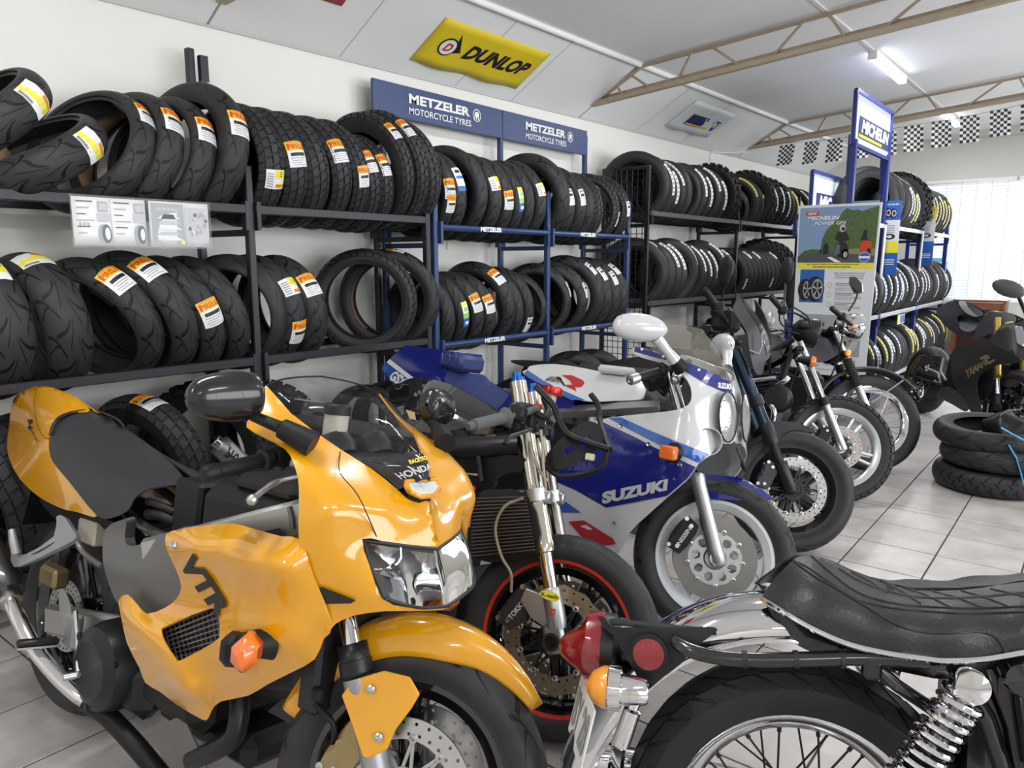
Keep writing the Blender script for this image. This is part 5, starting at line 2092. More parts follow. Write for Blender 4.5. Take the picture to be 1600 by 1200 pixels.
# head lamp, position lamp, screen
h = [[(566, 844, -.157), (600, 848, -.122), (640, 853, -.067), (682, 857, 0)], [(578, 885, -.158), (612, 893, -.128), (650, 903, -.07), (692, 906, 0)], [(599, 934, -.147), (632, 944, -.11), (660, 949, -.06), (696, 946, 0)]]
g = MB()
g.patch([[B.px(*p) + V((.004, 0, 0)) for p in r_] for r_ in h], 5).mirror()
hl = B.fin('headlight', g, COVER, weld=.001)
g = MB()
g.patch([[B.px(*p) + V((-.04, 0, 0)) for p in r_] for r_ in h], 4).mirror()
B.fin('headlight_housing', g, INK, hl)
h3 = [[B.px(*p) for p in r_] for r_ in h]
def inner(v, j, back):
    i = min(int(v * 2), 1)
    p = h3[i][j].lerp(h3[i + 1][j], v * 2 - i)
    return V((p.x - back, p.y * .88, p.z))
g = MB()
g.patch([[inner(v, j, .012 + bk_ * (1 if j < 3 else .6)) for j in range(4)] for v, bk_ in ((.10, .0), (.30, .02), (.50, .026), (.66, .012))], 4).mirror()
B.fin('reflector', g, REFL, hl, weld=.001)
for sg in (-1, 1):
    c_ = inner(.45, 2, .012)
    c_ = V((c_.x, -c_.y * sg if sg > 0 else c_.y, c_.z))
    c_.y = sg * abs(c_.y)
    g = MB()
    g.lathe(c_, (1, 0, 0), [(.030, -.01), (.026, .0), (.012, .004), (0, .008)], 18)
    B.fin('bulb_shield', g, DARKMET, hl)
g = MB()
g.tube(crv([B.px(*p) + V((.005, 0, 0)) for p in h[0]], 5), .0035, 8)
g.tube(crv([B.px(*p) + V((.005, 0, 0)) for p in h[2]], 5), .0035, 8)
g.tube(crv([B.px(*r_[0]) + V((.003, 0, 0)) for r_ in h], 5), .0035, 8)
g.mirror()
B.fin('headlight_seal', g, INK, hl)
lc = B.px(657, 765, 0)
lc = V((lc.x + .008, 0, lc.z))
tiltl = Mx.Rotation(rad(-38), 3, 'Y')
lp_ = lambda o, y_, z_: lc + tiltl @ V((o, y_, z_))
shape = [(a, c * .62) for a, c in [(-.048, .020), (-.044, .030), (0, .033), (.044, .030), (.048, .020), (.043, -.004), (.02, -.024), (-.02, -.024), (-.043, -.004)]]
g = MB()
g.tube([lp_(.004, a * 1.08, c * 1.12) for a, c in shape], .006, 8, closed=True)
B.fin('lamp_surround', g, YPAINT, fr)
g = MB()
g.prism([lp_(-.01, a, c) for a, c in shape], tiltl @ V((.018, 0, 0)))
B.fin('position_lamp', g, mat('clear_ribbed_lens', (.72, .72, .7), .15, .4, bump=1.0, bscale=120), fr, bev=.004)
WS = [[(416, 602, -.18), (440, 593, -.13), (470, 589, -.07), (503, 588, 0)], [(455, 646, -.165), (505, 640, -.13), (548, 632, -.07), (580, 628, 0)], [(532, 702, -.125), (562, 697, -.10), (598, 687, -.055), (630, 682, 0)], [(580, 732, -.085), (608, 730, -.065), (638, 722, -.035), (660, 716, 0)], [(622, 764, -.048), (638, 758, -.035), (658, 750, -.018), (674, 744, 0)]]
WS3 = [[B.px(*p) for p in r_] for r_ in WS]
g = MB()
g.patch(WS3, 6).mirror()
scr = B.fin('windscreen', g, SCREEN, weld=.001, sharp=0 or 179)
g = MB()
g.tube(crv(WS3[0], 6), .0022, 6)
g.mirror()
B.fin('screen_edge', g, SATIN, scr)
g = MB()
mid = [a.lerp(b_, .62) for a, b_ in zip(WS3[2], WS3[3])]
low = [mid, [p for p in WS3[3]], WS3[4]]
g.patch([[p + V((-.004, 0, -.003)) for p in r_] for r_ in low], 5).mirror()
B.fin('screen_base_band', g, GLOSSB, scr, weld=.001)
def wsm(u, v):
    """u across (right side of machine -> left), v up"""
    row = 3.88 - 1.5 * v
    yy = (u - .5) * 2
    i = int(row)
    a = [WS3[i][j].lerp(WS3[min(i + 1, 4)][j], row - i) for j in range(4)]
    t = (1 - abs(yy)) * 3
    j = min(int(t), 2)
    p = a[j].lerp(a[j + 1], t - j)
    return V((p.x + .008, p.y if yy < 0 else -p.y, p.z + .006))
g = MB()
text_on(g, 'HONDA', lambda u, v: wsm(.10 + .42 * u, .10 + .22 * v), bold=.03)
B.fin('lettering', g, mat('print_silver', (.5, .52, .55), .4), scr, sharp=0)
g = MB()
text_on(g, 'RACETECH', lambda u, v: wsm(.30 + .24 * u, .46 + .14 * v), bold=.03, shear=.3)
B.fin('lettering', g, LEM, scr, sharp=0)
# behind the screen: dash, reservoir
B.box3('instrument_panel', (-.30, 0, .93), (.12, .22, .10), BLACK, bev=.02)
for sx in (-.06, .06):
    B.lathe3('gauge', (-.35, sx, .96), (-.6, 0, .8), [(.0, 0), (.05, 0), (.055, .02), (.05, .05), (0, .05)], SATIN)
B.lathe3('fluid_reservoir', (B.px(523, 678, -.06)), (0, 0, 1), [(.025, -.03), (.028, 0), (.028, .045)], mat('milky_plastic', (.55, .5, .42), .35), n=20)
B.lathe3('reservoir_cap', (B.px(523, 678, -.06) + V((0, 0, .045))), (0, 0, 1), [(.032, 0), (.032, .02), (.028, .024), (0, .024)], BLACK, n=20)
# mirrors
cm = B.px(352, 620, -.335)
for sg in (-1, 1):
    c = V((cm.x, -sg * -cm.y if sg > 0 else cm.y, cm.z))
    c = V((cm.x, cm.y if sg < 0 else -cm.y, cm.z))
    g = MB()
    rows = []
    for t, ry, rz in ((-1, .005, .005), (-.93, .034, .036), (-.7, .043, .049), (-.2, .046, .052), (.3, .044, .048), (.7, .037, .039), (.93, .022, .022), (1, .004, .004)):
        rows.append([V((.034 * math.cos(2 * PI * k / 14) * (ry / .046), t * .078, rz * math.sin(2 * PI * k / 14))) for k in range(14)])
    g.patch(rows, 2, True)
    Rm = Mx.Rotation(rad(sg * 14), 3, 'Z') @ Mx.Rotation(rad(-6 * sg), 3, 'X')
    if sg < 0:
        Rm = Rm @ Mx.Rotation(PI, 3, 'Z')
    g.v = [c + Rm @ p for p in g.v]
    mr_ = B.fin('mirror', g, mat('mirror_shell_black', (.01, .01, .011), .22, coat=.5, spec=.4))
    foot = B.px(478, 685, -.225)
    foot = V((foot.x, foot.y if sg < 0 else -foot.y, foot.z))
    hd = c + V((.02, -sg * .055, -.035))
    g = MB()
    g.tube([hd, hd.lerp(foot, .5), hd.lerp(foot, .55), foot + V((.01, -sg * .012, -.012))], [.011, .013, .021, .028], 14)
    B.fin('mirror_stalk', g, BLACK, mr_)
# clip-on bars, levers (turned with the fork)
for sg in (-1, 1):
    e = B.px(316, 742, -.345, F) if sg < 0 else None
    i = B.px(425, 716, -.20, F) if sg < 0 else None
    if sg < 0:
        e0, i0 = e, i
    e = V((e0.x, e0.y if sg < 0 else -e0.y, e0.z))
    i = V((i0.x, i0.y if sg < 0 else -i0.y, i0.z))
    d = (i - e).normalized()
    g = MB()
    L = (i - e).length
    g.lathe(e, d, [(0, 0), (.013, .001), (.018, .008), (.018, .03), (.0145, .032), (.0165, .034), (.0165, L - .03), (.024, L - .025), (.024, L - .01), (.014, L), (.014, L + .10)], 20)
    hb = B.fin('handlebar', g, BLACK, F=F)
    g = MB()
    g.box(i + d * .02, (.04, .045, .045), bev=.008)
    B.fin('switch_gear', g, BLACK, hb, F)
    g = MB()
    lv = [B.px(394, 781, -.325, F), B.px(412, 766, -.29, F), B.px(436, 752, -.245, F), B.px(462, 746, -.19, F)]
    if sg > 0:
        lv = [V((p.x, -p.y, p.z)) for p in lv]
    g.tube(crv(lv, 4), [.0075] * 6 + [.009] * 7, 10, flat=.7)
    g.ball(lv[0], .0115, 12)
    B.fin('lever', g, BRUSHED, hb, F)
g = MB()
g.tube([V((-.19, -.10, .60)), V((-.19, .10, .60))], .013, 10)
B.fin('top_yoke', g, BRUSHED, F=F)
# fork: legs along the steering axis in the fork frame
ax = B.axis
for sg in (-1, 1):
    y = .098 * sg
    o = V((0, y, 0)) + ax * -.01
    off = V((-.033, 0, 0))
    P0 = lambda h: V((0, y, 0)) + off + ax * h
    g = MB()
    g.lathe(P0(-.03), ax, [(.02, 0), (.027, .01), (.026, .05), (.029, .10), (.029, .225), (.033, .24), (.033, .26)], 20)
    leg = B.fin('fork_slider', g, ALLOY, F=F)
    g = MB()
    g.lathe(P0(.235), ax, [(.034, 0), (.0355, .005), (.0355, .03), (.028, .032)], 20, cap=False)
    g.lathe(P0(.235), ax, [(.0335, .01), (.0325, .065)], 20, cap=False)
    B.fin('dust_cover', g, SATIN, leg, F, solid=.002)
    g = MB()
    g.lathe(P0(.30), ax, [(.0205, 0), (.0205, .24)], 20)
    B.fin('fork_stanchion', g, CHROME, leg, F)
g = MB()
g.lathe((0, -.12, 0), (0, 1, 0), [(0, 0), (.012, 0), (.012, .24), (0, .24)], 14)
B.fin('front_axle', g, STEEL, F=F)
wheel(B, F, .30, .12, 'sport', 'five', GLOSSB, discs=(-.068, .068), disc=(.105, .148), discmat=STEEL, carrier=BRUSHED, hubmat=SATIN, spokes=3, spin=20)
for sg in (-1, 1):
    caliper(B, F, 152, .068 * sg, BRONZE)
# front mudguard in the fork frame
g = MB()
rows = []
for k in range(13):
    u_ = k / 12
    t = rad(41 + 122 * u_)
    wv = min(1, .16 + 2.3 * u_) if u_ < .4 else (1 if u_ < .8 else 1 - 1.6 * (u_ - .8))
    hw = .064 * wv
    rr = .328 + .020 * math.sin(PI * min(1, u_ * 1.1))
    dr = .06 * (.25 + .75 * wv) + .02 * math.sin(PI * u_)
    rows.append([V((rr_ * math.cos(t), yy, rr_ * math.sin(t))) for yy, rr_ in ((-hw, rr - dr), (-hw * .98, rr - dr * .5), (-hw * .75, rr - dr * .1), (-hw * .35, rr + .004), (0, rr + .006), (hw * .35, rr + .004), (hw * .75, rr - dr * .1), (hw * .98, rr - dr * .5), (hw, rr - dr))])
g.patch(rows, 3)
mg = B.fin('front_mudguard', g, YPAINT, F=F, solid=.003)
for sg in (-1, 1):
    br, brP = None, None
    pts = [(533, 1087, 0), (545, 1070, 0), (566, 1058, 0), (600, 1048, 0), (640, 1058, 0), (656, 1085, 0), (642, 1108, 0), (618, 1140, 0), (604, 1172, 0), (574, 1186, 0), (566, 1183, 0), (545, 1120, 0)]
    g = MB()
    pp = [B.px(x, y, -.128, F) for x, y, _ in pts]
    if sg > 0:
        pp = [V((p.x, -p.y, p.z)) for p in pp]
    g.prism(pp, (0, .006 * -sg, 0))
    bo = B.fin('mudguard_bracket', g, YPAINT, mg, F, bev=.003)
    g = MB()
    for (x, y) in ((580, 1077), (592, 1152)):
        p = B.px(x, y, -.13, F)
        g.lathe(V((p.x, p.y if sg < 0 else -p.y, p.z)), (0, sg, 0), [(.0095, 0), (.0095, .004), (.005, .006), (.004, .003)], 12)
    B.fin('mudguard_screws', g, STEEL, bo, F)['kind'] = 'stuff'
B.tube('brake_hose', [(535, 985, -.08), (505, 1040, -.13), (490, 1060, -.14), (488, 1085, -.14), (498, 1105, -.14), (520, 1130, -.14), (521, 1160, -.13), (515, 1172, -.12)], .0065, BLACK)
B.box3('hose_clip', B.px(497, 1085, -.145), (.03, .02, .03), BLACK)
# chassis
fm_, _q = B.sheet('frame_plate', [(166, 826, -.20), (190, 813, -.19), (197, 818, -.18), (195, 840, -.17), (202, 853, -.18), (228, 848, -.20), (258, 836, -.205), (300, 822, -.205), (302, 860, -.205), (285, 890, -.205), (283, 930, -.2), (259, 955, -.2), (232, 965, -.2), (205, 950, -.2), (184, 943, -.19), (170, 912, -.19), (160, 870, -.2)], GUN, ctrl=[(200, 890, -.215), (250, 880, -.215)], mirror=True, step=11, solid=.03)
g = MB()
a, c = B.px(228, 868, -.19), B.px(490, 806, -.13)
g.bar(a, c, .035, .085, bev=.01)
g.mirror()
B.fin('frame_beam', g, BRUSHED)
B.tube('frame_weld', [(452, 792, -.155), (456, 808, -.155), (457, 826, -.155)], .006, GUN, smooth=1)
g = MB()
pl = [B.px(x, y, -.168) for x, y in ((397, 833), (437, 825), (438, 838), (425, 843))]
g.prism(pl, (0, .002, 0))
B.fin('frame_sticker', g, INK, sharp=0)
B.sheet('footrest_hanger', [(88, 807, -.17), (100, 808, -.17), (110, 822, -.17), (119, 836, -.175), (114, 845, -.18), (80, 862, -.21), (45, 879, -.235), (22, 886, -.24), (17, 866, -.24), (40, 866, -.235), (84, 838, -.19)], ALLOY, holes=[[(48, 867), (70, 855), (86, 846), (80, 852), (62, 863)]], mirror=True, step=9, solid=.014, sm=2)
B.tube('pillion_footrest', [(18, 828, -.25), (21, 845, -.25), (26, 866, -.245)], [.009, .012, .013], ALLOY, smooth=1)
B.tube('tail_bracket', [(118, 838, -.17), (126, 858, -.165), (140, 872, -.165), (160, 885, -.18)], .008, GUN)
# seat sub-frame, airbox, throttle bodies (the tank is off)
B.tube3('subframe', [(-.90, .09, .66), (-1.1, .09, .68), (-1.45, .07, .78)], .014, GUN, both=True)
B.box3('air_box', (-.60, 0, .765), (.34, .24, .16), BLACK, bev=.03)
B.box3('air_box_lid', (-.55, 0, .86), (.24, .20, .05), BLACK, bev=.02)
B.box3('battery_case', (-.86, 0, .745), (.12, .19, .17), BLACK, bev=.01)
B.tube('breather_hose', [(195, 802, -.12), (205, 815, -.13), (208, 830, -.14)], .010, BLACK)
B.tube('coolant_hose', [(232, 783, -.1), (250, 790, -.1), (272, 800, -.08)], .011, BLACK)
B.tube('coolant_hose', [(232, 803, -.1), (250, 805, -.1), (272, 815, -.08)], .015, BLACK)
B.box3('fluid_bottle', B.px(147, 830, -.1), (.10, .05, .07), mat('milky_plastic', (.55, .5, .42), .35))
# engine
B.box3('crankcase', (-.80, 0, .36), (.34, .30, .28), BLACK, bev=.05)
B.box3('front_cylinder', (-.50, 0, .47), (.30, .20, .20), DARKMET, R=Mx.Rotation(rad(-15), 3, 'Y'), bev=.03)
B.box3('rear_cylinder', (-.80, 0, .60), (.2, .2, .24), DARKMET, bev=.03)
cc = B.px(168, 1040, -.17)
g = MB()
g.lathe(cc, (0, -1, 0), [(.12, -.06), (.118, 0), (.108, .035), (.075, .05), (.07, .046), (0, .046)], 36)
cl = B.fin('clutch_cover', g, SATIN)
g = MB()
for k in range(3):
    a = 2 * PI * k / 3 + .4
    g.lathe(cc + V((.105 * math.cos(a), -.03, .105 * math.sin(a))), (0, -1, 0), [(.010, 0), (.010, .012), (0, .012)], 10)
B.fin('cover_bolts', g, DARKMET, cl)['kind'] = 'stuff'
B.box3('alternator_cover', B.px(215, 1065, -.12), (.2, .10, .16), SATIN, bev=.04)
B.box3('sump', (-.72, 0, .21), (.4, .16, .09), SATIN, bev=.03)
B.box3('radiator', (-.27, 0, .56), (.06, .30, .26), DARKMET, bev=.01)
# exhaust
B.tube('exhaust_link_pipe', [(14, 935, -.25), (30, 968, -.25), (52, 1010, -.24), (84, 1050, -.22), (115, 1080, -.2), (140, 1097, -.18)], .021, CHROME, n=16)
B.tube('exhaust_clamp', [(10, 928, -.25), (17, 942, -.25)], .03, STEEL, smooth=1, n=18)
B.tube('exhaust_header', [(138, 1096, -.18), (170, 1120, -.16), (215, 1168, -.14), (262, 1225, -.10)], .025, BLACK, n=14)
g = MB()
a, c = B.px(12, 930, -.25), B.px(-40, 840, -.27)
g.tube([a, a.lerp(c, .12), a.lerp(c, 1.0)], [.045, .058, .058], 20)
B.fin('muffler', g, CARBON)
B.tube('front_header_pipe', [(374, 1082, -.10), (374, 1115, -.11), (366, 1150, -.12), (340, 1170, -.13), (300, 1188, -.13)], .024, SATIN, n=14)
B.sheet('belly_shield', [(235, 1150, -.16), (262, 1128, -.15), (285, 1122, -.14), (300, 1150, -.14), (322, 1200, -.14), (325, 1260, -.13), (280, 1215, -.14)], GUN, mirror=True)
B.tube3('cross_pipe', [(-.33, -.12, .36), (-.33, .12, .38)], .022, BLACK)
# rider footrest, brake pedal, swing arm, rear wheel
g = MB()
a, c = B.px(26, 1006, -.30), B.px(92, 1000, -.20)
g.bar(a, c, .028, .018, bev=.006)
fp = B.fin('rider_footrest', g, SATIN)
g = MB()
g.bar(a + V((0, 0, -.012)), c + V((0, 0, -.012)), .024, .006)
B.fin('footrest_plate', g, BRUSHED, fp)
B.sheet('heel_guard', [(92, 925, -.19), (100, 922, -.19), (110, 950, -.19), (112, 975, -.19), (108, 990, -.19), (94, 960, -.19)], BRUSHED, solid=.003)
B.tube('brake_pedal', [(118, 955, -.2), (121, 1000, -.205), (122, 1045, -.215), (124, 1055, -.22)], .006, STEEL)
B.tube('pedal_toe_piece', [(99, 1059, -.25), (124, 1054, -.215)], .0095, BRUSHED, smooth=1)
B.box3('footrest_mount', B.px(115, 985, -.18), (.06, .03, .10), ALLOY, bev=.01)
Rw = Mx.Translation((-1.36, 0, .315))
wheel(B, Rw, .315, .18, 'sport', 'five', GLOSSB, name='rear_wheel', discs=(-.08,), disc=(.07, .11), spokes=3, rim_half=.07)
g = MB()
g.bar((-1.36, -.13, .315), (-.74, -.12, .42), .035, .09, bev=.012)
g.mirror()
B.fin('swing_arm', g, BRUSHED)
B.box3('rear_caliper', B.px(85, 900, -.12), (.10, .05, .06), BRONZE, bev=.01)
B.sheet('rear_hugger', [(44, 852, -.06), (60, 832, -.06), (95, 815, -.06), (130, 828, -.06), (110, 850, -.06), (80, 850, -.06)], BLACK, mirror=True)
g = MB()
g.bar((-1.66, 0, .78), (-1.74, 0, .52), .14, .006)
B.fin('rear_mudflap', g, BLACK)
g = MB()
g.box((-1.60, 0, .80), (.03, .12, .04), bev=.01)
B.fin('tail_light', g, LENSRED)
B.tube3('side_stand', [(-.75, .12, .25), (-.82, .30, .02)], .011, DARKMET)
# ================================================================== black streetfighter with a red rim stripe
TI = mat('champagne_fork', (.62, .58, .50), .16, 1.0)
B = Bike('motorcycle', 'stripped black motorcycle with a red rim stripe, behind the yellow one', (-1.189, 1.668), 3.5, 13, steer=19, rake=19.5)
F, ax = B.F, B.axis
DISCBR = mat('bronze_disc', (.30, .24, .17), .35, .9)
wheel(B, F, .30, .12, 'slick', 'five', GLOSSB, discs=(-.07, .07), disc=(.105, .155), discmat=DISCBR, wave=.02, carrier=SATIN, stripe=RED, spokes=5, spin=8)
for sg in (-1, 1):
    c_ = caliper(B, F, 150, .07 * sg, mat('caliper_grey', (.035, .035, .04), .45, .3), word='TOKICO' if sg < 0 else None)
    y = sg * .105
    off = V((.022, 0, 0))
    P0 = lambda h_, o=0: V((0, y, 0)) + off + ax * h_ + V((o, 0, 0))
    g = MB()
    g.box(V((0, y, 0)) + ax * .015 + V((.008, 0, 0)), (.062, .032, .10), Mx.Rotation(rad(-19), 3, 'Y'), bev=.01)
    g.lathe(P0(.04), ax, [(.026, 0), (.030, .02), (.030, .11), (.027, .115)], 20)
    foot = B.fin('fork_foot', g, BRUSHED, F=F)
    g = MB()
    g.lathe(V((0, y - sg * -.018, 0)), (0, sg, 0), [(.026, 0), (.026, .006), (.018, .006), (.016, 0)], 20)
    B.fin('axle_end', g, INK, foot, F)
    g = MB()
    pl = [P0(.13, -.02), P0(.14, -.075), P0(.10, -.10), P0(.055, -.075), P0(.03, -.02)]
    g.prism([p + V((0, sg * .004, 0)) for p in pl], (0, sg * .012, 0))
    B.fin('caliper_bracket', g, BRUSHED, foot, F, bev=.003)
    g = MB()
    g.lathe(P0(.15), ax, [(.0215, 0), (.0215, .12)], 20)
    B.fin('fork_stanchion', g, CHROME, foot, F)
    g = MB()
    g.lathe(P0(.255), ax, [(.024, 0), (.030, .004), (.030, .03), (.0275, .035), (.0275, .27), (.0262, .275), (.0262, .52)], 24)
    up_t = B.fin('fork_upper_tube', g, TI, F=F)
    for hh in (.405, .62):
        g = MB()
        g.lathe(P0(hh), ax, [(.028, 0), (.036, .002), (.036, .038), (.028, .04)], 24)
        g.box(P0(hh + .02, .03), (.03, .04, .036), bev=.005)
        B.fin('fork_clamp', g, BRUSHED if hh < .5 else SATIN, up_t, F)
    g = MB()
    g.lathe(P0(.775), ax, [(.022, 0), (.022, .012), (.014, .014), (.014, .03), (.0, .03)], 16)
    B.fin('preload_cap', g, mat('blue_anodised', (.03, .12, .4), .25, .9), up_t, F)
    if sg < 0:
        g = MB()
        p = P0(.135)
        for k in range(1):
            disc_pts = [p + V((.012 * math.cos(a), -.0315, 0)) + ax * (.014 * math.sin(a)) + V((.018 * math.cos(a), 0, 0)) for a in [2 * PI * i / 16 for i in range(16)]]
            g.add(disc_pts, [tuple(range(16))], 0)
        q = quadmap(p + V((-.024, -.0325, 0)) - ax * .006, p + V((.024, -.0325, 0)) - ax * .006, p + V((.024, -.0325, 0)) + ax * .006, p + V((-.024, -.0325, 0)) + ax * .006)
        text_on(g, 'K-tech', q, bold=.02, mi=1)
        q = quadmap(P0(.08) + V((-.008, -.0315, 0)), P0(.08) + V((.012, -.0315, 0)), P0(.10) + V((.012, -.0315, 0)), P0(.10) + V((-.008, -.0315, 0)))
        text_on(g, '27', q, bold=.05, mi=2)
        B.fin('fork_decals', g, [LEM, INK, RED], foot, F, sharp=0)
B.box3('lower_yoke', tuple(ax * .42 + V((.01, 0, 0))), (.05, .20, .035), SATIN, F=F)
B.box3('top_yoke', tuple(ax * .64 + V((.01, 0, 0))), (.06, .22, .03), SATIN, F=F)
# bars
e, i_ = B.px(731, 667, -.36, F), B.px(797, 650, -.22, F)
for sg in (-1, 1):
    g = MB()
    a, c = [V((p.x, p.y if sg < 0 else -p.y, p.z)) for p in (e, i_)]
    d = (c - a).normalized()
    L = (c - a).length
    g.lathe(a, d, [(0, 0), (.010, 0), (.013, .012), (.013, .02), (.018, .022), (.0175, L - .03), (.028, L - .022), (.030, L - .018), (.018, L - .012), (.012, L), (.012, L + .12)], 20)
    hb = B.fin('handlebar', g, mat('grey_grip', (.09, .10, .095), .7, bump=.5, bscale=500), F=F)
    g = MB()
    g.box(c + d * .035, (.045, .05, .05), bev=.008)
    B.fin('switch_gear', g, BLACK, hb, F)
    g = MB()
    lv = [V((p.x, p.y if sg < 0 else -p.y, p.z)) for p in (B.px(789, 694, -.33, F), B.px(797, 682, -.30, F), B.px(815, 676, -.25, F), B.px(830, 670, -.20, F))]
    g.tube(crv(lv, 4), .008, 10, flat=.7)
    B.fin('lever', g, SATIN, hb, F)
B.tube('handlebar_riser', [(797, 650, -.22), (800, 636, -.2), (815, 634, -.15), (840, 640, -.05)], .012, SATIN, F=F)
B.lathe3('fluid_reservoir', B.px(858, 626, .02), (0, .2, 1), [(.02, -.03), (.022, 0), (.022, .02)], mat('amber_fluid', (.55, .4, .25), .3), n=16)
B.lathe3('reservoir_cap', B.px(862, 612, .02), (0, .2, 1), [(.034, -.012), (.036, -.008), (.036, .010), (.032, .014), (0, .014)], mat('red_anodised', (.5, .03, .03), .25, .8), n=20)
B.tube('switch_wiring', [(838, 645, -.12), (850, 652, -.1), (856, 640, -.05), (850, 622, -.02)], .010, BLACK)
B.box3('ignition_block', B.px(828, 655, -.08), (.07, .08, .05), BLACK)
B.box3('red_switch', B.px(840, 635, -.06), (.02, .02, .016), RED, bev=.003)
# bare headlight bracket and loom
B.tube('lamp_bracket', [(838, 604, -.10), (852, 619, -.10), (866, 636, -.10), (875, 660, -.10), (890, 680, -.10), (920, 692, -.08), (952, 702, -.06)], .012, BLACK, flat=.8)
B.tube('lamp_bracket', [(923, 616, .10), (934, 632, .10), (937, 655, .08), (945, 685, 0), (952, 702, -.06)], .011, BLACK, flat=.8)
B.sheet('cowl_inner_panel', [(852, 715, -.10), (872, 690, -.10), (905, 662, -.06), (930, 660, -.02), (944, 680, -.02), (930, 705, -.05), (890, 728, -.09), (862, 732, -.1)], BLACK, holes=[[(880, 705), (892, 695), (900, 700), (886, 712)], [(905, 690), (918, 680), (924, 690), (910, 700)]], solid=.01)
B.tube('wiring_loom', [(948, 705, -.06), (940, 730, -.06), (905, 742, -.07), (870, 742, -.1), (850, 725, -.1)], .008, BLACK)
B.box3('plug', B.px(922, 714, -.07), (.025, .02, .02), mat('connector_cream', (.6, .55, .4), .5), bev=.003)
for pts in ([(828, 690, -.14), (834, 715, -.15), (846, 740, -.15), (856, 752, -.14)], [(845, 672, -.13), (848, 700, -.14), (849, 730, -.15), (853, 762, -.14)], [(817, 778, -.15), (788, 792, -.16), (774, 825, -.16), (783, 868, -.16), (798, 895, -.15), (799, 925, -.14)]):
    B.tube('brake_hose', pts, .0045, mat('hose_tan', (.33, .27, .2), .35))
# tank, seat, frame
B.sheet('fuel_tank', [(613, 604, 0), (626, 597, 0), (650, 590, 0), (690, 596, 0), (722, 610, 0), (752, 626, 0), (784, 650, 0), (780, 656, -.05), (765, 660, -.08), (742, 664, -.10), (700, 674, -.12), (668, 676, -.13), (645, 668, -.14), (622, 640, -.13), (608, 622, -.07)], GLOSSB,
        ctrl=[(650, 610, -.075), (660, 640, -.15), (700, 640, -.135), (690, 612, -.06), (740, 642, -.085)], mirror=True, step=9)
B.flat('tank_badge', lambda x, y, l: B.px(x, y, -.155), [([(634, 640), (648, 644), (650, 656), (640, 654)], 0)], [mat('badge_gold', (.5, .4, .2), .4)])
B.tube('frame_spar', [(650, 700, -.14), (735, 699, -.15), (812, 696, -.10)], .034, SATIN, smooth=1, n=10)
B.sheet('side_panel', [(690, 715, -.14), (812, 712, -.12), (815, 735, -.12), (790, 740, -.13), (772, 748, -.13), (770, 762, -.12), (740, 770, -.12), (690, 765, -.13)], BLACK, mirror=True, solid=.02)
rd = B.sheet('radiator', [(733, 776, -.15), (822, 774, -.13), (838, 862, -.13), (735, 872, -.15)], DARKMET, solid=.03, mirror=False)[0]
g = MB()
for k in range(17):
    t = k / 16
    a, c = B.px(735 + 2 * t, 779 + 90 * t, -.162), B.px(822 + 14 * t, 776 + 83 * t, -.142)
    g.bar(a, c, .003, .003)
B.fin('radiator_fins', g, GUN, rd, sharp=0)['kind'] = 'stuff'
B.lathe3('radiator_cap', B.px(731, 770, -.16), (.2, -.5, 1), [(.022, -.02), (.03, -.012), (.03, .006), (.026, .01), (0, .01)], BLACK, n=18)
g = MB()
cp = B.px(731, 767, -.165)
g.lathe(cp, (.2, -.5, 1), [(.024, .008), (.0, .0085)], 18, cap=False)
g.m = 1
g.lathe(cp, (.2, -.5, 1), [(.016, .0095), (.0, .010)], 14, cap=False)
B.fin('cap_label', g, [RED, WHITE])
B.box3('radiator_bracket', B.px(727, 800, -.16), (.05, .01, .09), BRUSHED)
B.box3('engine_block', (-.62, 0, .45), (.44, .32, .42), BLACK, bev=.05)
B.box3('exhaust_headers', (-.34, 0, .32), (.07, .3, .22), DARKMET, bev=.03)
B.tube('rubber_trim', [(744, 690, -.15), (748, 720, -.15), (752, 752, -.15)], .009, BLACK)
B.tube('clip_hose', [(748, 742, -.15), (728, 740, -.15), (712, 735, -.15)], .004, STEEL)
B.box3('seat', (-.98, 0, .80), (.46, .24, .06), VINYL, bev=.025)
B.box3('tail_unit', (-1.38, 0, .83), (.46, .17, .10), GLOSSB, bev=.035)
B.box3('swing_arm', (-1.1, 0, .38), (.62, .24, .08), SATIN, bev=.02)
wheel(B, Mx.Translation((-1.42, 0, .31)), .31, .18, 'sport', 'five', GLOSSB, name='rear_wheel', discs=(-.08,), disc=(.07, .11), rim_half=.07)
B.tube3('side_stand', [(-.72, .12, .25), (-.80, .30, .02)], .011, DARKMET)

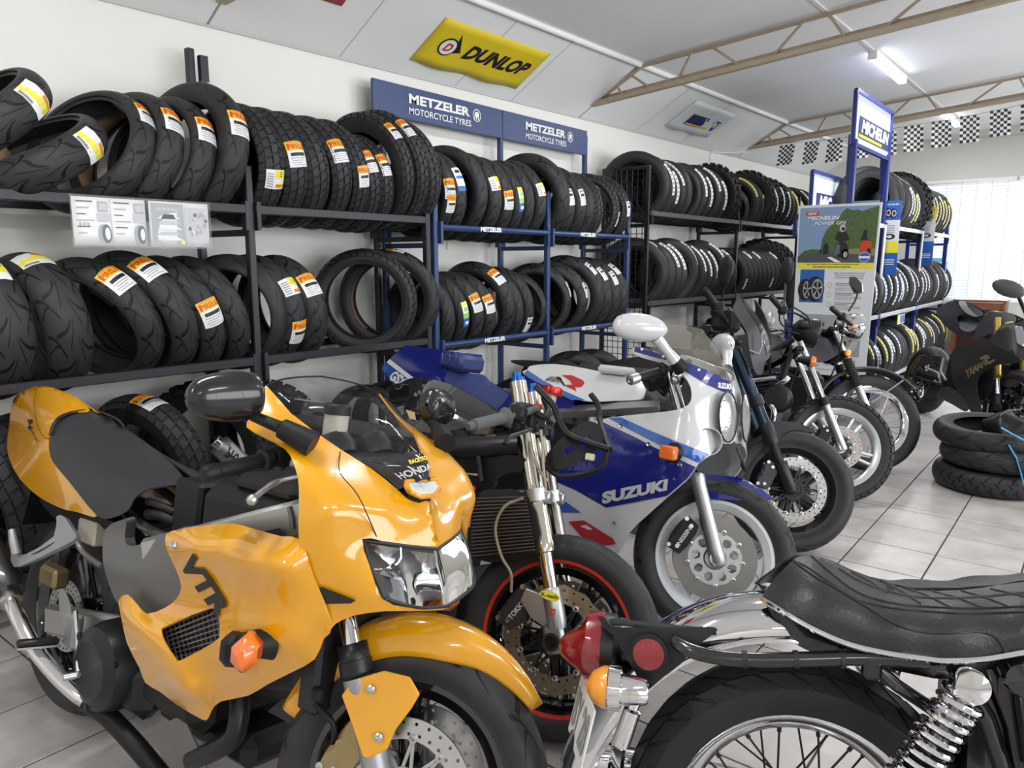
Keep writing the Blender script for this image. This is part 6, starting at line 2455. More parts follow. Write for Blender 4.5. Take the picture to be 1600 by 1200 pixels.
# ================================================================== white and blue fully faired motorcycle
WPAINT = mat('white_paint', (.60, .60, .60), .2, coat=1, var=.02)
NAVYP = mat('navy_paint', (.012, .018, .19), .2, coat=1, var=.05)
BLUEP = mat('mid_blue_paint', (.015, .10, .42), .22, coat=1, var=.03)
NVIN = mat('navy_vinyl', (.03, .045, .16), .5, bump=.2, bscale=500)
B = Bike('motorcycle', 'white and blue fully faired sports motorcycle with white front wheel', (-1.079, 2.533), -3, 10, steer=30.5, rake=23.2)
F, ax = B.F, B.axis
WRIM = mat('white_rim_paint', (.72, .74, .76), .35, var=.05)
wheel(B, F, .30, .12, 'sport', 'wide', WRIM, discs=(-.07, .07), disc=(.098, .152), discmat=mat('grey_disc', (.22, .21, .2), .4, .8), drill=False, spokes=3, spin=0, hubmat=BRUSHED)
for sg in (-1, 1):
    g = disc_holes(.042, .098, 9, 1, .017, off=False)
    g.v = [p + V((0, sg * .072, 0)) for p in g.v]
    cr_ = B.fin('disc_carrier', g, BRUSHED, F=F, solid=.005, offset=0, weld=.0004, sharp=0)
    g = MB()
    for k in range(9):
        a = 2 * PI * k / 9
        g.lathe((.1 * math.cos(a), sg * .072, .1 * math.sin(a)), (0, 1, 0), [(.004, -.008), (.010, -.007), (.010, .007), (.004, .008)], 12, closed=True)
    B.fin('disc_bobbins', g, STEEL, cr_, F)['kind'] = 'stuff'
    caliper(B, F, 155, .07 * sg, BLACK, word='NISSIN' if sg < 0 else None)
    y = sg * .10
    P0 = lambda h_: V((.008, y, 0)) + ax * h_
    g = MB()
    g.lathe(P0(-.02), ax, [(.022, 0), (.029, .01), (.028, .05), (.0275, .30), (.030, .31), (.030, .34)], 20)
    leg = B.fin('fork_slider', g, BRUSHED, F=F)
    g = MB()
    g.box(V((.006, y, .004)), (.055, .034, .065), Mx.Rotation(rad(-23), 3, 'Y'), bev=.008)
    g.lathe(V((0, y + sg * .012, 0)), (0, sg, 0), [(.022, 0), (.022, .008), (.013, .008), (.012, .002), (0, .002)], 18)
    B.fin('fork_foot', g, BRUSHED, leg, F)
    g = MB()
    g.lathe(P0(.32), ax, [(.0205, 0), (.0205, .40)], 18)
    B.fin('fork_stanchion', g, CHROME, leg, F)
B.tube('valve_stem', [(1109, 966, 0), (1110, 955, 0)], .006, BLACK, smooth=1)
mg = B.sheet('front_mudguard', [(1082, 738, -.02), (1100, 741, -.01), (1150, 745, 0), (1180, 758, 0), (1207, 778, 0), (1200, 780, -.03), (1170, 782, -.055), (1130, 780, -.065), (1104, 778, -.07), (1096, 772, -.072), (1094, 762, -.07)], NAVYP, ctrl=[(1130, 760, -.05), (1170, 768, -.035)], F=F, mirror=True, step=7)[0]
FAIR3 = [(992, 541, -.185), (1020, 549, -.185), (1048, 560, -.18), (1077, 567, -.16), (1105, 578, -.12), (1124, 588, -.075), (1141, 597, 0), (1147, 618, 0), (1150, 650, 0), (1150, 680, 0), (1143, 693, 0), (1128, 693, -.075), (1118, 700, -.13), (1109, 712, -.175), (1092, 724, -.2), (1076, 748, -.21), (1042, 778, -.215), (1012, 805, -.215), (984, 832, -.215), (966, 866, -.205), (940, 862, -.205), (900, 848, -.20), (850, 820, -.2), (838, 780, -.22), (850, 735, -.235), (880, 690, -.24), (920, 662, -.235), (950, 653, -.23), (1000, 647, -.23), (1040, 643, -.225), (1068, 637, -.22), (1080, 625, -.215), (1079, 604, -.21), (1067, 586, -.205), (1048, 572, -.20), (1018, 563, -.2), (990, 553, -.2)]
fr, FP = B.sheet('fairing', FAIR3, WPAINT, ctrl=[(1040, 690, -.25), (1000, 700, -.255), (1100, 640, -.175), (1117, 650, -.122), (1133, 650, -.066), (1133, 672, -.066), (1105, 690, -.17), (940, 760, -.245), (1000, 780, -.24), (1120, 610, -.10)], mirror=True, step=9, sm=2)
B.flat('lettering', FP, [
    ([(992, 541), (1020, 549), (1048, 560), (1077, 567), (1105, 578), (1126, 589), (1140, 596), (1144, 612), (1138, 614), (1128, 611), (1105, 601), (1076, 583), (1048, 564), (1020, 557), (991, 549)], 0),
    ([(951, 653), (970, 652), (1005, 668), (1050, 687), (1109, 710), (1092, 723), (1040, 700), (990, 674)], 1),
    ([(943, 660), (990, 682), (1040, 708), (1087, 730), (1074, 748), (1042, 775), (995, 784), (947, 793), (900, 766), (845, 742), (880, 700), (915, 672)], 0),
    ([(864, 770), (908, 801), (864, 800)], 1),
    ([(888, 815), (912, 813), (958, 842), (962, 850), (944, 853), (925, 850), (906, 836)], 2),
    ([(906, 822), (916, 820), (926, 827), (920, 828)], 3)],
    [NAVYP, BLUEP, mat('red_print', (.42, .02, .03), .3), WPAINT], fr, lift=.003,
    texts=[('SUZUKI', ((941, 788), (1043, 766), (1044, 748), (940, 769)), .06, .05, 3)])
g = MB()
text_on(g, 'SUZUKI', lambda u, v: FP(1122 + 20 * u, 606 - 9 * v + 3 * u, .005), bold=.05, shear=.1)
B.fin('lettering', g, WHITE, fr, sharp=0)
for (x, y) in ((970, 665), (1013, 694), (1062, 726), (960, 818), (881, 772)):
    p = FP(x, y, .004)
    B.lathe3('screw', p, (0, -1, .1), [(.008, 0), (.007, .003), (.003, .001)], STEEL, parent=fr, n=10)
for (x, y) in ((1003, 546), (1036, 557), (1092, 578)):
    B.lathe3('screw', FP(x, y, .004), (.2, -1, .3), [(.006, 0), (.005, .003), (0, .003)], WHITE, parent=fr, n=10)
B.sheet('fairing_vent', [(925, 724, -.235), (960, 716, -.24), (985, 712, -.24), (972, 728, -.24), (955, 760, -.24), (948, 742, -.24)], NAVYP, solid=.004, lift=.008, parent=fr)
for sg in (-1, 1):
    c = FP(1131, 651, .004)
    c = V((c.x + .006, -c.y * sg, c.z)) if sg > 0 else V((c.x + .006, c.y, c.z))
    Rn = Mx.Rotation(rad(sg * 9), 3, 'Z') @ Mx.Rotation(rad(-8), 3, 'Y')
    g = MB()
    N = 24
    pts = [c + Rn @ V((.012 - .02 * abs(math.sin(2 * PI * k / N)) * 0, .058 * math.cos(2 * PI * k / N), .092 * math.sin(2 * PI * k / N))) for k in range(N)]
    cen = [c + Rn @ V((.024, .02 * math.cos(2 * PI * k / N), .05 * math.sin(2 * PI * k / N))) for k in range(N)]
    g.add(pts + cen + [c + Rn @ V((.027, 0, 0))], [(k, (k + 1) % N, N + (k + 1) % N, N + k) for k in range(N)] + [(N + k, N + (k + 1) % N, 2 * N) for k in range(N)])
    hl = B.fin('headlight', g, mat('bright_lens', (.42, .43, .42), .16, .6, coat=1, bump=1.0, bscale=70))
    g = MB()
    g.tube([c + Rn @ V((.012, .059 * math.cos(2 * PI * k / N), .093 * math.sin(2 * PI * k / N))) for k in range(N)], .0035, 6, closed=True)
    B.fin('headlight_seal', g, INK, hl)
g = MB()
c = FP(1108, 690, .004)
Rn = Mx.Rotation(rad(-52), 3, 'Z')
ring = [c + Rn @ V((0, .046 * math.cos(2 * PI * k / 24), .048 * math.sin(2 * PI * k / 24))) for k in range(24)]
g.tube(ring, .003, 8, closed=True)
g.add([p + Rn @ V((-.03, 0, 0)) for p in ring] + ring, [tuple(range(24))] + [(k, (k + 1) % 24, 24 + (k + 1) % 24, 24 + k) for k in range(24)])
B.fin('air_intake', g, mat('intake_grey', (.45, .45, .44), .5), fr)
B.sheet('lower_nose_duct', [(1086, 733, -.19), (1098, 718, -.18), (1118, 702, -.12), (1136, 700, -.03), (1142, 722, -.05), (1132, 735, -.10), (1110, 742, -.15)], BLACK, mirror=True)
# screen
WS = [[(1036, 507, -.14), (1056, 508, -.11), (1078, 510, -.06), (1096, 514, 0)], [(1012, 524, -.175), (1050, 532, -.15), (1085, 540, -.08), (1118, 542, 0)], [(1020, 549, -.187), (1062, 560, -.165), (1100, 570, -.10), (1130, 568, 0)], [(1048, 560, -.182), (1080, 568, -.158), (1114, 582, -.095), (1141, 597, 0)]]
g = MB()
g.patch([[B.px(*p) for p in r_] for r_ in WS], 5).mirror()
sc_ = B.fin('windscreen', g, mat('amber_tint_screen', (.32, .29, .24), .04, coat=1, alpha=.3, var=0), weld=.001, sharp=179)
# mirrors
cm = B.px(1000, 512, -.34)
for sg in (-1, 1):
    c = V((cm.x, cm.y if sg < 0 else -cm.y, cm.z))
    g = MB()
    rows = []
    for t, ry, rz in ((-1, .004, .004), (-.9, .03, .03), (-.5, .044, .048), (0, .047, .052), (.5, .042, .045), (.85, .026, .026), (1, .004, .004)):
        rows.append([V((.036 * math.cos(2 * PI * k / 14) * 1.0 * ry / .047, t * .10 * -sg, 1.0 * rz * math.sin(2 * PI * k / 14) + .012 * t)) for k in range(14)])
    g.patch(rows, 2, True)
    Rm = Mx.Rotation(rad(sg * 46), 3, 'Z') @ Mx.Rotation(rad(8 * sg), 3, 'X')
    g.v = [c + Rm @ p for p in g.v]
    mr_ = B.fin('mirror', g, WPAINT)
    ft = B.px(1066, 577, -.19)
    ft = V((ft.x, ft.y if sg < 0 else -ft.y, ft.z))
    st = c + V((.045, -sg * .045, -.03))
    g = MB()
    g.tube([st, st.lerp(ft, .4), st.lerp(ft, .72)], [.024, .018, .024], 12)
    B.fin('mirror_arm', g, WPAINT, mr_)
    g = MB()
    g.tube([st.lerp(ft, .70), st.lerp(ft, .8), ft], [.022, .026, .032], 12)
    B.fin('mirror_boot', g, BLACK, mr_)
# indicators
for sg in (-1, 1):
    p = FP(1047, 707, .03)
    p = V((p.x, p.y if sg < 0 else -p.y, p.z))
    g = MB()
    g.lathe(p + V((0, -sg * .028, 0)), (0, sg, 0), [(.036, 0), (.026, .02), (.02, .03)], 16)
    ib = B.fin('indicator', g, BLACK)
    g = MB()
    g.box(p + V((0, sg * .012, 0)), (.062, .036, .05), bev=.006)
    B.fin('indicator_lens', g, AMBER, ib)
# tank, seat and tail
TK = [(818, 584, -.10), (824, 577, -.06), (832, 571, 0), (870, 569, 0), (920, 577, 0), (952, 584, 0), (994, 585, 0), (1008, 602, 0), (1008, 615, -.07), (1000, 624, -.10), (960, 626, -.125), (912, 626, -.14), (860, 607, -.15)]
tk, TKP = B.sheet('fuel_tank', TK, WPAINT, ctrl=[(860, 584, -.09), (900, 595, -.12), (950, 600, -.105), (990, 605, -.07)], mirror=True, step=8)
B.flat('lettering', TKP, [([(818, 584), (824, 578), (850, 595), (880, 610), (915, 625), (893, 625), (855, 606)], 0),
                          ([(878, 586), (893, 586), (911, 594), (913, 599), (908, 604), (898, 605), (901, 611), (886, 604), (883, 601), (894, 601), (890, 594)], 1),
                          ([(869, 588), (875, 589), (884, 603), (880, 602)], 2)], [BLUEP, mat('red_print', (.42, .02, .03), .3), INK], tk,
       texts=[('HYPER', ((857, 591), (877, 595), (878, 591), (860, 587)), .02, .2, 2), ('SPORTS', ((851, 594), (874, 599), (874, 595), (854, 590)), .02, .2, 2)])
B.box3('tank_filler', B.px(963, 583, -.0) + V((0, 0, .012)), (.14, .10, .035), WPAINT, bev=.012)
B.sheet('seat_side_panel', [(815, 586, -.11), (850, 605, -.145), (896, 626, -.15), (880, 642, -.15), (830, 646, -.14), (770, 650, -.13), (785, 632, -.13), (800, 610, -.12)], NAVYP, mirror=True, step=9)
B.sheet('seat', [(694, 582, -.10), (700, 579, -.06), (730, 583, 0), (756, 586, 0), (770, 600, 0), (800, 618, 0), (812, 626, -.05), (800, 640, -.11), (770, 640, -.12), (735, 632, -.125), (700, 612, -.12)], NVIN, ctrl=[(730, 600, -.09), (770, 622, -.08)], mirror=True, step=8)
TA = [(597, 577, -.085), (609, 561, -.085), (631, 541, -.02), (640, 540, 0), (668, 544, 0), (704, 550, 0), (698, 566, -.06), (695, 590, -.10), (680, 600, -.115), (645, 600, -.11), (615, 600, -.10)]
ta, TAP = B.sheet('tail_cowl', TA, NAVYP, ctrl=[(650, 565, -.075), (640, 585, -.11), (675, 560, -.06)], mirror=True, step=8)
B.flat('lettering', TAP, [([(604, 566), (609, 561), (646, 590), (640, 594)], 1), ([(597, 577), (604, 566), (640, 594), (628, 602), (615, 600)], 0)], [BLUEP, WHITE], ta, texts=[('GSX-R', ((606, 592), (640, 612), (647, 600), (617, 578)), .05, 0, 1)])
g = MB()
pd0 = B.px(722, 566, -.0)
g.box(V((pd0.x, 0, pd0.z + .0)), (.17, .18, .085), Mx.Rotation(rad(4), 3, 'Y'), bev=.02)
pd = B.fin('seat_pad', g, NVIN)
g = MB()
for xx in (-.05, .0, .045):
    g.box(V((pd0.x + xx, 0, pd0.z + .004)), (.004, .184, .088), bev=.002)
B.fin('pad_seams', g, NAVYP, pd)['kind'] = 'stuff'
# frame, engine, bars
B.tube('frame_rail', [(846, 646, -.14), (900, 643, -.14), (1000, 637, -.13), (1030, 636, -.10)], .026, BRUSHED, smooth=1, n=4, flat=1.0)
B.box3('engine_block', (-.62, 0, .50), (.5, .30, .40), BLACK, bev=.05)
e, i_ = B.px(984, 594, -.33, F), B.px(1036, 578, -.20, F)
for sg in (-1, 1):
    a, c = [V((p.x, p.y if sg < 0 else -p.y, p.z)) for p in (e, i_)]
    d = (c - a).normalized()
    L = (c - a).length
    g = MB()
    g.lathe(a + d * .04, d, [(.012, 0), (.0175, .002), (.017, L - .07), (.026, L - .06), (.026, L - .045), (.013, L - .04), (.013, L + .12)], 18)
    hb = B.fin('handlebar', g, BLACK, F=F)
    g = MB()
    g.lathe(a, d, [(0, 0), (.006, 0), (.008, -.002), (.018, 0), (.020, .004), (.020, .04), (.014, .043)], 18)
    B.fin('bar_end', g, BRUSHED, hb, F)
    g = MB()
    g.box(c + d * .0, (.04, .05, .05), bev=.008)
    B.fin('switch_gear', g, BLACK, hb, F)
    g = MB()
    g.tube(crv([c + d * -.02 + V((.06, 0, -.02)), c + d * .03 + V((.05, 0, -.02)), c + d * .07 + V((.03, 0, -.01))], 4), .007, 8)
    g.ball(c + d * .0 + V((.05, 0, -.03)), .02, 12)
    B.fin('lever', g, BRUSHED, hb, F)
B.lathe3('clock', (-.28, .05, .93), (-.7, 0, .7), [(0, 0), (.05, 0), (.055, .02), (.052, .05), (.045, .045), (0, .045)], BLACK)
B.lathe3('clock', (-.28, -.07, .93), (-.7, 0, .7), [(0, 0), (.05, 0), (.055, .02), (.052, .05), (.045, .045), (0, .045)], BLACK)
B.box3('swing_arm', (-1.1, 0, .36), (.60, .24, .08), BRUSHED, bev=.02)
wheel(B, Mx.Translation((-1.42, 0, .31)), .31, .16, 'sport', 'wide', WRIM, name='rear_wheel', discs=(-.08,), disc=(.07, .11), spokes=3, drill=False, rim_half=.06)
B.tube3('side_stand', [(-.72, .12, .25), (-.80, .30, .02)], .011, DARKMET)
# ================================================================== black naked motorcycle behind the white and blue one
def fork(B, F, y, off, lower, upper, r_low, r_up, m_low, m_up, foot=True):
    """two legs along the steering axis; lower = (h0, h1) slider, upper = (h0, h1) tube"""
    ax = B.axis
    for sg in (-1, 1):
        P0 = lambda h_: V((off, sg * y, 0)) + ax * h_
        g = MB()
        L = lower[1] - lower[0]
        g.lathe(P0(lower[0]), ax, [(r_low * .8, 0), (r_low, .01), (r_low, L - .012), (r_low * 1.1, L - .01), (r_low * 1.1, L)], 20)
        leg = B.fin('fork_slider', g, m_low, F=F)
        g = MB()
        g.lathe(P0(upper[0]), ax, [(r_up, 0), (r_up, upper[1] - upper[0])], 20)
        B.fin('fork_tube', g, m_up, leg, F)
        if foot:
            g = MB()
            g.box(V((off * .5, sg * y, .0)) + ax * .005, (.05, .034, .06), Mx.Rotation(rad(-24), 3, 'Y'), bev=.008)
            g.lathe(V((0, sg * (y + .012), 0)), (0, sg, 0), [(.018, 0), (.018, .008), (.01, .008), (0, .006)], 16)
            B.fin('fork_foot', g, m_low, leg, F)


def bar_end_mirror(B, F, name, c, R, base, mt=BLACK, size=(.02, .045, .06), stalk=.006):
    g = MB()
    g.ball((0, 0, 0), size, 16)
    g.v = [V(c) + R @ p for p in g.v]
    m_ = B.fin(name, g, mt, F=F)
    g = MB()
    g.tube([V(c) + V((0, 0, -size[2] * .7)), V(c).lerp(V(base), .5) + V((0, 0, -.02)), V(base)], stalk, 8)
    B.fin('mirror_stalk', g, mt, m_, F)
    return m_


B = Bike('motorcycle', 'matt black naked motorcycle with angular cowl, right behind the white and blue one', (-1.131, 3.581), 3.5, 8, steer=29, rake=27)
F, ax = B.F, B.axis
wheel(B, F, .30, .12, 'tour', 'five', SATIN, discs=(-.07, .07), disc=(.115, .155), discmat=mat('light_disc', (.36, .35, .33), .3, .9), carrier=SATIN, spokes=5, spin=30)
for sg in (-1, 1):
    caliper(B, F, 160, .07 * sg, mat('caliper_grey', (.035, .035, .04), .45, .3))
fork(B, F, .105, -.021, (-.02, .13), (.29, .72), .030, .0275, SATIN, mat('dark_blue_tube', (.02, .04, .06), .2, .6))
for sg in (-1, 1):
    g = MB()
    P0 = lambda h_: V((-.021, sg * .105, 0)) + ax * h_
    g.lathe(P0(.13), ax, [(.0215, 0), (.0215, .12)], 18)
    g.lathe(P0(.22), ax, [(.030, 0), (.034, .01), (.034, .10), (.029, .11)], 20)
    g.lathe(P0(.42), ax, [(.029, 0), (.037, .004), (.037, .05), (.029, .052)], 20)
    B.fin('fork_clamp', g, SATIN, F=F)
B.sheet('front_mudguard', [(1185, 672, -.06), (1202, 660, -.05), (1225, 658, -.02), (1250, 662, 0), (1272, 672, 0), (1268, 676, -.03), (1240, 672, -.06), (1222, 680, -.07), (1212, 692, -.09), (1200, 690, -.09)], GLOSSB, F=F, mirror=True, step=8)
cw, CWP = B.sheet('headlamp_cowl', [(1152, 458, -.14), (1161, 466, -.13), (1176, 484, -.10), (1190, 505, -.06), (1200, 524, -.02), (1205, 548, 0), (1201, 560, -.01), (1195, 566, -.05), (1193, 580, -.08), (1188, 586, -.10), (1179, 580, -.12), (1171, 548, -.15), (1166, 518, -.165), (1146, 486, -.18), (1150, 470, -.17)], SATIN, ctrl=[(1180, 530, -.10), (1170, 500, -.13)], mirror=True, step=8)
B.flat('cowl_edge', CWP, [([(1155, 459), (1161, 466), (1190, 505), (1203, 540), (1199, 556), (1196, 540), (1186, 512), (1168, 482)], 0)], [GLOSSB], cw)
B.tube('cowl_seam', [(1171, 547, -.158), (1186, 553, -.11), (1191, 540, -.10), (1190, 520, -.10)], .003, ALLOY, smooth=1)
B.box3('dash', B.px(1135, 500, 0), (.10, .2, .12), BLACK, bev=.02)
e, i_ = B.px(1101, 452, -.36, F), B.px(1118, 478, -.24, F)
for sg in (-1, 1):
    a, c = [V((p.x, p.y if sg < 0 else -p.y, p.z)) for p in (e, i_)]
    d = (c - a).normalized()
    L = (c - a).length
    g = MB()
    g.lathe(a, d, [(0, 0), (.014, .002), (.018, .02), (.018, L - .02), (.024, L - .015), (.024, L), (.012, L + .01), (.012, L + .16)], 16)
    hb = B.fin('handlebar', g, BLACK, F=F)
    g = MB()
    g.box(c + d * .03, (.06, .07, .07), bev=.012)
    B.fin('switch_gear', g, BLACK, hb, F)
bar_end_mirror(B, F, 'mirror', B.px(1133, 424, -.30, F), Mx.Rotation(rad(30), 3, 'Z'), B.px(1128, 472, -.22, F), size=(.02, .055, .085))
bar_end_mirror(B, F, 'mirror', B.px(1229, 424, .30, F), Mx.Rotation(rad(30), 3, 'Z'), B.px(1225, 476, .22, F), size=(.02, .05, .085))
B.box3('indicator', B.px(1150, 533, -.16), (.07, .04, .045), BLACK, bev=.015)
B.sheet('fuel_tank', [(930, 576, 0), (990, 558, 0), (1060, 556, 0), (1100, 580, 0), (1105, 600, -.06), (1080, 640, -.13), (1010, 650, -.15), (950, 620, -.14)], SATIN, ctrl=[(1020, 600, -.12)], mirror=True, step=14)
B.box3('seat', (-.92, 0, .80), (.56, .26, .07), VINYL, bev=.03)
B.sheet('tail_cowl', [(798, 563, 0), (830, 563, 0), (880, 568, 0), (905, 580, -.08), (850, 578, -.09), (812, 570, -.07)], BLACK, mirror=True, step=9)
B.tube('tail_bracket', [(822, 575, 0), (812, 590, 0), (805, 600, 0)], .014, BLACK, smooth=1)
B.box3('engine_block', (-.62, 0, .46), (.5, .34, .44), BLACK, bev=.05)
B.box3('radiator', (-.30, 0, .56), (.06, .30, .26), DARKMET)
B.tube3('exhaust_header', [(-.33, -.08, .5), (-.28, -.09, .35), (-.45, -.10, .2), (-.9, -.14, .2)], .022, STEEL)
B.box3('swing_arm', (-1.1, 0, .36), (.62, .24, .08), SATIN, bev=.02)
B.sheet('rear_mudguard', [(770, 606, -.07), (800, 590, -.06), (840, 590, -.06), (850, 600, -.06), (810, 604, -.07)], BLACK, mirror=True, step=9)
wheel(B, Mx.Translation((-1.45, 0, .32)), .32, .18, 'tour', 'five', SATIN, name='rear_wheel', discs=(-.08,), disc=(.07, .11), rim_half=.07)
B.tube3('side_stand', [(-.72, .12, .25), (-.80, .30, .02)], .011, DARKMET)

# ================================================================== older motorcycle with silver cast wheels
B = Bike('motorcycle', 'older black motorcycle with silver cast front wheel and orange indicators', (-1.169, 4.517), 3.5, 8, steer=28, rake=26, R=.32)
F, ax = B.F, B.axis
MAGS = mat('silver_cast_rim', (.62, .63, .65), .3, .8)
wheel(B, F, .32, .10, 'block', 'mag', MAGS, discs=(-.06,), disc=(.075, .125), discmat=mat('worn_disc', (.33, .29, .26), .4, .7), rim_r=.235, spokes=5, carrier=SATIN, rim_half=.034, spin=12)
caliper(B, F, 158, -.06, BLACK, r=.11)
fork(B, F, .095, .005, (-.02, .26), (.26, .66), .024, .0175, BRUSHED, CHROME)
for sg in (-1, 1):
    g = MB()
    P0 = lambda h_: V((.005, sg * .095, 0)) + ax * h_
    g.lathe(P0(.255), ax, [(.028, 0), (.029, .04), (.020, .05)], 18)
    B.fin('dust_seal', g, BLACK, F=F)
    p = B.px(1262, 564, -.155, F)
    p = V((p.x, p.y if sg < 0 else -p.y, p.z))
    d = V((.5, -.2 * sg * -1, .0)).normalized()
    g = MB()
    g.lathe(p, (.85, .2 * sg, -.1), [(.014, -.06), (.022, -.03), (.030, .01), (.032, .02)], 18)
    ib = B.fin('indicator', g, BLACK, F=F)
    g = MB()
    g.lathe(p, (.85, .2 * sg, -.1), [(.033, .018), (.034, .03), (.026, .045), (.0, .048)], 18)
    B.fin('indicator_lens', g, AMBER, ib, F)
for (x, y, s_) in ((1243, 551, 0), (1250, 515, 0)):
    q = B.px(x, y, s_, F)
    B.box3('fork_yoke', tuple(q), (.05, .24, .03), BLACK, F=F)
hc = B.px(1268, 520, 0, F)
g = MB()
g.lathe(tuple(hc), (1, 0, -.1), [(.02, -.12), (.06, -.09), (.085, -.04), (.092, .02), (.088, .03)], 24)
hl = B.fin('headlight', g, SATIN, F=F)
g = MB()
g.lathe(tuple(hc), (1, 0, -.1), [(.088, .028), (.06, .042), (0, .05)], 24)
B.fin('headlight_lens', g, REFL, hl, F)
e, i_ = B.px(1204, 463, -.36, F), B.px(1219, 480, -.28, F)
for sg in (-1, 1):
    fl_ = lambda p: V((p.x, p.y if sg < 0 else -p.y, p.z))
    a, c = fl_(e), fl_(i_)
    d = (c - a).normalized()
    L = (c - a).length
    g = MB()
    g.lathe(a, d, [(0, 0), (.014, .002), (.0175, .01), (.0175, L), (.012, L + .005)], 16)
    hb = B.fin('handlebar', g, BLACK, F=F)
    g = MB()
    b0 = fl_(B.px(1228, 500, -.20, F))
    b1 = fl_(B.px(1236, 512, -.07, F))
    g.tube(crv([c, c + d * .05, b0, b1], 4), .011, 10)
    B.fin('bar_tube', g, CHROME, hb, F)
    g = MB()
    g.box(c + d * .03, (.05, .05, .05), bev=.01)
    B.fin('switch_gear', g, BLACK, hb, F)
    g = MB()
    l0 = fl_(B.px(1244, 490, -.20, F))
    g.tube([c + d * .04, l0, fl_(B.px(1262, 500, -.22, F))], .006, 8)
    B.fin('lever', g, BLACK, hb, F)
bar_end_mirror(B, F, 'mirror', B.px(1198, 500, -.28, F), Mx.Rotation(rad(50), 3, 'Z'), B.px(1218, 515, -.15, F), mt=ALLOY, size=(.02, .05, .05))
for pts in ([(1222, 470, -.26), (1218, 500, -.22), (1232, 516, -.14), (1250, 522, -.08)], [(1240, 480, -.2), (1262, 495, -.15), (1265, 512, -.1)], [(1246, 575, -.12), (1234, 610, -.12), (1236, 640, -.11), (1250, 660, -.11), (1275, 678, -.1)], [(1215, 540, -.15), (1225, 556, -.15), (1240, 540, -.14)]):
    B.tube('cable', pts, .0045, BLACK)
B.tube('frame_down_tube', [(1238, 545, -.05), (1220, 600, -.09), (1195, 660, -.13)], .018, BLACK, smooth=1)
B.tube('frame_top_tube', [(1240, 530, -.03), (1190, 560, -.06), (1120, 590, -.06)], .018, BLACK, smooth=1)
B.sheet('fuel_tank', [(1090, 560, 0), (1130, 530, 0), (1190, 520, 0), (1225, 528, 0), (1228, 545, -.05), (1210, 565, -.10), (1150, 585, -.12), (1100, 590, -.11)], GLOSSB, ctrl=[(1160, 550, -.10)], mirror=True, step=10)
B.lathe3('engine_cover', B.px(1213, 622, -.17), (0, -1, .1), [(.085, -.05), (.083, 0), (.07, .018), (.03, .022), (0, .022)], DARKMET, n=28)
B.box3('crankcase', (-.50, 0, .42), (.42, .30, .26), DARKMET, bev=.05)
g = MB()
for k in range(8):
    g.box((-.46, 0, .56 + .022 * k), (.20, .26, .008), Mx.Rotation(rad(-12), 3, 'Y'))
g.box((-.46, 0, .63), (.14, .2, .2), Mx.Rotation(rad(-12), 3, 'Y'))
B.fin('cooling_fins', g, DARKMET, sharp=0)['kind'] = 'stuff'
B.tube('exhaust_pipe', [(1196, 612, -.13), (1225, 596, -.15), (1232, 590, -.14)], .018, CHROME)
B.tube('exhaust_pipe', [(1200, 628, -.16), (1209, 640, -.19), (1207, 660, -.19), (1198, 672, -.18)], .019, CHROME)
B.tube('exhaust_pipe', [(1152, 600, -.16), (1180, 594, -.16), (1213, 590, -.15)], .014, CHROME, smooth=1)
B.box3('seat', (-.95, 0, .80), (.62, .26, .08), VINYL, bev=.03)
B.box3('side_cover', (-.80, 0, .62), (.26, .30, .18), GLOSSB, bev=.03)
B.box3('swing_arm', (-1.1, 0, .36), (.62, .22, .06), BLACK, bev=.02)
wheel(B, Mx.Translation((-1.42, 0, .32)), .32, .12, 'block', 'mag', MAGS, name='rear_wheel', discs=(), rim_r=.225)
B.tube3('side_stand', [(-.72, .12, .25), (-.80, .30, .02)], .011, DARKMET)

# ================================================================== motorcycle with wire front wheel and gaiters
B = Bike('motorcycle', 'black retro motorcycle with wire front wheel and rubber fork gaiters', (-1.194, 5.359), 3.5, 8.5, steer=29, rake=26, R=.33)
F, ax = B.F, B.axis
wheel(B, F, .33, .10, 'rib', 'wire', CHROME, discs=(), rim_r=.245, spokes=24, rim_half=.03, hubmat=BRUSHED)
fork(B, F, .095, -.01, (-.02, .24), (.24, .68), .026, .0185, BRUSHED, CHROME)
for sg in (-1, 1):
    P0 = lambda h_: V((-.01, sg * .095, 0)) + ax * h_
    g = MB()
    bellows(g, P0(.24), P0(.44), .034, 11)
    B.fin('fork_gaiter', g, RUBBER, F=F, sharp=0)
    g = MB()
    p = P0(.47) + V((.0, sg * .045, 0))
    g.lathe(p, (.65, sg * .75, .05), [(.024, -.03), (.026, .0)], 18)
    ib = B.fin('indicator', g, BLACK, F=F)
    g = MB()
    g.lathe(p, (.65, sg * .75, .05), [(.0275, -.002), (.028, .012), (.02, .018), (0, .02)], 18)
    B.fin('indicator_lens', g, ORANGE, ib, F)
for hh in (.47, .66):
    B.box3('fork_yoke', tuple(ax * hh + V((-.02, 0, 0))), (.06, .24, .03), BLACK, F=F)
g = MB()
rows = []
for k in range(11):
    t = rad(44 + 12 * k)
    rows.append([V((rr_ * math.cos(t), yy, rr_ * math.sin(t))) for yy, rr_ in ((-.062, .362), (-.058, .374), (-.03, .384), (0, .387), (.03, .384), (.058, .374), (.062, .362))])
g.patch(rows, 3)
B.fin('front_mudguard', g, mat('dark_grey_paint', (.05, .05, .055), .4), F=F, solid=.003)
g = MB()
g.tube([V((.355 * math.cos(rad(60)), -.062, .355 * math.sin(rad(60)))), V((-.02, -.085, .12))], .005, 8)
g.mirror()
B.fin('mudguard_stay', g, ALLOY, F=F)
hc = B.px(1337, 512, 0, F)
g = MB()
g.lathe(tuple(hc), (1, 0, -.1), [(.03, -.14), (.07, -.10), (.092, -.04), (.097, .02), (.092, .035)], 28)
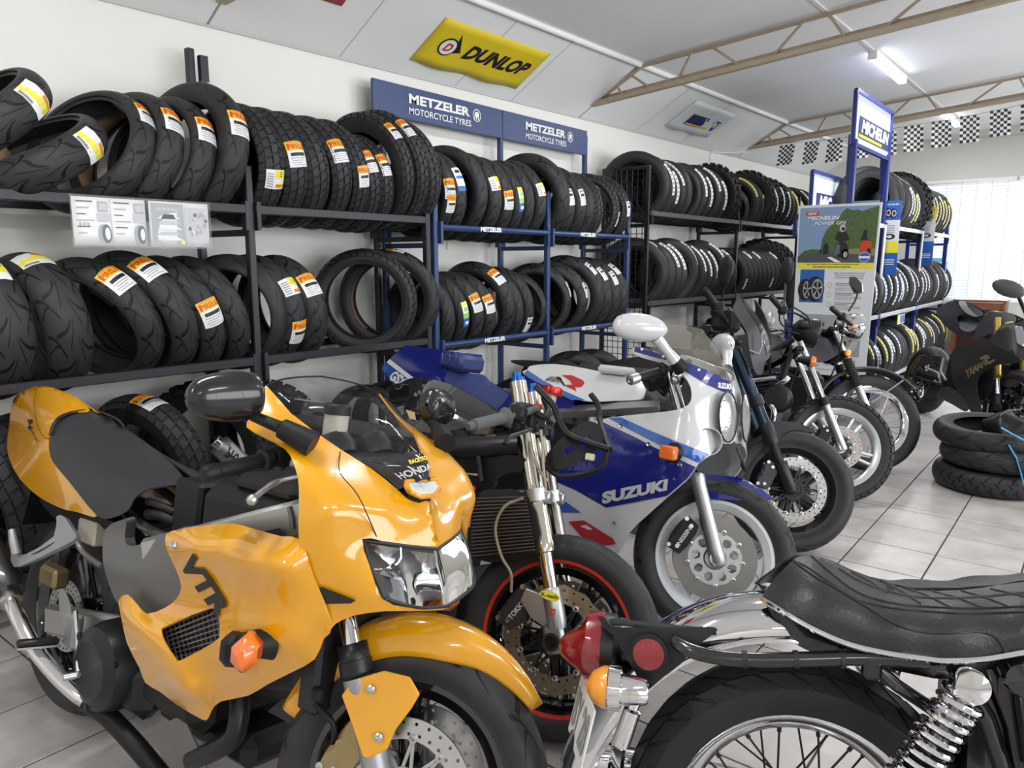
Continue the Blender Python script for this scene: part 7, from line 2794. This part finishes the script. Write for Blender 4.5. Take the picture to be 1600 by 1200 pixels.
hl = B.fin('headlight', g, CHROME, F=F)
g = MB()
g.lathe(tuple(hc), (1, 0, -.1), [(.09, .034), (.06, .046), (0, .054)], 24)
B.fin('headlight_lens', g, REFL, hl, F)
q = B.px(1331, 508, -.09, F)
B.lathe3('side_reflector', tuple(q), (0, -1, 0), [(.018, 0), (.018, .01), (0, .012)], AMBER, F=F)
for sg in (-1, 1):
    e, i_ = B.px(1299, 481, -.34, F), B.px(1312, 492, -.24, F)
    fl_ = lambda p: V((p.x, p.y if sg < 0 else -p.y, p.z))
    a, c = fl_(e), fl_(i_)
    d = (c - a).normalized()
    L = (c - a).length
    g = MB()
    g.lathe(a, d, [(0, 0), (.014, .002), (.018, .01), (.018, L), (.012, L + .005), (.012, L + .2)], 16)
    hb = B.fin('handlebar', g, BLACK, F=F)
    g = MB()
    g.box(c + d * .03, (.05, .05, .05), bev=.01)
    B.fin('switch_gear', g, BLACK, hb, F)
g = MB()
mc = B.px(1338, 446, -.16, F)
Rm = Mx.Rotation(rad(-20), 3, 'Y') @ Mx.Rotation(rad(52), 3, 'Z')
g.prism([mc + Rm @ V((0, a, c)) for a, c in ((-.025, -.06), (.03, -.045), (.045, .03), (.03, .075), (-.01, .06), (-.035, 0))], Rm @ V((.022, 0, 0)))
mm = B.fin('mirror', g, GLOSSB, F=F, bev=.005)
B.tube('mirror_stalk', [(1341, 455, -.16), (1336, 470, -.17), (1326, 486, -.18)], .006, BLACK, F=F, parent=mm)
B.sheet('fuel_tank', [(1270, 530, 0), (1290, 518, 0), (1310, 524, 0), (1318, 545, -.04), (1306, 556, -.11), (1285, 566, -.12), (1265, 560, -.11), (1255, 545, -.08)], mat('dark_navy_tank', (.012, .014, .022), .25, coat=1), mirror=True, step=8)
B.tube('cable', [(1318, 500, -.1), (1314, 540, -.13), (1304, 575, -.13), (1292, 600, -.12)], .005, BLACK)
B.box3('engine_block', (-.55, 0, .45), (.44, .30, .40), BLACK, bev=.05)
B.box3('seat', (-.95, 0, .80), (.62, .26, .08), VINYL, bev=.03)
B.box3('swing_arm', (-1.1, 0, .36), (.62, .22, .06), BLACK, bev=.02)
B.tube3('exhaust_pipe', [(-.33, -.1, .5), (-.28, -.12, .35), (-.45, -.14, .22), (-1.5, -.16, .26)], .022, CHROME)
wheel(B, Mx.Translation((-1.40, 0, .32)), .32, .12, 'rib', 'wire', CHROME, name='rear_wheel', discs=(), rim_r=.235, spokes=24)
B.tube3('side_stand', [(-.72, .12, .25), (-.80, .30, .02)], .011, DARKMET)

# ================================================================== black and gold sports motorcycle at the right
MATTB = mat('matt_black_paint', (.016, .016, .018), .38, bump=.05)
GOLDP = mat('dull_gold_print', (.22, .16, .09), .4)
B = Bike('motorcycle', 'black sports motorcycle with gold fork at the right, facing out', (-.515, 6.685), -56, 8, steer=6, rake=24, group='parked motorcycles')
F, ax = B.F, B.axis
wheel(B, F, .30, .12, 'sport', 'five', GLOSSB, discs=(-.07, .07), disc=(.11, .155), discmat=DARKMET, carrier=SATIN, stripe=mat('pale_gold', (.55, .42, .22), .4), spokes=5)
for sg in (-1, 1):
    caliper(B, F, 150, .07 * sg, BLACK)
fork(B, F, .105, -.03, (-.02, .10), (.10, .26), .028, .0215, SATIN, CHROME)
for sg in (-1, 1):
    g = MB()
    P0 = lambda h_: V((-.03, sg * .105, 0)) + ax * h_
    g.lathe(P0(.22), ax, [(.022, 0), (.030, .004), (.030, .03), (.0275, .034), (.0275, .50)], 20)
    B.fin('fork_upper_tube', g, GOLD, F=F)
B.sheet('front_mudguard', [(1556, 590, -.06), (1580, 578, -.03), (1605, 580, 0), (1622, 600, 0), (1600, 596, -.06), (1575, 606, -.08)], MATTB, F=F, mirror=True, step=8)
SD = [(1490, 545, -.19), (1520, 537, -.22), (1545, 534, -.235), (1588, 556, -.23), (1592, 566, -.22), (1560, 570, -.22), (1535, 582, -.225), (1526, 602, -.22), (1530, 625, -.215), (1535, 648, -.19), (1527, 653, -.18), (1508, 632, -.20), (1492, 604, -.21), (1486, 574, -.20)]
sd, SDP = B.sheet('side_fairing', SD, MATTB, ctrl=[(1540, 555, -.25), (1510, 580, -.235), (1515, 610, -.225)], mirror=True, step=7)
g = MB()
for (tx, qd, bo, sh) in (('R1', ((1530, 560), (1549, 572), (1556, 563), (1537, 551)), .06, .3), ('YAMAHA', ((1511, 592), (1548, 566), (1541, 560), (1508, 578)), .04, .2)):
    a, b_, c_, d_ = qd
    text_on(g, tx, lambda u, v: SDP(a[0] * (1 - u) * (1 - v) + b_[0] * u * (1 - v) + c_[0] * u * v + d_[0] * (1 - u) * v, a[1] * (1 - u) * (1 - v) + b_[1] * u * (1 - v) + c_[1] * u * v + d_[1] * (1 - u) * v, .006), bo, sh)
B.fin('lettering', g, GOLDP, sd, sharp=0)
B.sheet('front_cowl', [(1545, 534, -.22), (1565, 515, -.2), (1588, 505, -.15), (1604, 500, -.08), (1622, 512, 0), (1632, 535, 0), (1620, 556, -.06), (1600, 562, -.16), (1588, 556, -.21)], MATTB, ctrl=[(1600, 530, -.13)], mirror=True, step=7)
g = MB()
pts = [B.px(*p) + V((.012, -.01, 0)) for p in ((1586, 510, -.17), (1598, 510, -.14), (1606, 530, -.10), (1600, 542, -.13), (1590, 536, -.165))]
g.prism(pts, V((.01, -.01, 0)))
B.fin('headlight', g, REFL, bev=.004)
g = MB()
g.patch([[B.px(*p) for p in r_] for r_ in [[(1590, 500, -.12), (1602, 488, -.07), (1612, 484, 0)], [(1600, 500, -.10), (1612, 498, -.05), (1622, 500, 0)], [(1606, 505, -.08), (1618, 508, -.04), (1626, 512, 0)]]], 3).mirror()
B.fin('windscreen', g, SCREEN, weld=.001)
B.sheet('fuel_tank', [(1536, 494, 0), (1542, 486, 0), (1562, 486, 0), (1584, 492, 0), (1586, 502, -.06), (1570, 514, -.12), (1545, 522, -.13), (1522, 532, -.13), (1516, 524, -.12), (1530, 506, -.1)], MATTB, ctrl=[(1555, 503, -.11)], mirror=True, step=6)
B.sheet('seat', [(1494, 498, -.05), (1502, 494, 0), (1518, 500, 0), (1534, 504, 0), (1528, 512, -.09), (1516, 518, -.13), (1504, 516, -.13), (1495, 506, -.11)], mat('grey_seat_vinyl', (.07, .07, .08), .5, bump=.2, bscale=400), mirror=True, step=6)
B.sheet('tail_cowl', [(1463, 488, -.05), (1470, 478, 0), (1486, 470, 0), (1500, 468, 0), (1518, 476, 0), (1536, 488, 0), (1532, 494, -.06), (1514, 490, -.09), (1496, 494, -.10), (1500, 512, -.13), (1506, 528, -.13), (1490, 520, -.12), (1474, 506, -.10)], MATTB, ctrl=[(1485, 490, -.09)], mirror=True, step=6)
B.sheet('pillion_pad', [(1498, 474, -.05), (1502, 470, 0), (1518, 479, 0), (1532, 490, 0), (1526, 495, -.06), (1510, 489, -.085)], GLOSSB, mirror=True, step=6, lift=.012)
B.sheet('muffler', [(1466, 612, -.20), (1476, 604, -.21), (1495, 612, -.22), (1512, 634, -.2), (1508, 643, -.19), (1488, 632, -.2), (1470, 622, -.2)], mat('titan_grey', (.08, .075, .07), .4, .5), ctrl=[(1488, 620, -.235)], step=6)
B.tube('rear_footrest', [(1446, 575, -.25), (1462, 581, -.24), (1471, 586, -.20)], .010, ALLOY, smooth=1)
B.tube('footrest_hanger', [(1474, 560, -.18), (1470, 580, -.2), (1478, 594, -.2)], .012, ALLOY, smooth=1)
B.tube('footrest_hanger', [(1460, 595, -.22), (1470, 598, -.2), (1466, 585, -.2)], .009, ALLOY, smooth=1)
for sg in (-1, 1):
    p = B.px(1576, 451, -.32)
    p = V((p.x, p.y if sg < 0 else -p.y, p.z))
    g = MB()
    g.ball((0, 0, 0), (.03, .11, .06), 16)
    Rm = Mx.Rotation(rad(30 * sg), 3, 'Z') @ Mx.Rotation(rad(14 * sg), 3, 'X')
    g.v = [p + Rm @ q for q in g.v]
    mi_ = B.fin('mirror', g, mat('mirror_grey', (.07, .07, .075), .5))
    f_ = B.px(1604, 492, -.15)
    g = MB()
    g.tube([p + V((.0, -sg * .07, -.03)), V((f_.x, f_.y if sg < 0 else -f_.y, f_.z))], .014, 8)
    B.fin('mirror_stalk', g, BLACK, mi_)
g = MB()
g.tube([B.px(1570, 505, -.30), B.px(1582, 503, -.2)], .007, 8)
B.fin('lever', g, GOLD)
B.box3('engine_block', (-.60, 0, .46), (.5, .3, .4), BLACK, bev=.05)
B.box3('swing_arm', (-1.1, 0, .36), (.6, .24, .08), SATIN, bev=.02)
wheel(B, Mx.Translation((-1.41, 0, .315)), .315, .18, 'sport', 'five', GLOSSB, name='rear_wheel', discs=(-.08,), disc=(.07, .11), rim_half=.07, stripe=GOLD)
B.sheet('rear_hugger', [(1430, 576, -.08), (1440, 562, -.08), (1462, 556, -.08), (1474, 560, -.08), (1470, 566, -.08), (1448, 570, -.08)], MATTB, mirror=True, step=6)
B.tube3('side_stand', [(-.72, .12, .25), (-.80, .30, .02)], .011, DARKMET)
# ================================================================== black and chrome classic motorcycle in the right foreground (x = 0 at its rear axle)
LEATHER = mat('black_leather', (.02, .02, .023), .38, bump=.5, bscale=160)
FRB = mat('black_enamel', (.01, .01, .012), .22, coat=.6)
B = Bike('motorcycle', 'black and chrome classic motorcycle, its tail cut by the right foreground', (-.360, 1.322), 26, 8, R=.325, rake=27, group='parked motorcycles')
Rw = Mx.Translation((0, 0, .325))
wheel(B, Rw, .325, .12, 'zig', 'wire', CHROME, name='rear_wheel', discs=(), rim_r=.232, spokes=36, rim_half=.036, hubmat=BRUSHED, spokemat=BLACK)
ST = [(1243, 872, 0), (1262, 866, 0), (1290, 872, 0), (1330, 892, 0), (1380, 910, 0), (1430, 922, 0), (1500, 922, 0), (1560, 915, 0), (1640, 905, 0), (1760, 905, 0), (1765, 960, -.1), (1760, 1000, -.12), (1680, 1012, -.135), (1600, 1023, -.14), (1540, 1033, -.142), (1480, 1036, -.142), (1440, 1032, -.142), (1380, 1023, -.14), (1320, 1008, -.135), (1260, 981, -.125), (1215, 954, -.10), (1190, 940, -.06), (1192, 930, -.05), (1212, 902, -.02)]
st, STP = B.sheet('seat', ST, LEATHER, ctrl=[(1239, 880, -.04), (1290, 905, -.085), (1335, 934, -.11), (1410, 952, -.118), (1485, 958, -.118), (1600, 955, -.118), (1230, 930, -.09), (1300, 960, -.135), (1400, 990, -.152), (1500, 1000, -.154), (1600, 990, -.152), (1330, 908, -.05), (1420, 936, -.055), (1520, 936, -.055), (1700, 950, -.115), (1700, 985, -.15)], mirror=True, step=12, sm=2)
def stitch(pts, r=.0016, nm='seam', lf=.001):
    q = crv([V((x, y, 0)) for x, y in pts], 6)
    g = MB()
    g.tube([STP(p.x, p.y, lf) for p in q], r, 6)
    return B.fin(nm, g, INK, st)
stitch([(1239, 875), (1262, 886), (1292, 906), (1335, 934), (1380, 947), (1420, 952), (1485, 957), (1550, 957), (1640, 954)])
stitch([(1268, 868), (1300, 896), (1340, 925), (1390, 941), (1440, 947), (1500, 950), (1560, 949), (1640, 945)])
stitch([(1241, 877), (1268, 897), (1300, 915), (1345, 942), (1400, 975), (1440, 987), (1490, 989), (1530, 987), (1555, 995), (1568, 1012), (1569, 1024)], .0020)
for (a, b_, c_) in (((1308, 878), (1330, 893), (1386, 926)), ((1342, 892), (1375, 906), (1438, 943)), ((1380, 904), (1412, 917), (1485, 949)), ((1416, 912), (1455, 923), (1535, 949)), ((1456, 913), (1502, 923), (1576, 948)), ((1500, 909), (1548, 920), (1640, 945))):
    stitch([b_, ((b_[0] + c_[0]) / 2, (b_[1] + c_[1]) / 2 - 2), c_], .0022, 'quilt_groove', .0)
stitch([(1310, 888), (1345, 908), (1400, 927), (1450, 934), (1520, 933), (1600, 926), (1640, 922)], .0022, 'quilt_groove', .0)
g = MB()
g.tube([STP(p.x, p.y, .004) for p in crv([V((x, y, 0)) for x, y in ((1191, 937), (1215, 951), (1260, 978), (1320, 1005), (1380, 1020), (1440, 1029), (1480, 1033), (1540, 1030), (1600, 1020), (1680, 1009), (1760, 998))], 5)], .0055, 8)
B.fin('seat_trim', g, CHROME, st)
B.sheet('seat_base', [(1196, 944, -.06), (1216, 957, -.09), (1260, 985, -.11), (1320, 1012, -.12), (1400, 1030, -.12), (1480, 1040, -.12), (1600, 1028, -.12), (1700, 1016, -.12), (1700, 1040, -.10), (1500, 1062, -.10), (1400, 1048, -.10), (1300, 1030, -.1), (1240, 1005, -.09), (1225, 985, -.08)], FRB, mirror=True, step=14)
# chrome mudguard concentric with the wheel
g = MB()
rows = []
for k in range(19):
    t = rad(66 + 106 * k / 18)
    rr = .422 + .02 * math.sin(PI * k / 18) + (.03 if k > 14 else 0) * (k - 14) / 4
    hw = .088
    rows.append([V((rr_ * math.cos(t), yy, .325 + rr_ * math.sin(t))) for yy, rr_ in ((-hw, rr - .05), (-hw * .97, rr - .028), (-hw * .8, rr - .008), (-hw * .45, rr + .006), (0, rr + .012), (hw * .45, rr + .006), (hw * .8, rr - .008), (hw * .97, rr - .028), (hw, rr - .05))])
g.patch(rows, 3)
mg = B.fin('rear_mudguard', g, CHROME, solid=.002)
g = MB()
for yy in (-.088, .088):
    g.tube([V(((.422 + .02 * math.sin(PI * k / 18) + (.03 if k > 14 else 0) * (k - 14) / 4 - .05) * math.cos(rad(66 + 106 * k / 18)), yy, .325 + (.422 + .02 * math.sin(PI * k / 18) + (.03 if k > 14 else 0) * (k - 14) / 4 - .05) * math.sin(rad(66 + 106 * k / 18)))) for k in range(19)], .005, 8)
B.fin('rolled_edge', g, CHROME, mg)
# tail plate, lamp, reflector
tp, TPP = B.sheet('tail_plate', [(934, 964, -.06), (945, 966, -.07), (958, 980, -.085), (1000, 980, -.09), (1060, 980, -.09), (1115, 980, -.085), (1115, 988, -.088), (1094, 1006, -.095), (1070, 1030, -.10), (1030, 1062, -.10), (1010, 1077, -.10), (992, 1050, -.095), (974, 1020, -.09), (962, 996, -.085), (948, 985, -.075)], SATIN, step=8, solid=.006)
B.box3('tail_plate_top', tuple(B.px(1035, 979, -.076)), (.20, .026, .006), SATIN)
B.box3('tail_bracket', tuple(B.px(1010, 1010, 0)), (.10, .14, .02), SATIN)
p = TPP(1014, 1020, .004)
B.lathe3('reflector_ring', p, (-.05, -1, .1), [(.036, 0), (.036, .008), (.030, .010)], BLACK, n=28, parent=tp)
B.lathe3('side_reflector', p, (-.05, -1, .1), [(.029, .006), (.029, .012), (.02, .014), (0, .0145)], LENSRED, n=28, parent=tp)
tc_ = B.px(945, 1010, -.015)
g = MB()
rows = []
for k, (xx, rw, rh) in enumerate(((.0, .062, .070), (-.035, .060, .066), (-.05, .045, .045), (-.085, .022, .022), (-.094, .004, .004))):
    rows.append([tc_ + V((xx, rw * math.cos(2 * PI * j / 16), rh * math.sin(2 * PI * j / 16) - (.008 if k > 1 else 0))) for j in range(16)])
g.patch(rows, 2, True)
tlm = B.fin('tail_light', g, LENSRED)
g = MB()
g.lathe(tc_, (-1, 0, 0), [(.05, -.03), (.066, -.02), (.068, .004)], 24)
B.fin('tail_light_base', g, SATIN, tlm)
g = MB()
g.box(tc_ + V((-.02, -.02, -.062)), (.03, .04, .012), bev=.003)
B.fin('plate_window', g, mat('frosted_lens', (.5, .42, .42), .3), tlm)
for sg in (-1, 1):
    p = B.px(960, 1075, -.135)
    p = V((p.x, p.y if sg < 0 else -p.y, p.z))
    g = MB()
    g.lathe(p, (-1, 0, 0), [(.020, -.062), (.024, -.058), (.028, -.015), (.040, -.012), (.042, .010), (.040, .012)], 24)
    ib = B.fin('indicator', g, CHROME)
    g = MB()
    g.lathe(p, (-1, 0, 0), [(.039, .010), (.038, .022), (.028, .040), (.012, .050), (0, .052)], 24)
    B.fin('indicator_lens', g, ORANGE, ib)
    g = MB()
    g.tube([p + V((.02, 0, 0)), V((p.x + .05, 0, p.z - .01))], .010, 10)
    B.fin('indicator_stem', g, CHROME, ib)
# number plate, reflector lamp
g = MB()
a, b_, c_, d_ = B.px(926, 1092, -.055), B.px(948, 1172, -.055), B.px(957, 1160, -.085), B.px(955, 1104, -.085)
pc = B.px(940, 1130, -.06)
Rp = Mx.Rotation(rad(15), 3, 'Z') @ Mx.Rotation(rad(12), 3, 'Y')
pc = pc + V((-.04, -.06, 0))
g.box(pc + V((0, .06, 0)), (.004, .17, .12), Rp, bev=.001)
pl = B.fin('number_plate', g, mat('plate_white', (.7, .7, .68), .4))
g = MB()
q = lambda u, v: pc + V((0, .06, 0)) + Rp @ V((-.0035, .075 - .15 * u, -.04 + .08 * v))
text_on(g, 'BY 28', q, bold=.03)
B.fin('lettering', g, GREYINK, pl, sharp=0)
g = MB()
a, c = B.px(992, 1098, -.10), B.px(968, 1166, -.10)
g.tube([a, a.lerp(c, .12), a.lerp(c, .16), a.lerp(c, .95), c], [.010, .011, .017, .018, .014], 14)
B.fin('number_plate_lamp', g, CHROME)
B.box3('mudguard_foot', tuple(B.px(965, 1183, 0)), (.03, .17, .03), CHROME, bev=.006)
# grab rail and frame
B.tube('grab_rail', [(1056, 1003, -.10), (1066, 1010, -.115), (1090, 1020, -.13), (1130, 1028, -.135), (1180, 1031, -.135), (1260, 1030, -.135), (1350, 1028, -.135), (1450, 1034, -.135)], .0135, FRB, n=14)
for x in (1164, 1244, 1316):
    a, c = B.px(x, 1022, -.135), B.px(x + 2, 1040, -.135)
    g = MB()
    g.tube([B.px(x - 4, 1030, -.135), B.px(x + 4, 1030, -.135)], .0155, 14)
    B.fin('cable_tie', g, INK)
B.tube('rail_stay', [(1366, 1040, -.13), (1400, 1070, -.12), (1460, 1110, -.11), (1500, 1150, -.1)], .012, FRB, smooth=1)
B.box3('rail_bracket', tuple(B.px(1362, 1044, -.135)), (.03, .03, .035), FRB)
for pts in ([(1500, 1060, -.12), (1540, 1120, -.11), (1570, 1210, -.1)], [(1545, 1040, -.10), (1580, 1130, -.1), (1600, 1230, -.1)], [(1600, 1070, -.14), (1618, 1200, -.14)]):
    B.tube('frame_tube', pts, .016, FRB, smooth=1)
B.sheet('side_cover', [(1560, 1060, -.12), (1640, 1050, -.13), (1740, 1060, -.13), (1740, 1220, -.13), (1620, 1240, -.13), (1580, 1150, -.12)], FRB, mirror=True, step=16)
B.box3('battery_tray', (.38, 0, .52), (.22, .20, .30), FRB, bev=.02)
B.lathe3('horn', B.px(1598, 1060, -.15), (-.2, -1, .1), [(.02, -.02), (.03, 0), (.026, .014), (0, .02)], GLOSSB)
# right rear shock absorber
for sg in (-1, 1):
    a, c = B.px(1510, 1082, -.165), B.px(1412, 1225, -.165)
    if sg > 0:
        a, c = V((a.x, -a.y, a.z)), V((c.x, -c.y, c.z))
    c = a + (c - a) * 1.25
    g = MB()
    g.tube([a, c], .010, 10)
    sh = B.fin('shock_absorber', g, STEEL)
    g = MB()
    coil(g, a.lerp(c, .02), a.lerp(c, .98), .032, 13, .0058)
    B.fin('spring', g, CHROME, sh)
    g = MB()
    g.tube([a.lerp(c, .5), c], .018, 12)
    B.fin('damper_body', g, FRB, sh)
    d_ = V((0, sg, 0))
    cp = B.px(1521, 1077, -.185)
    cp = V((cp.x, cp.y if sg < 0 else -cp.y, cp.z))
    g = MB()
    g.lathe(cp, d_, [(.027, -.03), (.029, -.004), (.027, 0), (.006, .004), (0, .004)], 28)
    B.fin('shock_cap', g, CHROME, sh)
# far-side silencer, chain guard, swing arm, brake
B.tube3('silencer', [(.55, -.13, .30), (.30, -.15, .285), (-.40, -.17, .31)], .035, CHROME)
B.tube3('silencer', [(.55, .13, .30), (.30, .15, .285), (-.40, .17, .31)], .035, CHROME)
g = MB()
g.bar((0, -.10, .325), (.50, -.09, .38), .03, .04, bev=.006)
g.mirror()
B.fin('swing_arm', g, FRB)
B.lathe3('brake_drum', (0, -.02, .325), (0, 1, 0), [(.03, -.04), (.085, -.035), (.09, 0), (.085, .05), (.02, .055)], BRUSHED, n=30)
# front half out of the frame: engine, tank, front wheel
B.box3('engine_block', (.68, 0, .42), (.42, .30, .36), DARKMET, bev=.05)
g = MB()
for k in range(9):
    g.box((.72, 0, .56 + .02 * k), (.18, .22, .008))
g.box((.72, 0, .64), (.12, .16, .2))
B.fin('cooling_fins', g, DARKMET, sharp=0)['kind'] = 'stuff'
g = MB()
rows = []
for t, hw, hh in ((0, .02, .03), (.06, .10, .08), (.35, .13, .11), (.7, .12, .11), (.95, .06, .07), (1, .01, .02)):
    rows.append([V((.66 + .52 * t, hw * math.cos(2 * PI * k / 14), .84 + .04 * t + hh * math.sin(2 * PI * k / 14))) for k in range(14)])
g.patch(rows, 2, True)
B.fin('fuel_tank', g, FRB)
Rf = Mx.Translation((1.42, 0, .33))
wheel(B, Rf, .33, .10, 'rib', 'wire', CHROME, name='front_wheel', discs=(), rim_r=.245, spokes=24)
for sg in (-1, 1):
    g = MB()
    g.tube([V((1.42, sg * .09, .33)), V((1.12, sg * .09, .98))], .022, 12)
    B.fin('fork_leg', g, CHROME)
B.tube3('handlebar', [(1.02, -.36, 1.06), (1.10, -.2, 1.08), (1.14, -.05, 1.0), (1.14, .05, 1.0), (1.10, .2, 1.08), (1.02, .36, 1.06)], .012, CHROME)
B.lathe3('headlight', (1.22, 0, .92), (1, 0, 0), [(.03, -.08), (.08, -.03), (.09, .04), (0, .06)], CHROME)
B.tube3('centre_stand', [(.42, -.14, .02), (.46, -.10, .28), (.46, .10, .28), (.42, .14, .02)], .012, FRB, smooth=1)

# ================================================================== small things
# short silencer lying among the tyres behind the yellow motorcycle
a, c = at(338, 690, 0, -2.78), at(372, 722, 0, -2.76)
r = empty('exhaust_silencer', a)
tag(r, 'short polished exhaust silencer lying against the off-road tyres behind the yellow motorcycle', 'silencer')
d = (c - a)
g = MB()
g.tube([d * .12, d * .16, d * 1.5, d * 1.55], [.02, .045, .047, .03], 20)
sl = g.build('silencer_body', BRUSHED, r)
g = MB()
g.tube([d * -.10, d * -.08, d * .14], [.024, .027, .026], 18)
g.build('outlet', CHROME, r)
g = MB()
u_ = d.normalized()
n_ = (CAM - V(a))
n_ = (n_ - u_ * n_.dot(u_)).normalized()
s_ = u_.cross(n_)
text_on(g, 'Pro', lambda u, v: u_ * (.04 + .06 * u) + (n_ * math.cos(-.5 + .9 * v) + s_ * math.sin(-.5 + .9 * v)) * .0485, bold=.03, shear=.3)
g.build('lettering', INK, r, sharp=0)
# strap and film on the tyre stack
STRAP = mat('blue_strap', (.06, .32, .62), .45)
for (pts, nm) in ((((1564, 668), (1585, 680), (1604, 690)), 'blue plastic strap standing loose above the floor tyre stack'), (((1576, 695), (1588, 715), (1594, 735), (1601, 760)), 'blue plastic strap running down the side of the floor tyre stack')):
    q = [at(x, y, 1, 5.16) for x, y in pts]
    g = MB()
    for i in range(len(q) - 1):
        g.bar(q[i], q[i + 1] + (q[i + 1] - q[i]) * .05, .004, .026, up=(0, 1, 0))
    o = g.build('strap', STRAP, sharp=0)
    tag(o, nm, 'strap', 'straps on the tyre stack')
g = MB()
rj = random.Random(4)
g.patch([[SK + V((.10 + .15 * math.cos(2 * PI * k / 14) * f_ + .02 * rj.uniform(-1, 1), .15 * math.sin(2 * PI * k / 14) * f_ + .02 * rj.uniform(-1, 1), h_ + .02 * rj.uniform(-1, 1))) for k in range(14)] for f_, h_ in ((1.2, .30), (1.15, .42), (.8, .47), (.35, .49), (.05, .48))], 3, True)
o = g.build('bin_bag', mat('shiny_black_film', (.006, .006, .007), .3, spec=.4, bump=1.0, bscale=40))
tag(o, 'crumpled shiny black plastic wrapping inside the top floor tyre', 'plastic bag')
# cardboard boxes on the floor behind the poster
g = MB()
g.box((-2.35, 6.1, .17), (.5, .34, .34), bev=.01)
o = g.build('carton', CARD, sharp=0)
tag(o, 'brown cardboard carton on the floor below the large poster board', 'carton')
